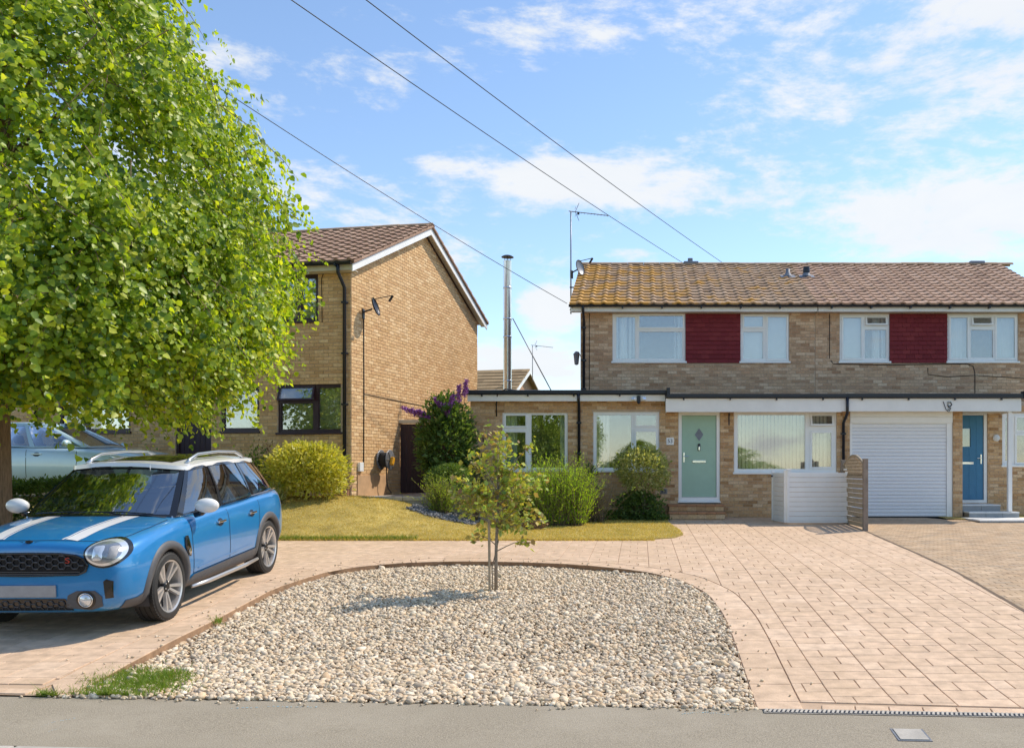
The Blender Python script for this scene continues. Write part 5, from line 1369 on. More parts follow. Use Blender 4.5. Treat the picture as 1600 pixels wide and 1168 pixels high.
for s in (1, -1):
    ax_ = 'left' if s > 0 else 'right'
    o = [(-.93, .225), (.93, .225), (.93, .315), (.80, .37), (0, .385), (-.80, .395), (-.93, .40)]
    patch(bv, [(u, v) for u, v in o for _ in (0,)], ax_, .012, 6).build('sill_cladding', 'arch_plastic', MINI)
    t = MB(); t.tube([(-.90, s * .915, .255), (-.5, s * .925, .245), (.5, s * .925, .245), (.90, s * .915, .255)], [.018, .026, .026, .018], 8); t.build('sill_strip', 'rim_silver', MINI, smooth=True)
    strip(bv, [(.80, .375), (.83, .70), (.80, .985)], .010, ax_, .0025).build('door_seam', 'seam_dark', MINI)
    strip(bv, [(-.13, .39), (-.12, .70), (-.15, 1.01)], .010, ax_, .0025).build('door_seam', 'seam_dark', MINI)
    strip(bv, [(-.90, .42), (-.98, .60), (-1.03, .80), (-1.10, 1.03)], .010, ax_, .0025).build('door_seam', 'seam_dark', MINI)
    strip(bv, [(.80, .38), (-.90, .40)], .008, ax_, .0025).build('door_seam', 'seam_dark', MINI)
    strip(bv, [(.70, .42), (.0, .44), (-.80, .46)], .022, ax_, .004).build('door_crease', 'paint_blue', MINI)
    for hx in (.10, -.80):
        l, nn = cast(bv, hx, .845, ax_); k = MB(); k.bbox(hx - .10, hx + .10, l.y - .004 + (s - 1) * .016, l.y + .032 + (s - 1) * .014, .835, .862, .008); k.build('door_handle', 'chrome', MINI)
        patch(bv, ellipse(hx, .838, .075, .045), ax_, .002, 3).build('handle_recess', 'seam_dark', MINI)
    # side scuttle between arch and door
    patch(bv, [(.93, .80), (1.0, .80), (1.015, .70), (.97, .60), (.90, .575), (.88, .64)], ax_, .012, 3, .006).build('side_scuttle', 'gloss_black', MINI)
    patch(bv, [(.905, .60), (.95, .60), (.97, .64), (.94, .67), (.90, .64)], ax_, .020, 2, .004).build('scuttle_trim', 'chrome', MINI)
    # headlamp
    patch(bv, ellipse(s * .668, .785, .162, .122, 32, s * -.12), 'front', .006, 6, .012).build('headlamp_surround', 'gloss_black', MINI, smooth=True)
    hl = patch(bv, ellipse(s * .668, .787, .142, .104, 32, s * -.12), 'front', .014, 6, .024).build('headlamp', 'lens_white', MINI, smooth=True)
    patch(bv, ellipse(s * .668, .787, .116, .080, 32, s * -.12), 'front', .030, 6, .014).build('lamp_bowl', 'lamp_grey', hl, smooth=True)
    patch(bv, rrect(s * .640, .785, .040, .05, .02), 'front', .046, 4, .010).build('projector', 'lens_white', hl, smooth=True)
    patch(bv, rrect(s * .735, .785, .026, .04, .012), 'front', .046, 4, .006).build('projector', 'plate_grey', hl, smooth=True)
    # bumper corner trim, fog lamp and air slot
    patch(bv, [(s * a, b) for a, b in ((.33, .30), (.36, .415), (.44, .455), (.60, .455), (.66, .40), (.66, .31), (.55, .275))], 'front', .006, 6).build('fog_surround', 'arch_plastic', MINI)
    patch(bv, ellipse(s * .52, .372, .085, .082), 'front', .010, 4).build('fog_recess', 'gloss_black', MINI)
    fg = patch(bv, ellipse(s * .52, .372, .052, .052), 'front', .022, 5, .016).build('fog_lamp', 'lens_white', MINI, smooth=True)
    rg = MB(); pts = [cast(bv, s * .52 + .06 * math.cos(t), .372 + .06 * math.sin(t), 'front') for t in [2 * math.pi * i / 24 for i in range(25)]]
    rg.tube([l + nn * .018 for l, nn in pts], .006, 6, False); rg.build('fog_ring', 'chrome', fg, smooth=True)
    patch(bv, [(s * a, b) for a, b in ((.685, .38), (.745, .385), (.755, .54), (.70, .56), (.675, .54))], 'front', .005, 4).build('air_slot', 'gloss_black', MINI)
    patch(bv, [(a, b) for a, b in ((1.62, .215), (1.72, .215), (1.99, .27), (1.99, .34), (1.86, .345), (1.70, .40), (1.68, .33))], ax_, .006, 5).build('corner_trim', 'arch_plastic', MINI)
    # stripe pair on the bonnet
    strip(bv, [(1.02, s * .40), (1.5, s * .385), (1.93, s * .362), (2.02, s * .345)], .125, 'top', .003).build('bonnet_stripe', 'stripe_white', MINI)
    strip(bv, [(1.02, s * .318), (1.5, s * .303), (1.93, s * .282), (2.02, s * .264)], .018, 'top', .003).build('bonnet_stripe', 'stripe_white', MINI)
    strip(bv, [(1.04, s * .75), (1.4, s * .755), (1.70, s * .735), (1.86, s * .70)], .009, 'top', .002).build('bonnet_seam', 'seam_dark', MINI)
    k = MB(); l, nn = cast(bv, 1.05, s * .3, 'top'); k.ico(l + Vector((0, 0, .006)), .014, 2, (1.4, 1, .6)); k.build('washer_jet', 'gloss_black', MINI)
strip(bv, [(1.97, -.66), (2.03, -.42), (2.055, 0), (2.03, .42), (1.97, .66)], .009, 'top', .002).build('bonnet_seam', 'seam_dark', MINI)
# winged badge
l, nn = cast(bv, 2.075, 0, 'top')
k = MB(); k.add([l + Vector((a, b, c)) + nn * .006 for a, b, c in ((.012, 0, -.01), (.0, .055, -.002), (-.012, .095, .004), (.008, .05, -.008), (-.012, -.095, .004), (.0, -.055, -.002), (.008, -.05, -.008))], [(1, 2, 3), (4, 5, 6)])
k.ico(l + nn * .004, .034, 2, (.7, 1, .5)); k.build('bonnet_badge', 'rim_dark', MINI)
# grille with honeycomb, lower intake
def hexgrid(bvh, inside, u0, u1, v0, v1, p, r, off):
    mb = MB(); w = p; hgt = p * .52; j = 0; v = v0
    while v < v1:
        u = u0 + (w / 2 if j % 2 else 0)
        while u < u1:
            segs = [((u - w * .18, v + hgt * .5), (u + w * .18, v + hgt * .5)), ((u + w * .18, v + hgt * .5), (u + w * .32, v)), ((u - w * .18, v + hgt * .5), (u - w * .32, v)), ((u + w * .32, v), (u + w * .18, v - hgt * .5)), ((u - w * .32, v), (u - w * .18, v - hgt * .5))]
            for a, b in segs:
                if inside(*a) and inside(*b):
                    la, na = cast(bvh, a[0], a[1], 'front'); lb, nb_ = cast(bvh, b[0], b[1], 'front'); mb.tube([la + na * off, lb + nb_ * off], r, 5, False)
            u += w * 1.0
        v += hgt * .5; j += 1
    return mb
g_out = [(.0, .800), (.30, .797), (.44, .780), (.515, .745), (.545, .69), (.525, .635), (.46, .607), (0, .597)]
g_out = g_out + [(-a, b) for a, b in g_out[-2:0:-1]]
gr = patch(bv, g_out, 'front', .006, 7).build('grille', 'gloss_black', MINI)
hexgrid(bv, lambda u, v: in_poly(g_out, u * 1.04, .70 + (v - .70) * 1.12) and v > .65, -.6, .6, .63, .80, .115, .0065, .014).build('grille_mesh', 'arch_plastic', gr)
rg = MB(); pts = [cast(bv, a, b, 'front') for a, b in g_out + g_out[:1]]; rg.tube([l + nn * .010 for l, nn in pts], .011, 6, False); rg.build('grille_ring', 'gloss_black', gr, smooth=True)
for v_ in (.614, .632):
    strip(bv, [(-.48, v_), (.48, v_)], .006, 'front', .014).build('grille_bar', 'arch_plastic', gr)
low = [(-.40, .275), (.40, .275), (.335, .385), (-.335, .385)]
lw = patch(bv, low, 'front', .006, 6).build('lower_intake', 'gloss_black', MINI)
hexgrid(bv, lambda u, v: in_poly(low, u, v), -.4, .4, .285, .385, .10, .0055, .012).build('intake_mesh', 'arch_plastic', lw)
l, nn = cast(bv, 0, .455, 'front')
k = MB(); k.bbox(l.x + .004, l.x + .022, -.26, .26, .40, .51, .006); k.build('number_plate', 'plate_grey', MINI)
for body_t, u, sz, mm in (('S', .375, .075, 'badge_red'),):
    me = text_mesh(body_t, sz, .003, mm); ob = link_mesh('letter', me, None, gr); l, nn = cast(bv, u, .735, 'front')
    ob.matrix_local = Matrix.Translation(l + nn * .022) @ Matrix.Rotation(R(20), 4, 'Z') @ Matrix(((0, 0, 1, 0), (1, 0, .0, 0), (0, 1, 0, 0), (0, 0, 0, 1))) @ Matrix.Diagonal((1.25, 1, 1, 1))
# greenhouse
fr, gl = MB(), MB()
A0, B0, Cc0, D0 = (.90, .775, .99), (-.10, .83, 1.005), (-1.02, .83, 1.035), (-1.86, .74, 1.075)
A1, B1, C1, D1 = (.29, .60, 1.455), (-.22, .625, 1.485), (-1.02, .62, 1.475), (-1.70, .56, 1.43)
for s in (1, -1):
    F = lambda p: (p[0], p[1] * s, p[2])
    for a0, b0, b1, a1, ll, rr_ in ((A0, B0, B1, A1, .12, .035), (B0, Cc0, C1, B1, .035, .05), (Cc0, D0, D1, C1, .06, .14)):
        q = [F(a0), F(b0), F(b1), F(a1)]; gl = MB()
        panel(q, ll, rr_, .035, .06, .018, (0, s, .25), fr, gl); gl.build('side_glass', 'car_glass', MINI, smooth=True, weld=True)
    # black mirror triangle and waist strip
    t = MB(); pth = [cast(bv, x, .985 + .03 * (.9 - x) / 2.8, 'left' if s > 0 else 'right')[0] for x in (.92, .5, 0, -.5, -1.0, -1.5, -1.85)]
    t.tube([(p.x, p.y - s * .005, .992 + .043 * (.9 - p.x) / 1.3 * .75) for p in pth], .009, 6); t.build('waist_strip', 'chrome', MINI, smooth=True)
# windscreen: curved in plan
def curved(q, bul, l, t, frame, glass):
    n = 14; m_ = 6; S = [0, l] + [l + (1 - 2 * l) * i / n for i in range(1, n)] + [1 - l, 1]; U = [0, t] + [t + (1 - 2 * t) * i / m_ for i in range(1, m_)] + [1 - t, 1]
    q = [Vector(v) for v in q]
    def P(s, u, o): 
        p = q[0].lerp(q[1], s).lerp(q[3].lerp(q[2], s), u); c = 1 - (2 * s - 1) ** 2
        return p + Vector((bul * c * (1 - .35 * u) + o, 0, .03 * c))
    for i in range(len(S) - 1):
        for j in range(len(U) - 1):
            inn = 0 < i < len(S) - 2 and 0 < j < len(U) - 2; o = -.006 if inn else 0
            (glass if inn else frame).add([P(S[i], U[j], o), P(S[i + 1], U[j], o), P(S[i + 1], U[j + 1], o), P(S[i], U[j + 1], o)], [(0, 1, 2, 3)])
wg = MB()
curved([(A0[0], -A0[1], A0[2]), A0, A1, (A1[0], -A1[1], A1[2])], .20, .04, .045, fr, wg)
rg_ = MB(); curved([(D0[0], D0[1], D0[2]), (D0[0], -D0[1], D0[2]), (D1[0], -D1[1], D1[2]), D1], -.16, .07, .08, fr, rg_)
frm = fr.build('pillar_frame', 'gloss_black', MINI, smooth=True, weld=True); autosmooth(frm, 30)
rg_.build('rear_glass', 'car_glass', MINI, smooth=True, weld=True)
ws = wg.build('windscreen', 'windscreen_glass', MINI, smooth=True, weld=True)
# roof: white cap with rolled edge, dark sunroof
def roof_z(x, y):
    e = np.interp(x, [-1.95, -1.70, -1.02, -.22, .29, .47], [1.43, 1.45, 1.495, 1.505, 1.475, 1.47]); c = 1 - min(1, abs(y) / .66) ** 2.4
    return e + .065 * c
rt = MB(); nxr, nyr = 26, 16
def edge_y(x): return float(np.interp(x, [-1.95, -1.85, -1.70, -1.02, -.22, .29, .36, .47], [.30, .48, .575, .632, .636, .612, .56, .30]))
rows = []
for i in range(nxr + 1):
    x = .465 - (.465 + 1.93) * i / nxr; ey = edge_y(x)
    row = [(x, -ey * 1.012, roof_z(x, ey) - .045)] + [(x, -ey + 2 * ey * j / nyr, roof_z(x, -ey + 2 * ey * j / nyr)) for j in range(nyr + 1)] + [(x, ey * 1.012, roof_z(x, ey) - .045)]; rows.append(row)
kk = len(rows[0])
for r in rows: rt.v += r
for i in range(nxr):
    for j in range(kk - 1): rt.f.append((i * kk + j, i * kk + j + 1, (i + 1) * kk + j + 1, (i + 1) * kk + j))
for r, x_ in ((rows[0], .012), (rows[-1], -.012)):
    b = len(rt.v); rt.v += [(p[0] + x_, p[1], p[2] - .04) for p in r]; b0 = 0 if x_ > 0 else nxr * kk
    for j in range(kk - 1): rt.f.append((b0 + j, b0 + j + 1, b + j + 1, b + j))
ro = rt.build('roof_panel', 'paint_white', MINI, smooth=True); autosmooth(ro, 50)
sr = MB()
for (xa, xb) in ((.22, -.42), (-.46, -1.05)):
    n = 8; b = len(sr.v)
    for i in range(n + 1):
        for j in range(n + 1):
            x = xa + (xb - xa) * i / n; y = -.43 + .86 * j / n; sr.v.append((x, y, roof_z(x, y) + .006))
    for i in range(n):
        for j in range(n): sr.f.append((b + i * (n + 1) + j, b + i * (n + 1) + j + 1, b + (i + 1) * (n + 1) + j + 1, b + (i + 1) * (n + 1) + j))
sr.build('sunroof', 'gloss_black', MINI, smooth=True)
for s in (1, -1):
    t = MB(); xs_ = [.12, .05, -.15, -.7, -1.2, -1.38, -1.45]; zz = [0, .035, .075, .085, .075, .035, 0]
    t.tube([(x, s * .545, roof_z(x, .545) + z) for x, z in zip(xs_, zz)], [.022, .022, .018, .016, .018, .022, .022], 8); t.build('roof_rail', 'steel', MINI, smooth=True)
    # door mirror
    m_ = MB(); bm = bmesh.new(); bmesh.ops.create_icosphere(bm, subdivisions=3, radius=1)
    for v in bm.verts:
        c = v.co; c.x *= .075 if c.x > 0 else .04; c.y *= .125; c.z *= .082
    m_.bm(bm, Matrix.Translation((.66, s * .99, 1.085)) @ Matrix.Rotation(s * .12, 4, 'Z')); mr = m_.build('door_mirror', 'paint_white', MINI, smooth=True)
    f_ = MB(); f_.tube([(.66, s * .86, .985), (.66, s * .93, 1.005), (.66, s * .965, 1.045)], [.035, .032, .04], 8); f_.build('mirror_foot', 'gloss_black', mr, smooth=True)
    f_ = MB(); f_.lathe([(0, 0), (1, 0)], 20, Matrix.Translation((.617, s * .99, 1.085)) @ Matrix.Diagonal((1, .10, .063, 1)) @ Matrix.Rotation(R(-90), 4, 'Y')); f_.build('mirror_glass', 'chrome', mr)
# wipers
for a, b in (((.985, .58, 1.03), (1.035, -.02, 1.06)), ((1.03, .02, 1.055), (.985, -.60, 1.04))):
    t = MB(); a_, b_ = Vector(a), Vector(b); t.tube([a_, a_.lerp(b_, .5) + Vector((.03, 0, .012)), b_], .007, 6); t.build('wiper', 'gloss_black', MINI)
# interior
d = MB(); d.bbox(.36, .86, -.70, .70, .80, 1.02, .04); d.build('dashboard', 'cabin_dark', MINI)
d = MB(); n_, k_ = 16, 10
for i in range(n_ + 1):
    for j in range(k_ + 1):
        x = .99 - 2.86 * i / n_; yw = min(.70, .70 - max(0, -x - 1.4) * .3); y = -yw + 2 * yw * j / k_; l, nn = cast(bv, x, y, 'top'); d.v.append((l.x, l.y, l.z + .006))
for i in range(n_):
    for j in range(k_): d.f.append((i * (k_ + 1) + j, i * (k_ + 1) + j + 1, (i + 1) * (k_ + 1) + j + 1, (i + 1) * (k_ + 1) + j))
d.build('cabin_lining', 'cabin_dark', MINI)
for s in (1, -1): seat(MINI, -.12, s * .36, .62, top=1.30)
for s in (1, -1): seat(MINI, -.98, s * .36, .66, top=1.27)
t = MB(); c = Vector((.30, -.36, 1.03)); t.tube([c + Matrix.Rotation(R(-62), 3, 'Y') @ Vector((.17 * math.cos(a), .17 * math.sin(a), 0)) for a in [2 * math.pi * i / 24 for i in range(25)]], .016, 8, False)
for a in (0.2, 2.9, 4.7): t.tube([c, c + Matrix.Rotation(R(-62), 3, 'Y') @ Vector((.16 * math.cos(a), .16 * math.sin(a), 0))], .014, 6)
t.build('steering_wheel', 'gloss_black', MINI, smooth=True)
t = MB(); t.bbox(.27, .30, -.11, .11, 1.34, 1.40, .012); t.build('rear_view_mirror', 'gloss_black', MINI)

# ---- the pale blue hatchback behind the tree
p = W(-12, 660, 18.2); HCX = -11.78
HATCH = empty('parked_car', (HCX, 18.25, 1.02), (0, 0, R(-1)), 'pale blue hatchback parked side-on behind the hedge and tree trunk', 'car')
HS = [(x * .985, [(y * .965, z * .93 + (.0 if z < .8 else .0)) for y, z in hf]) for x, hf in ST]
hb, hv = hull_mesh(HS, 'body', 'paint_pale_blue', [(1.28, .32), (-1.28, .32)], .36)
hb.parent = HATCH
for ax in (1.28, -1.28):
    for s in (1, -1): make_wheel(HATCH, ax, .875 * s, .315, r=.315, w=.2, side=s)
fr2, gl2 = MB(), MB()
a0, b0, c0, d0 = (1.02, .72, .93), (-.05, .79, .935), (-.95, .79, .96), (-1.75, .70, .99)
a1, b1, c1, d1 = (.12, .57, 1.36), (-.30, .60, 1.40), (-.95, .59, 1.39), (-1.55, .52, 1.33)
for s in (1, -1):
    F = lambda q: (q[0], q[1] * s, q[2])
    for e0, f0, f1, e1, ll, rr_ in ((a0, b0, b1, a1, .10, .05), (b0, c0, c1, b1, .05, .07), (c0, d0, d1, c1, .08, .25)):
        gl2 = MB(); panel([F(e0), F(f0), F(f1), F(e1)], ll, rr_, .04, .10, .02, (0, s, .25), fr2, gl2); gl2.build('side_glass', 'car_glass', HATCH, smooth=True, weld=True)
curved([(a0[0], -a0[1], a0[2]), a0, a1, (a1[0], -a1[1], a1[2])], .16, .05, .05, fr2, (gl3 := MB()))
curved([d0, (d0[0], -d0[1], d0[2]), (d1[0], -d1[1], d1[2]), d1], -.12, .08, .08, fr2, (gl4 := MB()))
fq = fr2.build('pillar_frame', 'paint_pale_blue', HATCH, smooth=True, weld=True); autosmooth(fq, 30)
gl3.build('windscreen', 'car_glass', HATCH, smooth=True, weld=True); gl4.build('rear_glass', 'car_glass', HATCH, smooth=True, weld=True)
rt = MB(); rows = []
for i in range(21):
    x = .26 - 1.98 * i / 20; ey = float(np.interp(x, [-1.72, -1.55, -.95, -.3, .12, .2, .26], [.3, .53, .60, .61, .58, .5, .3])); e = float(np.interp(x, [-1.72, -1.55, -.95, -.3, .12, .26], [1.32, 1.345, 1.405, 1.415, 1.375, 1.37]))
    rows.append([(x, -ey * 1.01, e - .03)] + [(x, -ey + 2 * ey * j / 12, e + .06 * (1 - min(1, abs(-ey + 2 * ey * j / 12) / .64) ** 2.2)) for j in range(13)] + [(x, ey * 1.01, e - .03)])
for r in rows: rt.v += r
for i in range(20):
    for j in range(14): rt.f.append((i * 15 + j, i * 15 + j + 1, (i + 1) * 15 + j + 1, (i + 1) * 15 + j))
rt.build('roof_panel', 'paint_pale_blue', HATCH, smooth=True)
for s in (1, -1):
    ax_ = 'left' if s > 0 else 'right'
    for path in ([(.85, .35), (.88, .70), (.84, .91)], [(-.12, .35), (-.12, .70), (-.14, .94)], [(-.85, .38), (-.95, .65), (-1.05, .94)]):
        strip(hv, path, .010, ax_, .0025).build('door_seam', 'seam_dark', HATCH)
    for hx in (.08, -.78):
        l, nn = cast(hv, hx, .80, ax_); k = MB(); k.bbox(hx - .10, hx + .10, l.y - .02, l.y + .02, .79, .818, .007); k.build('door_handle', 'paint_pale_blue', HATCH)
        patch(hv, ellipse(hx, .795, .07, .04), ax_, .002, 3).build('handle_recess', 'seam_dark', HATCH)
    strip(hv, [(1.1, .74), (0, .75), (-1.2, .76)], .018, ax_, .003).build('door_crease', 'paint_pale_blue', HATCH)
    m_ = MB(); bm = bmesh.new(); bmesh.ops.create_icosphere(bm, subdivisions=3, radius=1)
    for v in bm.verts: v.co.x *= .07 if v.co.x > 0 else .04; v.co.y *= .12; v.co.z *= .075
    m_.bm(bm, Matrix.Translation((.72, s * .94, 1.01))); mr = m_.build('door_mirror', 'paint_pale_blue', HATCH, smooth=True)
    f_ = MB(); f_.tube([(.74, s * .80, .93), (.73, s * .88, .955), (.72, s * .92, .98)], .03, 8); f_.build('mirror_foot', 'gloss_black', mr, smooth=True)
    patch(hv, [(1.45, .80), (1.62, .80), (1.80, .76), (1.92, .70), (1.90, .64), (1.74, .68), (1.56, .74)], ax_, .008, 4, .01).build('headlamp', 'lens_white', HATCH, smooth=True)
for s in (1, -1): seat(HATCH, -.10, s * .35, .55, top=1.20)
for s in (1, -1): seat(HATCH, -.95, s * .35, .58, top=1.16)
d = MB(); d.bbox(.4, .95, -.66, .66, .76, .95, .04); d.build('dashboard', 'cabin_dark', HATCH)
# ------------------------------------------------------------------ vegetation
mat_pieces('leaf_lime', [(.09, .18, .035), (.29, .41, .035), (.49, .57, .05), (.18, .30, .04), (.64, .66, .08), (.06, .14, .035), (.36, .47, .04)], rough=.42, var=.1, bump=0, trans=.50, tcol=(1.62, 1.58, .4), spec=.5)
mat_pieces('leaf_gold', [(.56, .55, .06), (.72, .67, .15), (.44, .47, .05), (.78, .73, .27), (.28, .34, .05), (.64, .60, .10)], rough=.45, var=.1, bump=0, trans=.45, tcol=(1.4, 1.3, .5))
mat_pieces('leaf_dark', [(.05, .10, .03), (.09, .16, .045), (.14, .22, .06), (.07, .13, .035), (.20, .28, .09)], rough=.45, var=.1, bump=0, trans=.4)
mat_pieces('leaf_mid', [(.07, .12, .025), (.11, .18, .03), (.16, .23, .05), (.09, .15, .03)], rough=.5, var=.1, bump=0, trans=.3)
mat_pieces('leaf_box', [(.10, .17, .035), (.16, .25, .05), (.22, .31, .08), (.12, .20, .045)], rough=.5, var=.1, bump=0, trans=.25)
mat_pieces('leaf_fern', [(.20, .31, .035), (.30, .42, .05), (.38, .46, .08), (.24, .36, .05)], rough=.55, var=.1, bump=0, trans=.45)
mat_pieces('leaf_heather', [(.34, .56, .03), (.44, .64, .04), (.28, .50, .03), (.54, .68, .07), (.22, .42, .03)], rough=.6, var=.1, bump=0, trans=.5)
mat_pieces('leaf_varieg', [(.18, .23, .07), (.34, .38, .13), (.52, .52, .24), (.22, .27, .08), (.60, .58, .32), (.28, .32, .10)], rough=.5, var=.1, bump=0, trans=.4)
mat_pieces('leaf_sapling', [(.24, .38, .06), (.36, .46, .08), (.52, .52, .09), (.36, .24, .10), (.20, .32, .07), (.28, .16, .09), (.56, .48, .08), (.42, .54, .13), (.28, .40, .09), (.38, .30, .15)], rough=.55, var=.15, bump=0, trans=.35)
mat_pieces('leaf_dry', [(.22, .12, .07), (.30, .18, .10), (.16, .09, .06), (.36, .26, .12)], rough=.8, var=.15, bump=0, trans=.2)
mat_pieces('leaf_yellow', [(.46, .42, .05), (.38, .38, .06), (.28, .32, .05), (.52, .42, .08)], rough=.6, var=.1, bump=0, trans=.3)
mat_pieces('flower_purple', [(.36, .12, .42), (.45, .18, .50), (.28, .08, .34)], rough=.7, var=.1, bump=0)
mat('bark_lime', (.24, .16, .10), .95, var=.45, scale=5, stretch=(9, 9, 1.1), bump=1.0, bscale=14)
mat('bark_grey', (.27, .22, .17), .9, var=.3, scale=20, bump=.5)
mat('twig', (.16, .11, .07), .9, var=.3, scale=20)

HEART = (np.array([(0, 0, 0), (.16, .42, .10), (.58, .40, .09), (1, 0, -.04), (.58, -.40, .09), (.16, -.42, .10)]), np.array([(0, 3, 2, 1), (0, 5, 4, 3)]))
OVAL = (np.array([(0, 0, 0), (.45, .26, .05), (1, 0, 0), (.45, -.26, .05)]), np.array([(0, 2, 1, 0), (0, 3, 2, 0)])[:, :3])
NARROW = (np.array([(0, 0, 0), (.4, .10, .02), (1, 0, 0), (.4, -.10, .02)]), np.array([(0, 2, 1), (0, 3, 2)]))
def unit(a): return a / np.maximum(1e-9, np.linalg.norm(a, axis=-1, keepdims=True))
def leaf_mesh(name, P, D, S, m, tpl=OVAL, up=None):
    """P base points, D leaf directions, S lengths"""
    n = len(P); D = unit(D); N0 = unit(rng.normal(0, 1, (n, 3)) * .55 + (np.array((0, 0, 1.0)) if up is None else up))
    A = unit(np.cross(N0, D)); Nn = np.cross(D, A); T, F = tpl
    V = P[:, None, :] + S[:, None, None] * (T[None, :, 0:1] * D[:, None, :] + T[None, :, 1:2] * A[:, None, :] + T[None, :, 2:3] * Nn[:, None, :])
    return np_mesh(name, V.reshape(-1, 3), (F[None] + (np.arange(n) * len(T))[:, None, None]).reshape(-1, F.shape[1]), m)
def plant(name, label, cat, loc, group=None): return empty(name, loc, label=label, cat=cat, group=group)
def stems(pl, n, r, hgt, spread, m='twig', name='stem'):
    mb = MB()
    for i in range(n):
        a = random.uniform(0, 6.28); s = random.uniform(.3, 1) * spread; p = [Vector((0, 0, 0))]
        for k in range(1, 5): t = k / 4; p.append(Vector((math.cos(a) * s * t ** 1.3 + random.uniform(-.03, .03), math.sin(a) * s * t ** 1.3 + random.uniform(-.03, .03), hgt * t * random.uniform(.85, 1))))
        mb.tube(p, [r, r * .8, r * .6, r * .45, r * .25], 6)
    return mb.build(name, m, pl, smooth=True)
def bush(name, label, loc, rx, ry, rz, n, size, m, tpl=OVAL, cat='shrub', fuzz=.16, base=0.0, shell=.55, lumps=9, nstem=7, droop=0.0):
    """rounded shrub made of leaf-covered lumps over a twiggy frame"""
    pl = plant(name, label, cat, loc); stems(pl, nstem, .018, rz * 1.4, max(rx, ry) * .7)
    u = unit(rng.normal(0, 1, (n, 3))); u[:, 2] = np.where(u[:, 2] < -.85, -u[:, 2], u[:, 2])
    L = unit(rng.normal(0, 1, (lumps, 3))); bump = np.max(np.clip((u @ L.T - .62) / .38, 0, 1), axis=1)
    r = (1 - shell * rng.random(n) ** 1.8) * (.86 + .2 * bump) * (1 + rng.normal(0, fuzz * .35, n))
    P = u * r[:, None] * np.array((rx, ry, rz)); P[:, 2] += rz + base
    keep = P[:, 2] > .02; P, u = P[keep], u[keep]
    D = unit(u + rng.normal(0, .6, P.shape) + np.array((0, 0, .25 - droop))); S = size * np.exp(rng.normal(0, .25, len(P)))
    link_mesh('foliage', leaf_mesh('foliage', P, D, S, m, tpl, up=unit(u * .6 + np.array((0, 0, .8)))), None, pl)
    return pl
def spray(name, label, loc, n, per, length, size, m, spread, tpl=NARROW, cat='shrub', arch=.5, up=1.0, wide=(1, 1), stem_m='twig', rootspread=.15):
    """plant of arching shoots clothed in narrow leaves"""
    pl = plant(name, label, cat, loc); P, D, S = [], [], []; mb = MB()
    for i in range(n):
        a = random.uniform(0, 6.28); s = abs(random.gauss(0, .55)) * spread; L = length * (random.uniform(.5, 1.08) if random.random() < .88 else random.uniform(1.05, 1.3)); r0 = Vector((random.uniform(-1, 1) * rootspread * wide[0], random.uniform(-1, 1) * rootspread * wide[1], 0))
        dirv = Vector((math.cos(a) * s * wide[0], math.sin(a) * s * wide[1], up)).normalized(); p = r0; pts = [r0]
        for k in range(per):
            d = (dirv + Vector((dirv.x, dirv.y, -1)) * arch * (k / per) ** 1.6 * .5).normalized(); p = p + d * (L / per); pts.append(p)
            for q in range(3):
                P.append(p + d * random.uniform(-.5, .5) * L / per); v = Vector((random.gauss(0, 1), random.gauss(0, 1), random.gauss(0, 1))).normalized(); D.append(d * .9 + v * .75); S.append(size * random.uniform(.6, 1.2) * (1 - .4 * k / per))
        mb.tube([pts[0], pts[len(pts) // 2], pts[-1]], [.006, .004, .002], 4, False)
    mb.build('stem', stem_m, pl)
    link_mesh('foliage', leaf_mesh('foliage', np.array([tuple(v) for v in P]), np.array([tuple(v) for v in D]), np.array(S), m, tpl), None, pl)
    return pl

# ---- the lime tree
TX, TY = -9.40, 13.0; TB_ = h(13) + .25
LIME = plant('lime_tree', 'large leafy lime tree overhanging the drive on the left', 'tree', (TX, TY, TB_))
CZ = [1.75, 2.0, 2.4, 3.3, 4.6, 5.4, 6.3, 7.2, 8.1, 9.6, 11.0, 12.0]; CR = [1.7, 2.4, 3.0, 3.5, 3.45, 3.3, 2.95, 2.45, 2.0, 1.45, .9, .2]     # heights above the root
tk = MB(); tk.tube([(0, 0, -.2), (.0, 0, .1), (.03, 0, .8), (0, .02, 2.2), (.05, 0, 4.5), (0, .05, 7.5), (0, 0, 10.5)], [.34, .25, .215, .20, .17, .10, .03], 18)
LT = tk.build('trunk', 'bark_lime', LIME, smooth=True)
P, D, S = [], [], []
limbs = []
for i in range(26):
    z0 = random.uniform(1.9, 8.5); a = i * 2.4 + random.uniform(-.3, .3); zt = min(11.3, z0 + random.uniform(.3, 1.6)); rr_ = np.interp(zt, CZ, CR) * random.uniform(.72, .92)
    if z0 < 3.2: zt = z0 + random.uniform(-.1, .6); rr_ = np.interp(max(zt, 2.3), CZ, CR) * .85
    p = [Vector((0, 0, z0))]
    for k in range(1, 6): t = k / 5; p.append(Vector((math.cos(a) * rr_ * t, math.sin(a) * rr_ * t, z0 + (zt - z0) * t + .35 * math.sin(t * 3.1) - .2 * t * t)) + Vector((random.gauss(0, .06), random.gauss(0, .06), random.gauss(0, .05))))
    w = MB(); w.tube(p, [.075, .06, .045, .03, .02, .008], 7); w.build('limb', 'bark_lime', LIME, smooth=True); limbs.append(p)
ns = 8400; tw = MB()
clus = []
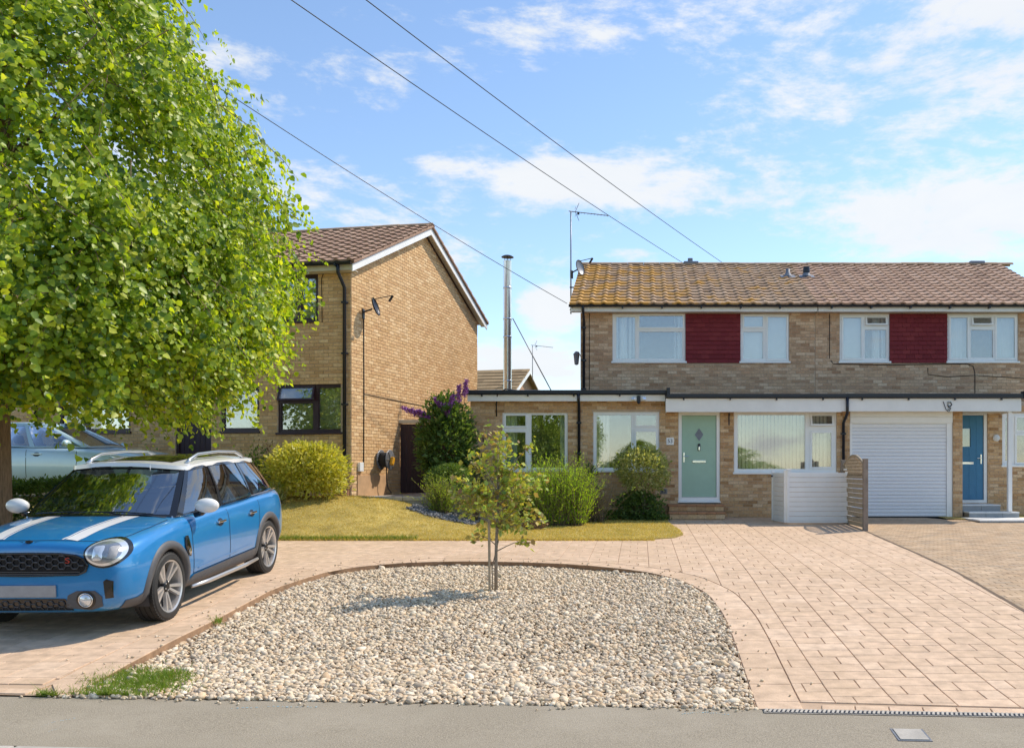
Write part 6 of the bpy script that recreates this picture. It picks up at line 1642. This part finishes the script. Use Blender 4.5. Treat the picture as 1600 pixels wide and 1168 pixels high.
for i in range(460):
    z = float(rng.choice([rng.uniform(2.2, 8.5), rng.uniform(2.15, 4.5), rng.uniform(8, 11.8)], p=[.6, .28, .12])); a = rng.uniform(0, 2 * np.pi) if rng.random() < .4 else rng.uniform(-2.0, .9)
    R0 = np.interp(z, CZ, CR) * (1.03 + .06 * math.sin(3 * a + z * 1.3)); f = rng.uniform(.86, 1.07); clus.append((np.array((math.cos(a) * R0 * f, math.sin(a) * R0 * f, z)), a))
for i in range(ns):
    # a drooping spray near the crown surface
    z = float(rng.choice([rng.uniform(2.1, 8.5), rng.uniform(2.05, 4.5), rng.uniform(8, 11.9)], p=[.58, .30, .12])); a = rng.uniform(0, 2 * np.pi) if rng.random() < .4 else rng.uniform(-2.0, .9)
    R0 = np.interp(z, CZ, CR) * (1 + .09 * math.sin(3 * a + z * 1.3) + .07 * math.sin(5 * a - z * 2.1) + .05 * math.sin(9 * a + 3 * z)); f = 1 - .42 * rng.random() ** 1.7 if rng.random() < .78 else rng.uniform(.3, .75)
    c = np.array((math.cos(a) * R0 * f, math.sin(a) * R0 * f, z + rng.normal(0, .1)))
    if i % 5 < 3:
        c0, a = clus[rng.integers(len(clus))]; c = c0 + rng.normal(0, 1, 3) * np.array((.24, .24, .20)) + np.array((0, 0, .08))
    out = np.array((math.cos(a), math.sin(a), 0)); L = rng.uniform(.45, .95); g = unit(out * rng.uniform(.3, .9) + rng.normal(0, .35, 3) + np.array((0, 0, -.55)))
    nl = int(rng.uniform(17, 28)); t = np.linspace(0, 1, nl) + rng.normal(0, .02, nl)
    base = c[None] - g[None] * L * .4 + g[None] * (t * L)[:, None] + np.array((0, 0, -.22))[None] * (t ** 2 * L)[:, None]
    side = unit(np.cross(g, (0, 0, 1)) + rng.normal(0, .15, 3)); sg = np.where(np.arange(nl) % 2 == 0, 1, -1)[:, None]
    d = g[None] * .5 + side[None] * sg * .8 + np.array((0, 0, -.45))[None] + rng.normal(0, .30, (nl, 3))
    P.append(base + rng.normal(0, .035, (nl, 3))); D.append(d); S.append(rng.uniform(.042, .10, nl) * rng.uniform(.75, 1.25))
    if i % 6 == 0: tw.tube([Vector(base[0] - g * .25), Vector(base[nl // 2]), Vector(base[-1])], [.007, .005, .002], 4, False)
tw.build('twigs', 'bark_lime', LIME, kind='stuff')
P, D, S = np.concatenate(P), np.concatenate(D), np.concatenate(S)
outv = unit(np.stack([P[:, 0], P[:, 1], P[:, 2] * 0 + 1.5], -1))
crown_me = leaf_mesh('crown', P, D, S, 'leaf_lime', HEART, up=outv)
link_mesh('crown', crown_me, None, LIME)

# ---- sapling in the gravel
SP = ground(775, 914); SP = Vector((SP.x, SP.y, gz(SP.x, SP.y) - .01))
SAP = plant('sapling', 'young staked sapling with sparse yellowing leaves in the gravel', 'tree', SP)
t = MB(); t.tube([(0, 0, 0), (.0, .01, .5), (.02, 0, 1.0), (.03, 0, 1.5), (.02, 0, 1.95)], [.022, .019, .015, .010, .005], 8); t.build('trunk', 'bark_grey', SAP, smooth=True)
t = MB(); t.tube([(-.075, .0, -.05), (-.085, .0, .95)], .016, 8); t.build('stake', 'fence_timber', SAP)
t = MB(); t.tube([(-.04, .02, 0), (-.05, .02, .3), (.03, .0, .62)], .007, 6); t.build('tie', 'bark_grey', SAP)
P, D, S = [], [], []; br = MB()
def sx(px, py): w = W(px, py, SP.y); return Vector((w.x - SP.x, 0, w.z - SP.z))
tips = [(857, 812, 10), (735, 838, 12), (722, 800, 8), (700, 745, 12), (727, 770, 12), (760, 668, 8), (783, 672, 12), (795, 690, 14), (832, 690, 7), (815, 745, 18), (845, 755, 14), (830, 790, 14), (760, 730, 20), (745, 760, 20), (790, 740, 26), (800, 770, 24), (770, 790, 24), (815, 815, 20), (790, 820, 18), (775, 715, 18), (735, 720, 12), (712, 782, 10), (850, 740, 8), (808, 725, 18), (800, 800, 22), (720, 765, 12), (765, 770, 22), (825, 770, 20), (835, 845, 9), (775, 695, 14), (745, 700, 8), (780, 810, 20)]
for px, py, nl in tips:
    e = sx(px, py); e.y = random.uniform(-.38, .38); z0 = max(.42, min(e.z - .12, .4 + (e.z - .3) * .55)); p0 = Vector((.02 * z0, 0, z0)); pts = [p0.lerp(e, k / 4) + Vector((random.gauss(0, .012), random.gauss(0, .02), .05 * math.sin(k / 4 * 3.14))) for k in range(5)]
    br.tube(pts, [.008, .006, .005, .004, .002], 5, False)
    for k in range(int(nl * 3.5)):
        q = pts[-1].lerp(pts[-2], random.random() * 1.6) + Vector((random.gauss(0, .055), random.gauss(0, .06), random.gauss(0, .055))); P.append(tuple(q)); D.append((random.gauss(0, .7), random.gauss(0, .7), random.gauss(-.15, .6))); S.append(random.uniform(.04, .095))
br.build('branches', 'bark_grey', SAP)
link_mesh('leaves', leaf_mesh('leaves', np.array(P), np.array(D), np.array(S), 'leaf_sapling', (OVAL[0] * np.array((1, 1.35, 1)), OVAL[1])), None, SAP)

# ---- shrubs and border plants (position from the ground each one stands on)
def at(px, Y, z): return Vector(((px - CX) * Y / FPX, Y, z))
bush('golden_shrub', 'rounded golden variegated shrub under the ground floor window of the buff house', at(480, 18.35, .90), .78, .6, .56, 10000, .075, 'leaf_gold', lumps=12, fuzz=.3)
bush('dark_shrub', 'dull twiggy dark shrub between the blue car and the golden shrub', at(402, 18.5, .90), .34, .35, .5, 900, .06, 'leaf_mid', fuzz=.6)
bush('dry_shrub', 'brownish fading shrub behind the blue car by the house wall', at(418, 18.75, .92), .22, .3, .55, 500, .05, 'leaf_dry', fuzz=.8)
spray('striped_plant', 'pale striped strap-leaved plant at the foot of the golden shrub', at(430, 17.9, .83), 60, 5, .34, .14, 'leaf_varieg', 1.2, cat='plant', rootspread=.12)
BD = bush('butterfly_bush', 'tall dark leafy bush with purple flower spikes beside the side gate', at(697, 20.05, .6), .62, .55, 1.08, 5200, .11, 'leaf_dark', fuzz=.25, lumps=14, tpl=NARROW if False else OVAL, base=.35)
loc = BD.location
for k, (px, py, dx, dz) in enumerate(((687, 632, -.2, .28), (697, 640, -.12, .26), (717, 614, .03, .3), (665, 648, -.25, .16), (655, 645, -.28, .14), (727, 606, .05, .26), (640, 642, -.26, .15), (705, 628, .1, .25))):
    p = W(px, py, 19.75) - loc; d = Vector((dx, -.1, dz)).normalized(); L = .36; fp = []; 
    for i in range(300): t = random.random(); r_ = .03 * (1 - t * .5); fp.append(tuple(p + d * L * (t - .5) + Vector((random.gauss(0, r_), random.gauss(0, r_), random.gauss(0, r_ * .6)))))
    fo = link_mesh('flower_spike', leaf_mesh('flower_spike', np.array(fp), rng.normal(0, 1, (300, 3)), np.full(300, .055), 'flower_purple'), None, BD)
    s_ = MB(); s_.tube([p - d * .5 + Vector((0, .1, -.1)), p - d * .1, p + d * .1], .005, 5); s_.build('flower_stem', 'twig', BD)
bush('box_ball', 'clipped round box bush in front of the side gate', at(702, 19.35, .72), .50, .45, .40, 5200, .038, 'leaf_box', fuzz=.08, shell=.3, lumps=3, base=.18)
spray('juniper', 'feathery low green conifer beside the slate bed', at(690, 18.55, .62), 210, 9, .72, .085, 'leaf_fern', 1.05, arch=.35, rootspread=.14)
bush('yellow_shrub', 'small yellow leaved shrub between the conifer and the heather', at(745, 18.4, .50), .38, .35, .36, 1500, .05, 'leaf_yellow', fuzz=.4)
bush('yellow_shrub', 'yellow-green shrub low in the border behind the sapling stems', at(795, 19.0, .42), .42, .35, .52, 1900, .055, 'leaf_sapling', fuzz=.5)
bush('dark_conifer', 'narrow dark evergreen against the extension wall', at(748, 20.0, .5), .17, .17, .72, 1200, .05, 'leaf_dark', fuzz=.3)
spray('dry_perennial', 'faded brown perennial with dead stems beside the heather', at(826, 18.7, .40), 130, 8, .95, .05, 'leaf_dry', .55, arch=.6, rootspread=.16, cat='plant')
spray('dry_heap', 'small heap of dead brown plant stems on the lawn edge', at(832, 17.6, .36), 110, 4, .24, .07, 'leaf_dry', 2.2, arch=.9, rootspread=.2, cat='plant')
spray('rosemary', 'large bright lime green upright bush beneath the extension windows', at(872, 18.55, .36), 1250, 11, 1.15, .085, 'leaf_heather', .60, arch=.30, rootspread=.44, wide=(1.2, .9))
spray('lavender', 'grey-green wispy plant at the right of the lime green bush', at(930, 19.2, .36), 130, 8, .85, .04, 'leaf_varieg', .5, arch=.3, rootspread=.16, cat='plant')
bush('dark_shrub', 'small dark evergreen under the left end of the middle window', at(921, 20.25, .4), .22, .2, .6, 900, .05, 'leaf_dark', fuzz=.3, base=.1)
VB = bush('standard_shrub', 'variegated ball-headed shrub between the windows and the green door', at(1004, 19.85, .36), .60, .5, .50, 5600, .06, 'leaf_varieg', fuzz=.2, base=.64, lumps=10, shell=.4)
t = MB(); t.tube([(0, 0, 0), (.03, 0, .4), (0, .02, .9)], [.05, .04, .03], 8); t.build('trunk', 'bark_grey', VB)
bush('ivy_clump', 'dark green ivy clump under the ball-headed shrub', at(998, 19.9, .34), .50, .38, .34, 2600, .075, 'leaf_dark', tpl=OVAL, fuzz=.3, lumps=10)
bush('ground_ivy', 'low dark creeper spreading to the brick steps', at(1018, 19.7, .34), .34, .25, .11, 900, .06, 'leaf_dark', fuzz=.5)
bush('low_cover', 'low green plants between the lime green bush and the ivy', at(955, 19.85, .34), .40, .25, .12, 900, .06, 'leaf_mid', fuzz=.5)
# hedge behind the blue car
HG = plant('hedge', 'dense dark green clipped hedge behind the blue car at the left edge', 'hedge', (-10.6, 14.1, h(14) + .1))
n = 15000; Lx, Ly, Lz = 2.3, .55, .95
f = rng.choice(3, n, p=[.5, .38, .12]); P = np.column_stack([rng.uniform(-Lx, Lx, n), rng.uniform(-Ly, Ly, n), rng.uniform(.05, Lz, n)])
P[f == 0, 1] = -Ly + np.abs(rng.normal(0, .07, (f == 0).sum())); P[f == 1, 2] = Lz - np.abs(rng.normal(0, .06, (f == 1).sum())); P[f == 2, 0] = Lx - np.abs(rng.normal(0, .06, (f == 2).sum()))
P += rng.normal(0, .035, P.shape) + np.column_stack([np.zeros(n), .05 * np.sin(P[:, 0] * 4 + P[:, 2] * 3), .05 * np.sin(P[:, 0] * 5)])
D = rng.normal(0, .7, (n, 3)) + np.where((f == 0)[:, None], np.array((0, -1, .2)), np.where((f == 1)[:, None], np.array((0, 0, 1.0)), np.array((1.0, 0, .2))))
link_mesh('foliage', leaf_mesh('foliage', P, D, rng.uniform(.05, .09, n), 'leaf_dark'), None, HG)
t = MB()
for i in range(14): x = -Lx + .2 + i * .31; t.tube([(x, 0, -.1), (x + random.uniform(-.1, .1), random.uniform(-.1, .1), .5), (x + random.uniform(-.2, .2), random.uniform(-.2, .2), 1.0)], [.025, .02, .008], 6)
t.build('stem', 'twig', HG)
# trees across the road, behind the viewer: they show only as reflections in the windows
mat_pieces('leaf_road', [(.05, .10, .015), (.09, .15, .02), (.14, .20, .025)], rough=.5, var=.1, bump=0, trans=.3)
for k, (x, y, s, sz) in enumerate(((-6.5, -17, .95, .95), (-14, -22, 1.1, 1.1), (.2, -24, .9, .33), (7.5, -27, 1.0, .30))):
    rt_ = plant('roadside_tree', ['leafy tree mirrored in the left extension window', 'broad tree mirrored behind the other one in the windows', 'low bushy tree mirrored in the window left of the green door', 'low spreading tree mirrored in the large window with cream blinds'][k], 'tree', (x, y, -.3)); rt_.scale = (s, s, sz)
    o = bpy.data.objects.new('crown', crown_me); C.objects.link(o); o.parent = rt_; o.rotation_euler = (0, 0, 1.3 + k)
    o = bpy.data.objects.new('trunk', LT.data); C.objects.link(o); o.parent = rt_
# ------------------------------------------------------------------ small things
# white slatted gate leaf folded beside the fence
gy = 18.9; x0, x1 = (1229 - CX) * gy / FPX, (1331 - CX) * gy / FPX; zb = h(gy) + .03
WG = empty('gate_leaf', ((x0 + x1) / 2, gy, zb), (0, 0, R(1.5)), 'white slatted plastic gate standing below the bay window beside the timber fence', 'gate')
hw = (x1 - x0) / 2; HT = 1.10; n = 10
for i in range(n):
    m_ = MB(); m_.bbox(-hw + .05, hw - .05, -.018, .018, .04 + i * (HT - .08) / n, .04 + (i + 1) * (HT - .08) / n - .006, .006); m_.build('board', 'white_upvc', WG)
for x in (-hw, hw - .052):
    m_ = MB(); m_.bbox(x, x + .052, -.03, .03, .0, HT, .006); m_.build('stile', 'white_upvc', WG)
for x in (-hw + .03, hw - .13):
    m_ = MB(); m_.bbox(x - .035, x + .06, -.045, .045, HT + .002, HT + .035, .012); m_.bbox(x - .015, x + .04, -.036, -.0305, HT - .12, HT - .02, .002); m_.build('hinge_cap', 'white_upvc', WG)
m_ = MB(); m_.bbox(-hw, hw, -.022, .022, .0, .036, .004); m_.build('bottom_rail', 'white_upvc', WG)
xr = (1214 - CX) * 19.7 / FPX
R2 = empty('gate_leaf', (x0 - .02, gy + .02, zb), (0, 0, R(97)), 'narrow white slatted return folded back behind the white gate', 'gate')
for i in range(n):
    m_ = MB(); m_.bbox(.05, .95, -.016, .016, .04 + i * (HT - .08) / n, .04 + (i + 1) * (HT - .08) / n - .006, .006); m_.build('board', 'white_upvc', R2)
for x in (0, .95):
    m_ = MB(); m_.bbox(x, x + .05, -.03, .03, 0, HT, .006); m_.build('stile', 'white_upvc', R2)
k = MB(); k.ico((.90, .045, .98), .022, 2); k.build('latch', 'black_plastic', R2)
m_ = MB(); m_.bbox(.05, .95, -.02, .02, 0, .036, .004); m_.build('bottom_rail', 'white_upvc', R2)
# timber fence panel with an arched top between the drives
f0 = (1352 - CX) * 17.4 / FPX
FN = empty('fence_panel', (f0, 17.4, h(17.4)), (0, 0, R(90)), 'weathered timber fence panel with arched lattice top and dark post', 'fence')
LF_ = 1.83
def top(t): return 1.28 + .20 * math.sin(math.pi * min(1, max(0, t))) - .16 * t * 0
m_ = MB(); m_.bbox(-.05, .05, -.045, .045, -.1, 1.40, .006); m_.build('post', 'fence_post', FN)
m_ = MB(); m_.bbox(LF_, LF_ + .09, -.045, .045, -.1, 1.40, .006); m_.build('post', 'fence_post', FN)
z = .05; i = 0
while z < 1.02:
    m_ = MB(); s = 1 if i % 2 else -1; m_.bbox(.052, LF_ - .002, s * .010 - .006, s * .010 + .006, z, z + .085, .003); m_.build('slat', 'fence_timber', FN); z += .098 if i % 2 else .094; i += 1
n = 26
tp = MB(); tp.tube([(.05 + (LF_ - .05) * k / n, 0, top(k / n)) for k in range(n + 1)], .022, 6); tp.build('top_rail', 'fence_timber', FN)
tp = MB(); tp.bbox(.052, LF_ - .002, -.022, .022, 1.03, 1.065, .004); tp.build('middle_rail', 'fence_timber', FN)
for sgn in (1, -1):
    x = .1
    while x < LF_ + .4:
        a = (x, 1.06); b = (x - sgn * .42 if sgn > 0 else x - .42, 1.06)
        xx0, zz0 = (x, 1.06); L_ = 0; st = .01
        while 0.05 < xx0 + sgn * -0 < 99 and L_ < .6:
            nx_, nz_ = xx0 - sgn * st * .8, zz0 + st
            if not (.05 < nx_ < LF_ - .01) or nz_ > top((nx_ - .05) / (LF_ - .05)): break
            xx0, zz0 = nx_, nz_; L_ += st
        if L_ > .05:
            m_ = MB(); m_.tube([(x, sgn * .006, 1.06), (xx0, sgn * .006, zz0)], .011, 4); m_.build('lattice_slat', 'fence_timber', FN)
        x += .105
for s in (1, -1):
    for x in (.075, LF_ - .025):
        m_ = MB(); m_.bbox(x - .02, x + .02, s * .017, s * .03, .04, 1.25, .003) if s > 0 else m_.bbox(x - .02, x + .02, -.03, -.017, .04, 1.25, .003); m_.build('batten', 'fence_timber', FN)
# house number plate and loose numeral
p = W(1047, 689, YL)
NP = empty('house_number', (p.x, YL - .010, p.z), label='white plaque with the number 53 beside the green door', cat='sign')
m_ = MB(); m_.bbox(-.085, .085, -.012, 0, -.085, .085, .004); m_.build('plaque', 'white_upvc', NP)
o = link_mesh('numerals', text_mesh('53', .125, .0015, 'black_plastic'), None, NP); o.location = (0, -.0142, 0); o.rotation_euler = (R(90), 0, 0)
p = W(757, 690, YL); o = link_mesh('door_numeral', text_mesh('5', .26, .006, 'black_plastic')); o.location = (p.x, YL - .017, p.z); o.rotation_euler = (R(90), 0, 0)
tag(o, 'loose black numeral 5 on the extension wall left of its window', 'sign')
# security floodlight under the extension fascia
p = W(998, 622, 20.48)
SL = empty('security_light', (p.x, 20.498, p.z), label='twin security floodlight under the extension gutter', cat='light')
m_ = MB(); m_.bbox(-.04, .04, -.06, 0, -.10, .06, .01); m_.ico((0, -.06, -.10), .035, 2); m_.build('sensor', 'black_plastic', SL)
for s in (1, -1):
    m_ = MB(); m_.bbox(-.05, .05, -.04, .04, -.035, .035, .012); q = m_.build('lamp_head', 'white_upvc', SL); q.location = (s * .11, -.07, -.02); q.rotation_euler = (R(-20), 0, s * R(35))
    m_ = MB(); m_.box(-.04, .04, -.043, -.0405, -.027, .027); m_.build('lens', 'lens_white', q)
# vent grille and tap box beside the steps, bracket by door
p = W(1037, 767, YL)
AB = empty('air_brick', (p.x, YL - .010, p.z), label='small dark air brick in the wall left of the brick steps', cat='vent')
m_ = MB(); m_.plate(-.085, .085, -.06, .06, [(-.07 + i * .036, -.05 + i * .036, -.045, .045) for i in range(4)], -.014, 0); m_.build('grille', 'grey_metal', AB)
m_ = MB(); m_.box(-.08, .08, -.004, -.001, -.055, .055); m_.build('backing', 'black_plastic', AB)
p = W(1139, 653, YL)
HB_ = empty('hanging_bracket', (p.x, YL - .010, p.z), label='black iron bracket on the pier between green door and large window', cat='bracket')
m_ = MB(); m_.bbox(-.014, .014, -.012, 0, -.16, .12, .004); m_.tube([(0, -.01, .10), (0, -.12, .11), (0, -.15, .06)], .008, 6); m_.tube([(0, -.01, -.08), (0, -.07, .0), (0, -.11, .10)], .006, 6); m_.build('arm', 'black_plastic', HB_)
# horseshoe ornament on the garage fascia
p = W(1481, 634, 20.30)
CM = empty('wall_ornament', (p.x, 20.298, p.z), label='small black scroll ornament on the white fascia over the garage', cat='ornament')
m_ = MB(); m_.tube([(-.11, -.012, .10), (-.05, -.012, -.07), (0, -.012, -.13), (.05, -.012, -.12)], .008, 6); m_.tube([(-.02, -.016, .08), (.06, -.016, .08), (.085, -.016, .03), (.05, -.016, -.01), (-.01, -.016, .0), (.0, -.016, .05)], .011, 6)
m_.tube([(.0, -.016, -.02), (.06, -.016, -.05), (.04, -.016, -.09), (-.01, -.016, -.08)], .011, 6); m_.tube([(0, 0, 0), (0, -.016, 0)], .01, 6); m_.build('scroll', 'black_plastic', CM)
# lantern on the far side of the left gable end
p = W(893, 562, 22.9)
LN = empty('wall_lantern', (-1.47, 22.3, p.z), label='dark lantern on the end wall of the green-doored house', cat='light')
m_ = MB(); m_.lathe([(.02, -.20), (.05, -.18), (.075, .05), (.09, .06), (.035, .13), (0, .14)], 6, Matrix.Translation((-.11, 0, 0))); m_.tube([(0, 0, .0), (-.06, 0, .12), (-.11, 0, .12)], .012, 6); m_.build('lantern', 'lead_grey', LN)
# satellite dishes
def dish(name, label, loc, rotz, r, tilt, wall_dir, m='grey_metal'):
    D_ = empty(name, loc, (0, 0, rotz), label, 'satellite dish')       # local +x looks out from the fixing, dish faces local +y'
    m_ = MB(); M = Matrix.Translation((.24, 0, .10)) @ Matrix.Rotation(R(tilt), 4, 'Y'); prof = [(r * k / 6, .22 * r * (k / 6) ** 2) for k in range(7)]
    m_.lathe(prof + [(r, .22 * r + .01)] + [(r * k / 6, .22 * r * (k / 6) ** 2 - .012) for k in range(6, -1, -1)], 28, M @ Matrix.Diagonal((1, .88, 1, 1))); m_.build('reflector', m, D_, smooth=True)
    m_ = MB(); m_.tube([(0, 0, -.1), (.02, 0, .0), (.2, 0, .06)], .02, 8); m_.bbox(-.01, .015, -.06, .06, -.16, .06, .004); m_.build('bracket', 'black_plastic', D_)
    m_ = MB(); q = M @ Vector((.03 * 0 - r * .95, 0, .1)); e = M @ Vector((-r * .55, 0, .48)); m_.tube([M @ Vector((-r * .8, 0, .08)), e], .010, 6); m_.build('feed_arm', 'black_plastic', D_)
    m_ = MB(); m_.tube([e, e + (M.to_3x3() @ Vector((.1, 0, -.12)))], .028, 8); m_.build('receiver', 'black_plastic', D_)
    return D_
p = on_side(567, 487, .012)
D1_ = dish('satellite_dish', 'dark satellite dish on the gable wall of the buff house', p, LROT + R(9), .21, 72, 0, 'black_plastic')
p = W(893, 420, 24.4)
D2_ = dish('satellite_dish', 'grey satellite dish by the aerial at the left end of the lichened roof', (p.x, 24.4, p.z - .1), R(-30), .21, 78, 0)
# television aerials
def aerial(name, label, loc, hgt, boom, ang, els=9, base=0):
    A_ = empty(name, loc, label=label, cat='aerial')
    m_ = MB(); m_.tube([(0, 0, base), (0, 0, hgt)], .018, 8); m_.build('mast', 'grey_metal', A_, smooth=True)
    Rz = Matrix.Translation((0, 0, hgt - .03)) @ Matrix.Rotation(ang, 4, 'Z')
    m_ = MB(); m_.tube([Rz @ Vector((-.06, 0, .03)), Rz @ Vector((boom, 0, -.05))], .012, 6); m_.build('boom', 'grey_metal', A_)
    for i in range(els):
        x = .28 + (boom - .3) * i / (els - 1); m_ = MB(); m_.tube([Rz @ Vector((x, -.10, .0 - .05 * x / boom)), Rz @ Vector((x, .10, .0 - .05 * x / boom))], .004, 5); m_.build('element', 'grey_metal', A_)
    for s in (1, -1):
        m_ = MB(); m_.tube([Rz @ Vector((.12, 0, .02)), Rz @ Vector((.22, 0, .02 + s * .24))], .008, 5); m_.tube([Rz @ Vector((.12, -.12, .02 + s * .1)), Rz @ Vector((.12, .12, .02 + s * .1))], .005, 5); m_.build('reflector_rod', 'grey_metal', A_)
    m_ = MB(); m_.box(-.03, .03, -.03, .03, -.03, .03, Rz @ Matrix.Translation((.2, 0, -.02))); m_.build('dipole_box', 'black_plastic', A_)
    return A_
p = W(892, 330, 24.2); b = W(891, 470, 24.2)
A1_ = aerial('television_aerial', 'tall television aerial at the left end of the lichened roof', (p.x, 24.2, b.z), p.z - b.z, 1.02, R(8), base=-.35)
for z in (-.25, .35): m_ = MB(); m_.box(-.03, .24, -.02, .02, z, z + .03); m_.build('bracket', 'black_plastic', A1_)
p = W(832, 539, 43.5); b = W(832, 577, 43.5)
aerial('television_aerial', 'small faraway aerial above the distant mossy roof', (p.x, 43.5, b.z), p.z - b.z, 1.0, R(14), 6, base=-.6)
# hose reel on the gable wall
p = on_side(592, 718, .16)
HR = empty('hose_reel', p, (0, 0, LROT), 'grey hose reel with orange handle on the gable wall', 'hose reel')
Yx = Matrix.Rotation(R(90), 4, 'Y')
for off in (-.11, .11):
    m_ = MB(); m_.lathe([(.03, off), (.22, off), (.235, off + .008), (.22, off + .016), (.03, off + .016)], 28, Yx); m_.build('drum_side', 'grey_metal', HR, smooth=True)
    for k_ in range(6):
        m_ = MB(); m_.tube([(off + .02, 0, 0), (off + .02, .21 * math.cos(k_ * 1.047), .21 * math.sin(k_ * 1.047))], .010, 6); m_.build('spoke', 'steel', HR)
m_ = MB(); m_.lathe([(.13, -.10), (.17, -.09), (.175, 0), (.17, .09), (.13, .10)], 24, Yx); m_.build('hose_coil', 'dark_rubber', HR, smooth=True)
m_ = MB(); m_.bbox(.14, .22, -.05, .05, -.13, .06, .02); m_.build('handle', 'yellow_plastic', HR, xf=Matrix.Rotation(R(-25), 4, 'X'))
m_ = MB(); m_.bbox(-.155, -.13, -.03, .03, -.22, .22, .006); m_.tube([(-.14, 0, -.15), (.0, 0, 0)], .014, 6); m_.tube([(-.14, 0, .15), (0, 0, 0)], .014, 6); m_.build('bracket', 'black_plastic', HR)
m_ = MB(); m_.tube([(.0, .06, -.17), (.02, .02, -.32), (.02, .02, -.5), (.02, .12, -.68), (.0, .3, -.76)], .013, 8); m_.build('hose', 'dark_rubber', HR, smooth=True)
# overhead service wires
def wire(a, b, ya, yb, label, sag=.25, ext=.5, r=.0095):
    A_, B_ = W(*a, ya), W(*b, yb); A2 = A_ + (A_ - B_) * ext; pts = []
    for k_ in range(25):
        t = k_ / 24; q = A2.lerp(B_, t); q.z -= sag * 4 * t * (1 - t) - sag * 4 * (ext / (1 + ext)) * (1 - ext / (1 + ext)) * (1 - (t - ext / (1 + ext)) / (1 - ext / (1 + ext)) if t > ext / (1 + ext) else 1) * 1.0; pts.append(q)
    m_ = MB(); m_.tube(pts, r, 5, False); tag(m_.build('overhead_wire', 'black_plastic', None, smooth=True), label, 'wire', 'overhead wires')
wire((455, 0), (1074, 415), 14.0, 31, 'overhead wire passing closest to the roof aerial', .18)
wire((572, 0), (1140, 418), 14.0, 31, 'rightmost overhead wire crossing the open sky', .18)
wire((405, 178), (886, 474), 16.5, 21.75, 'lowest overhead wire ending at the eaves of the lichened roof', .12, .3, .008)
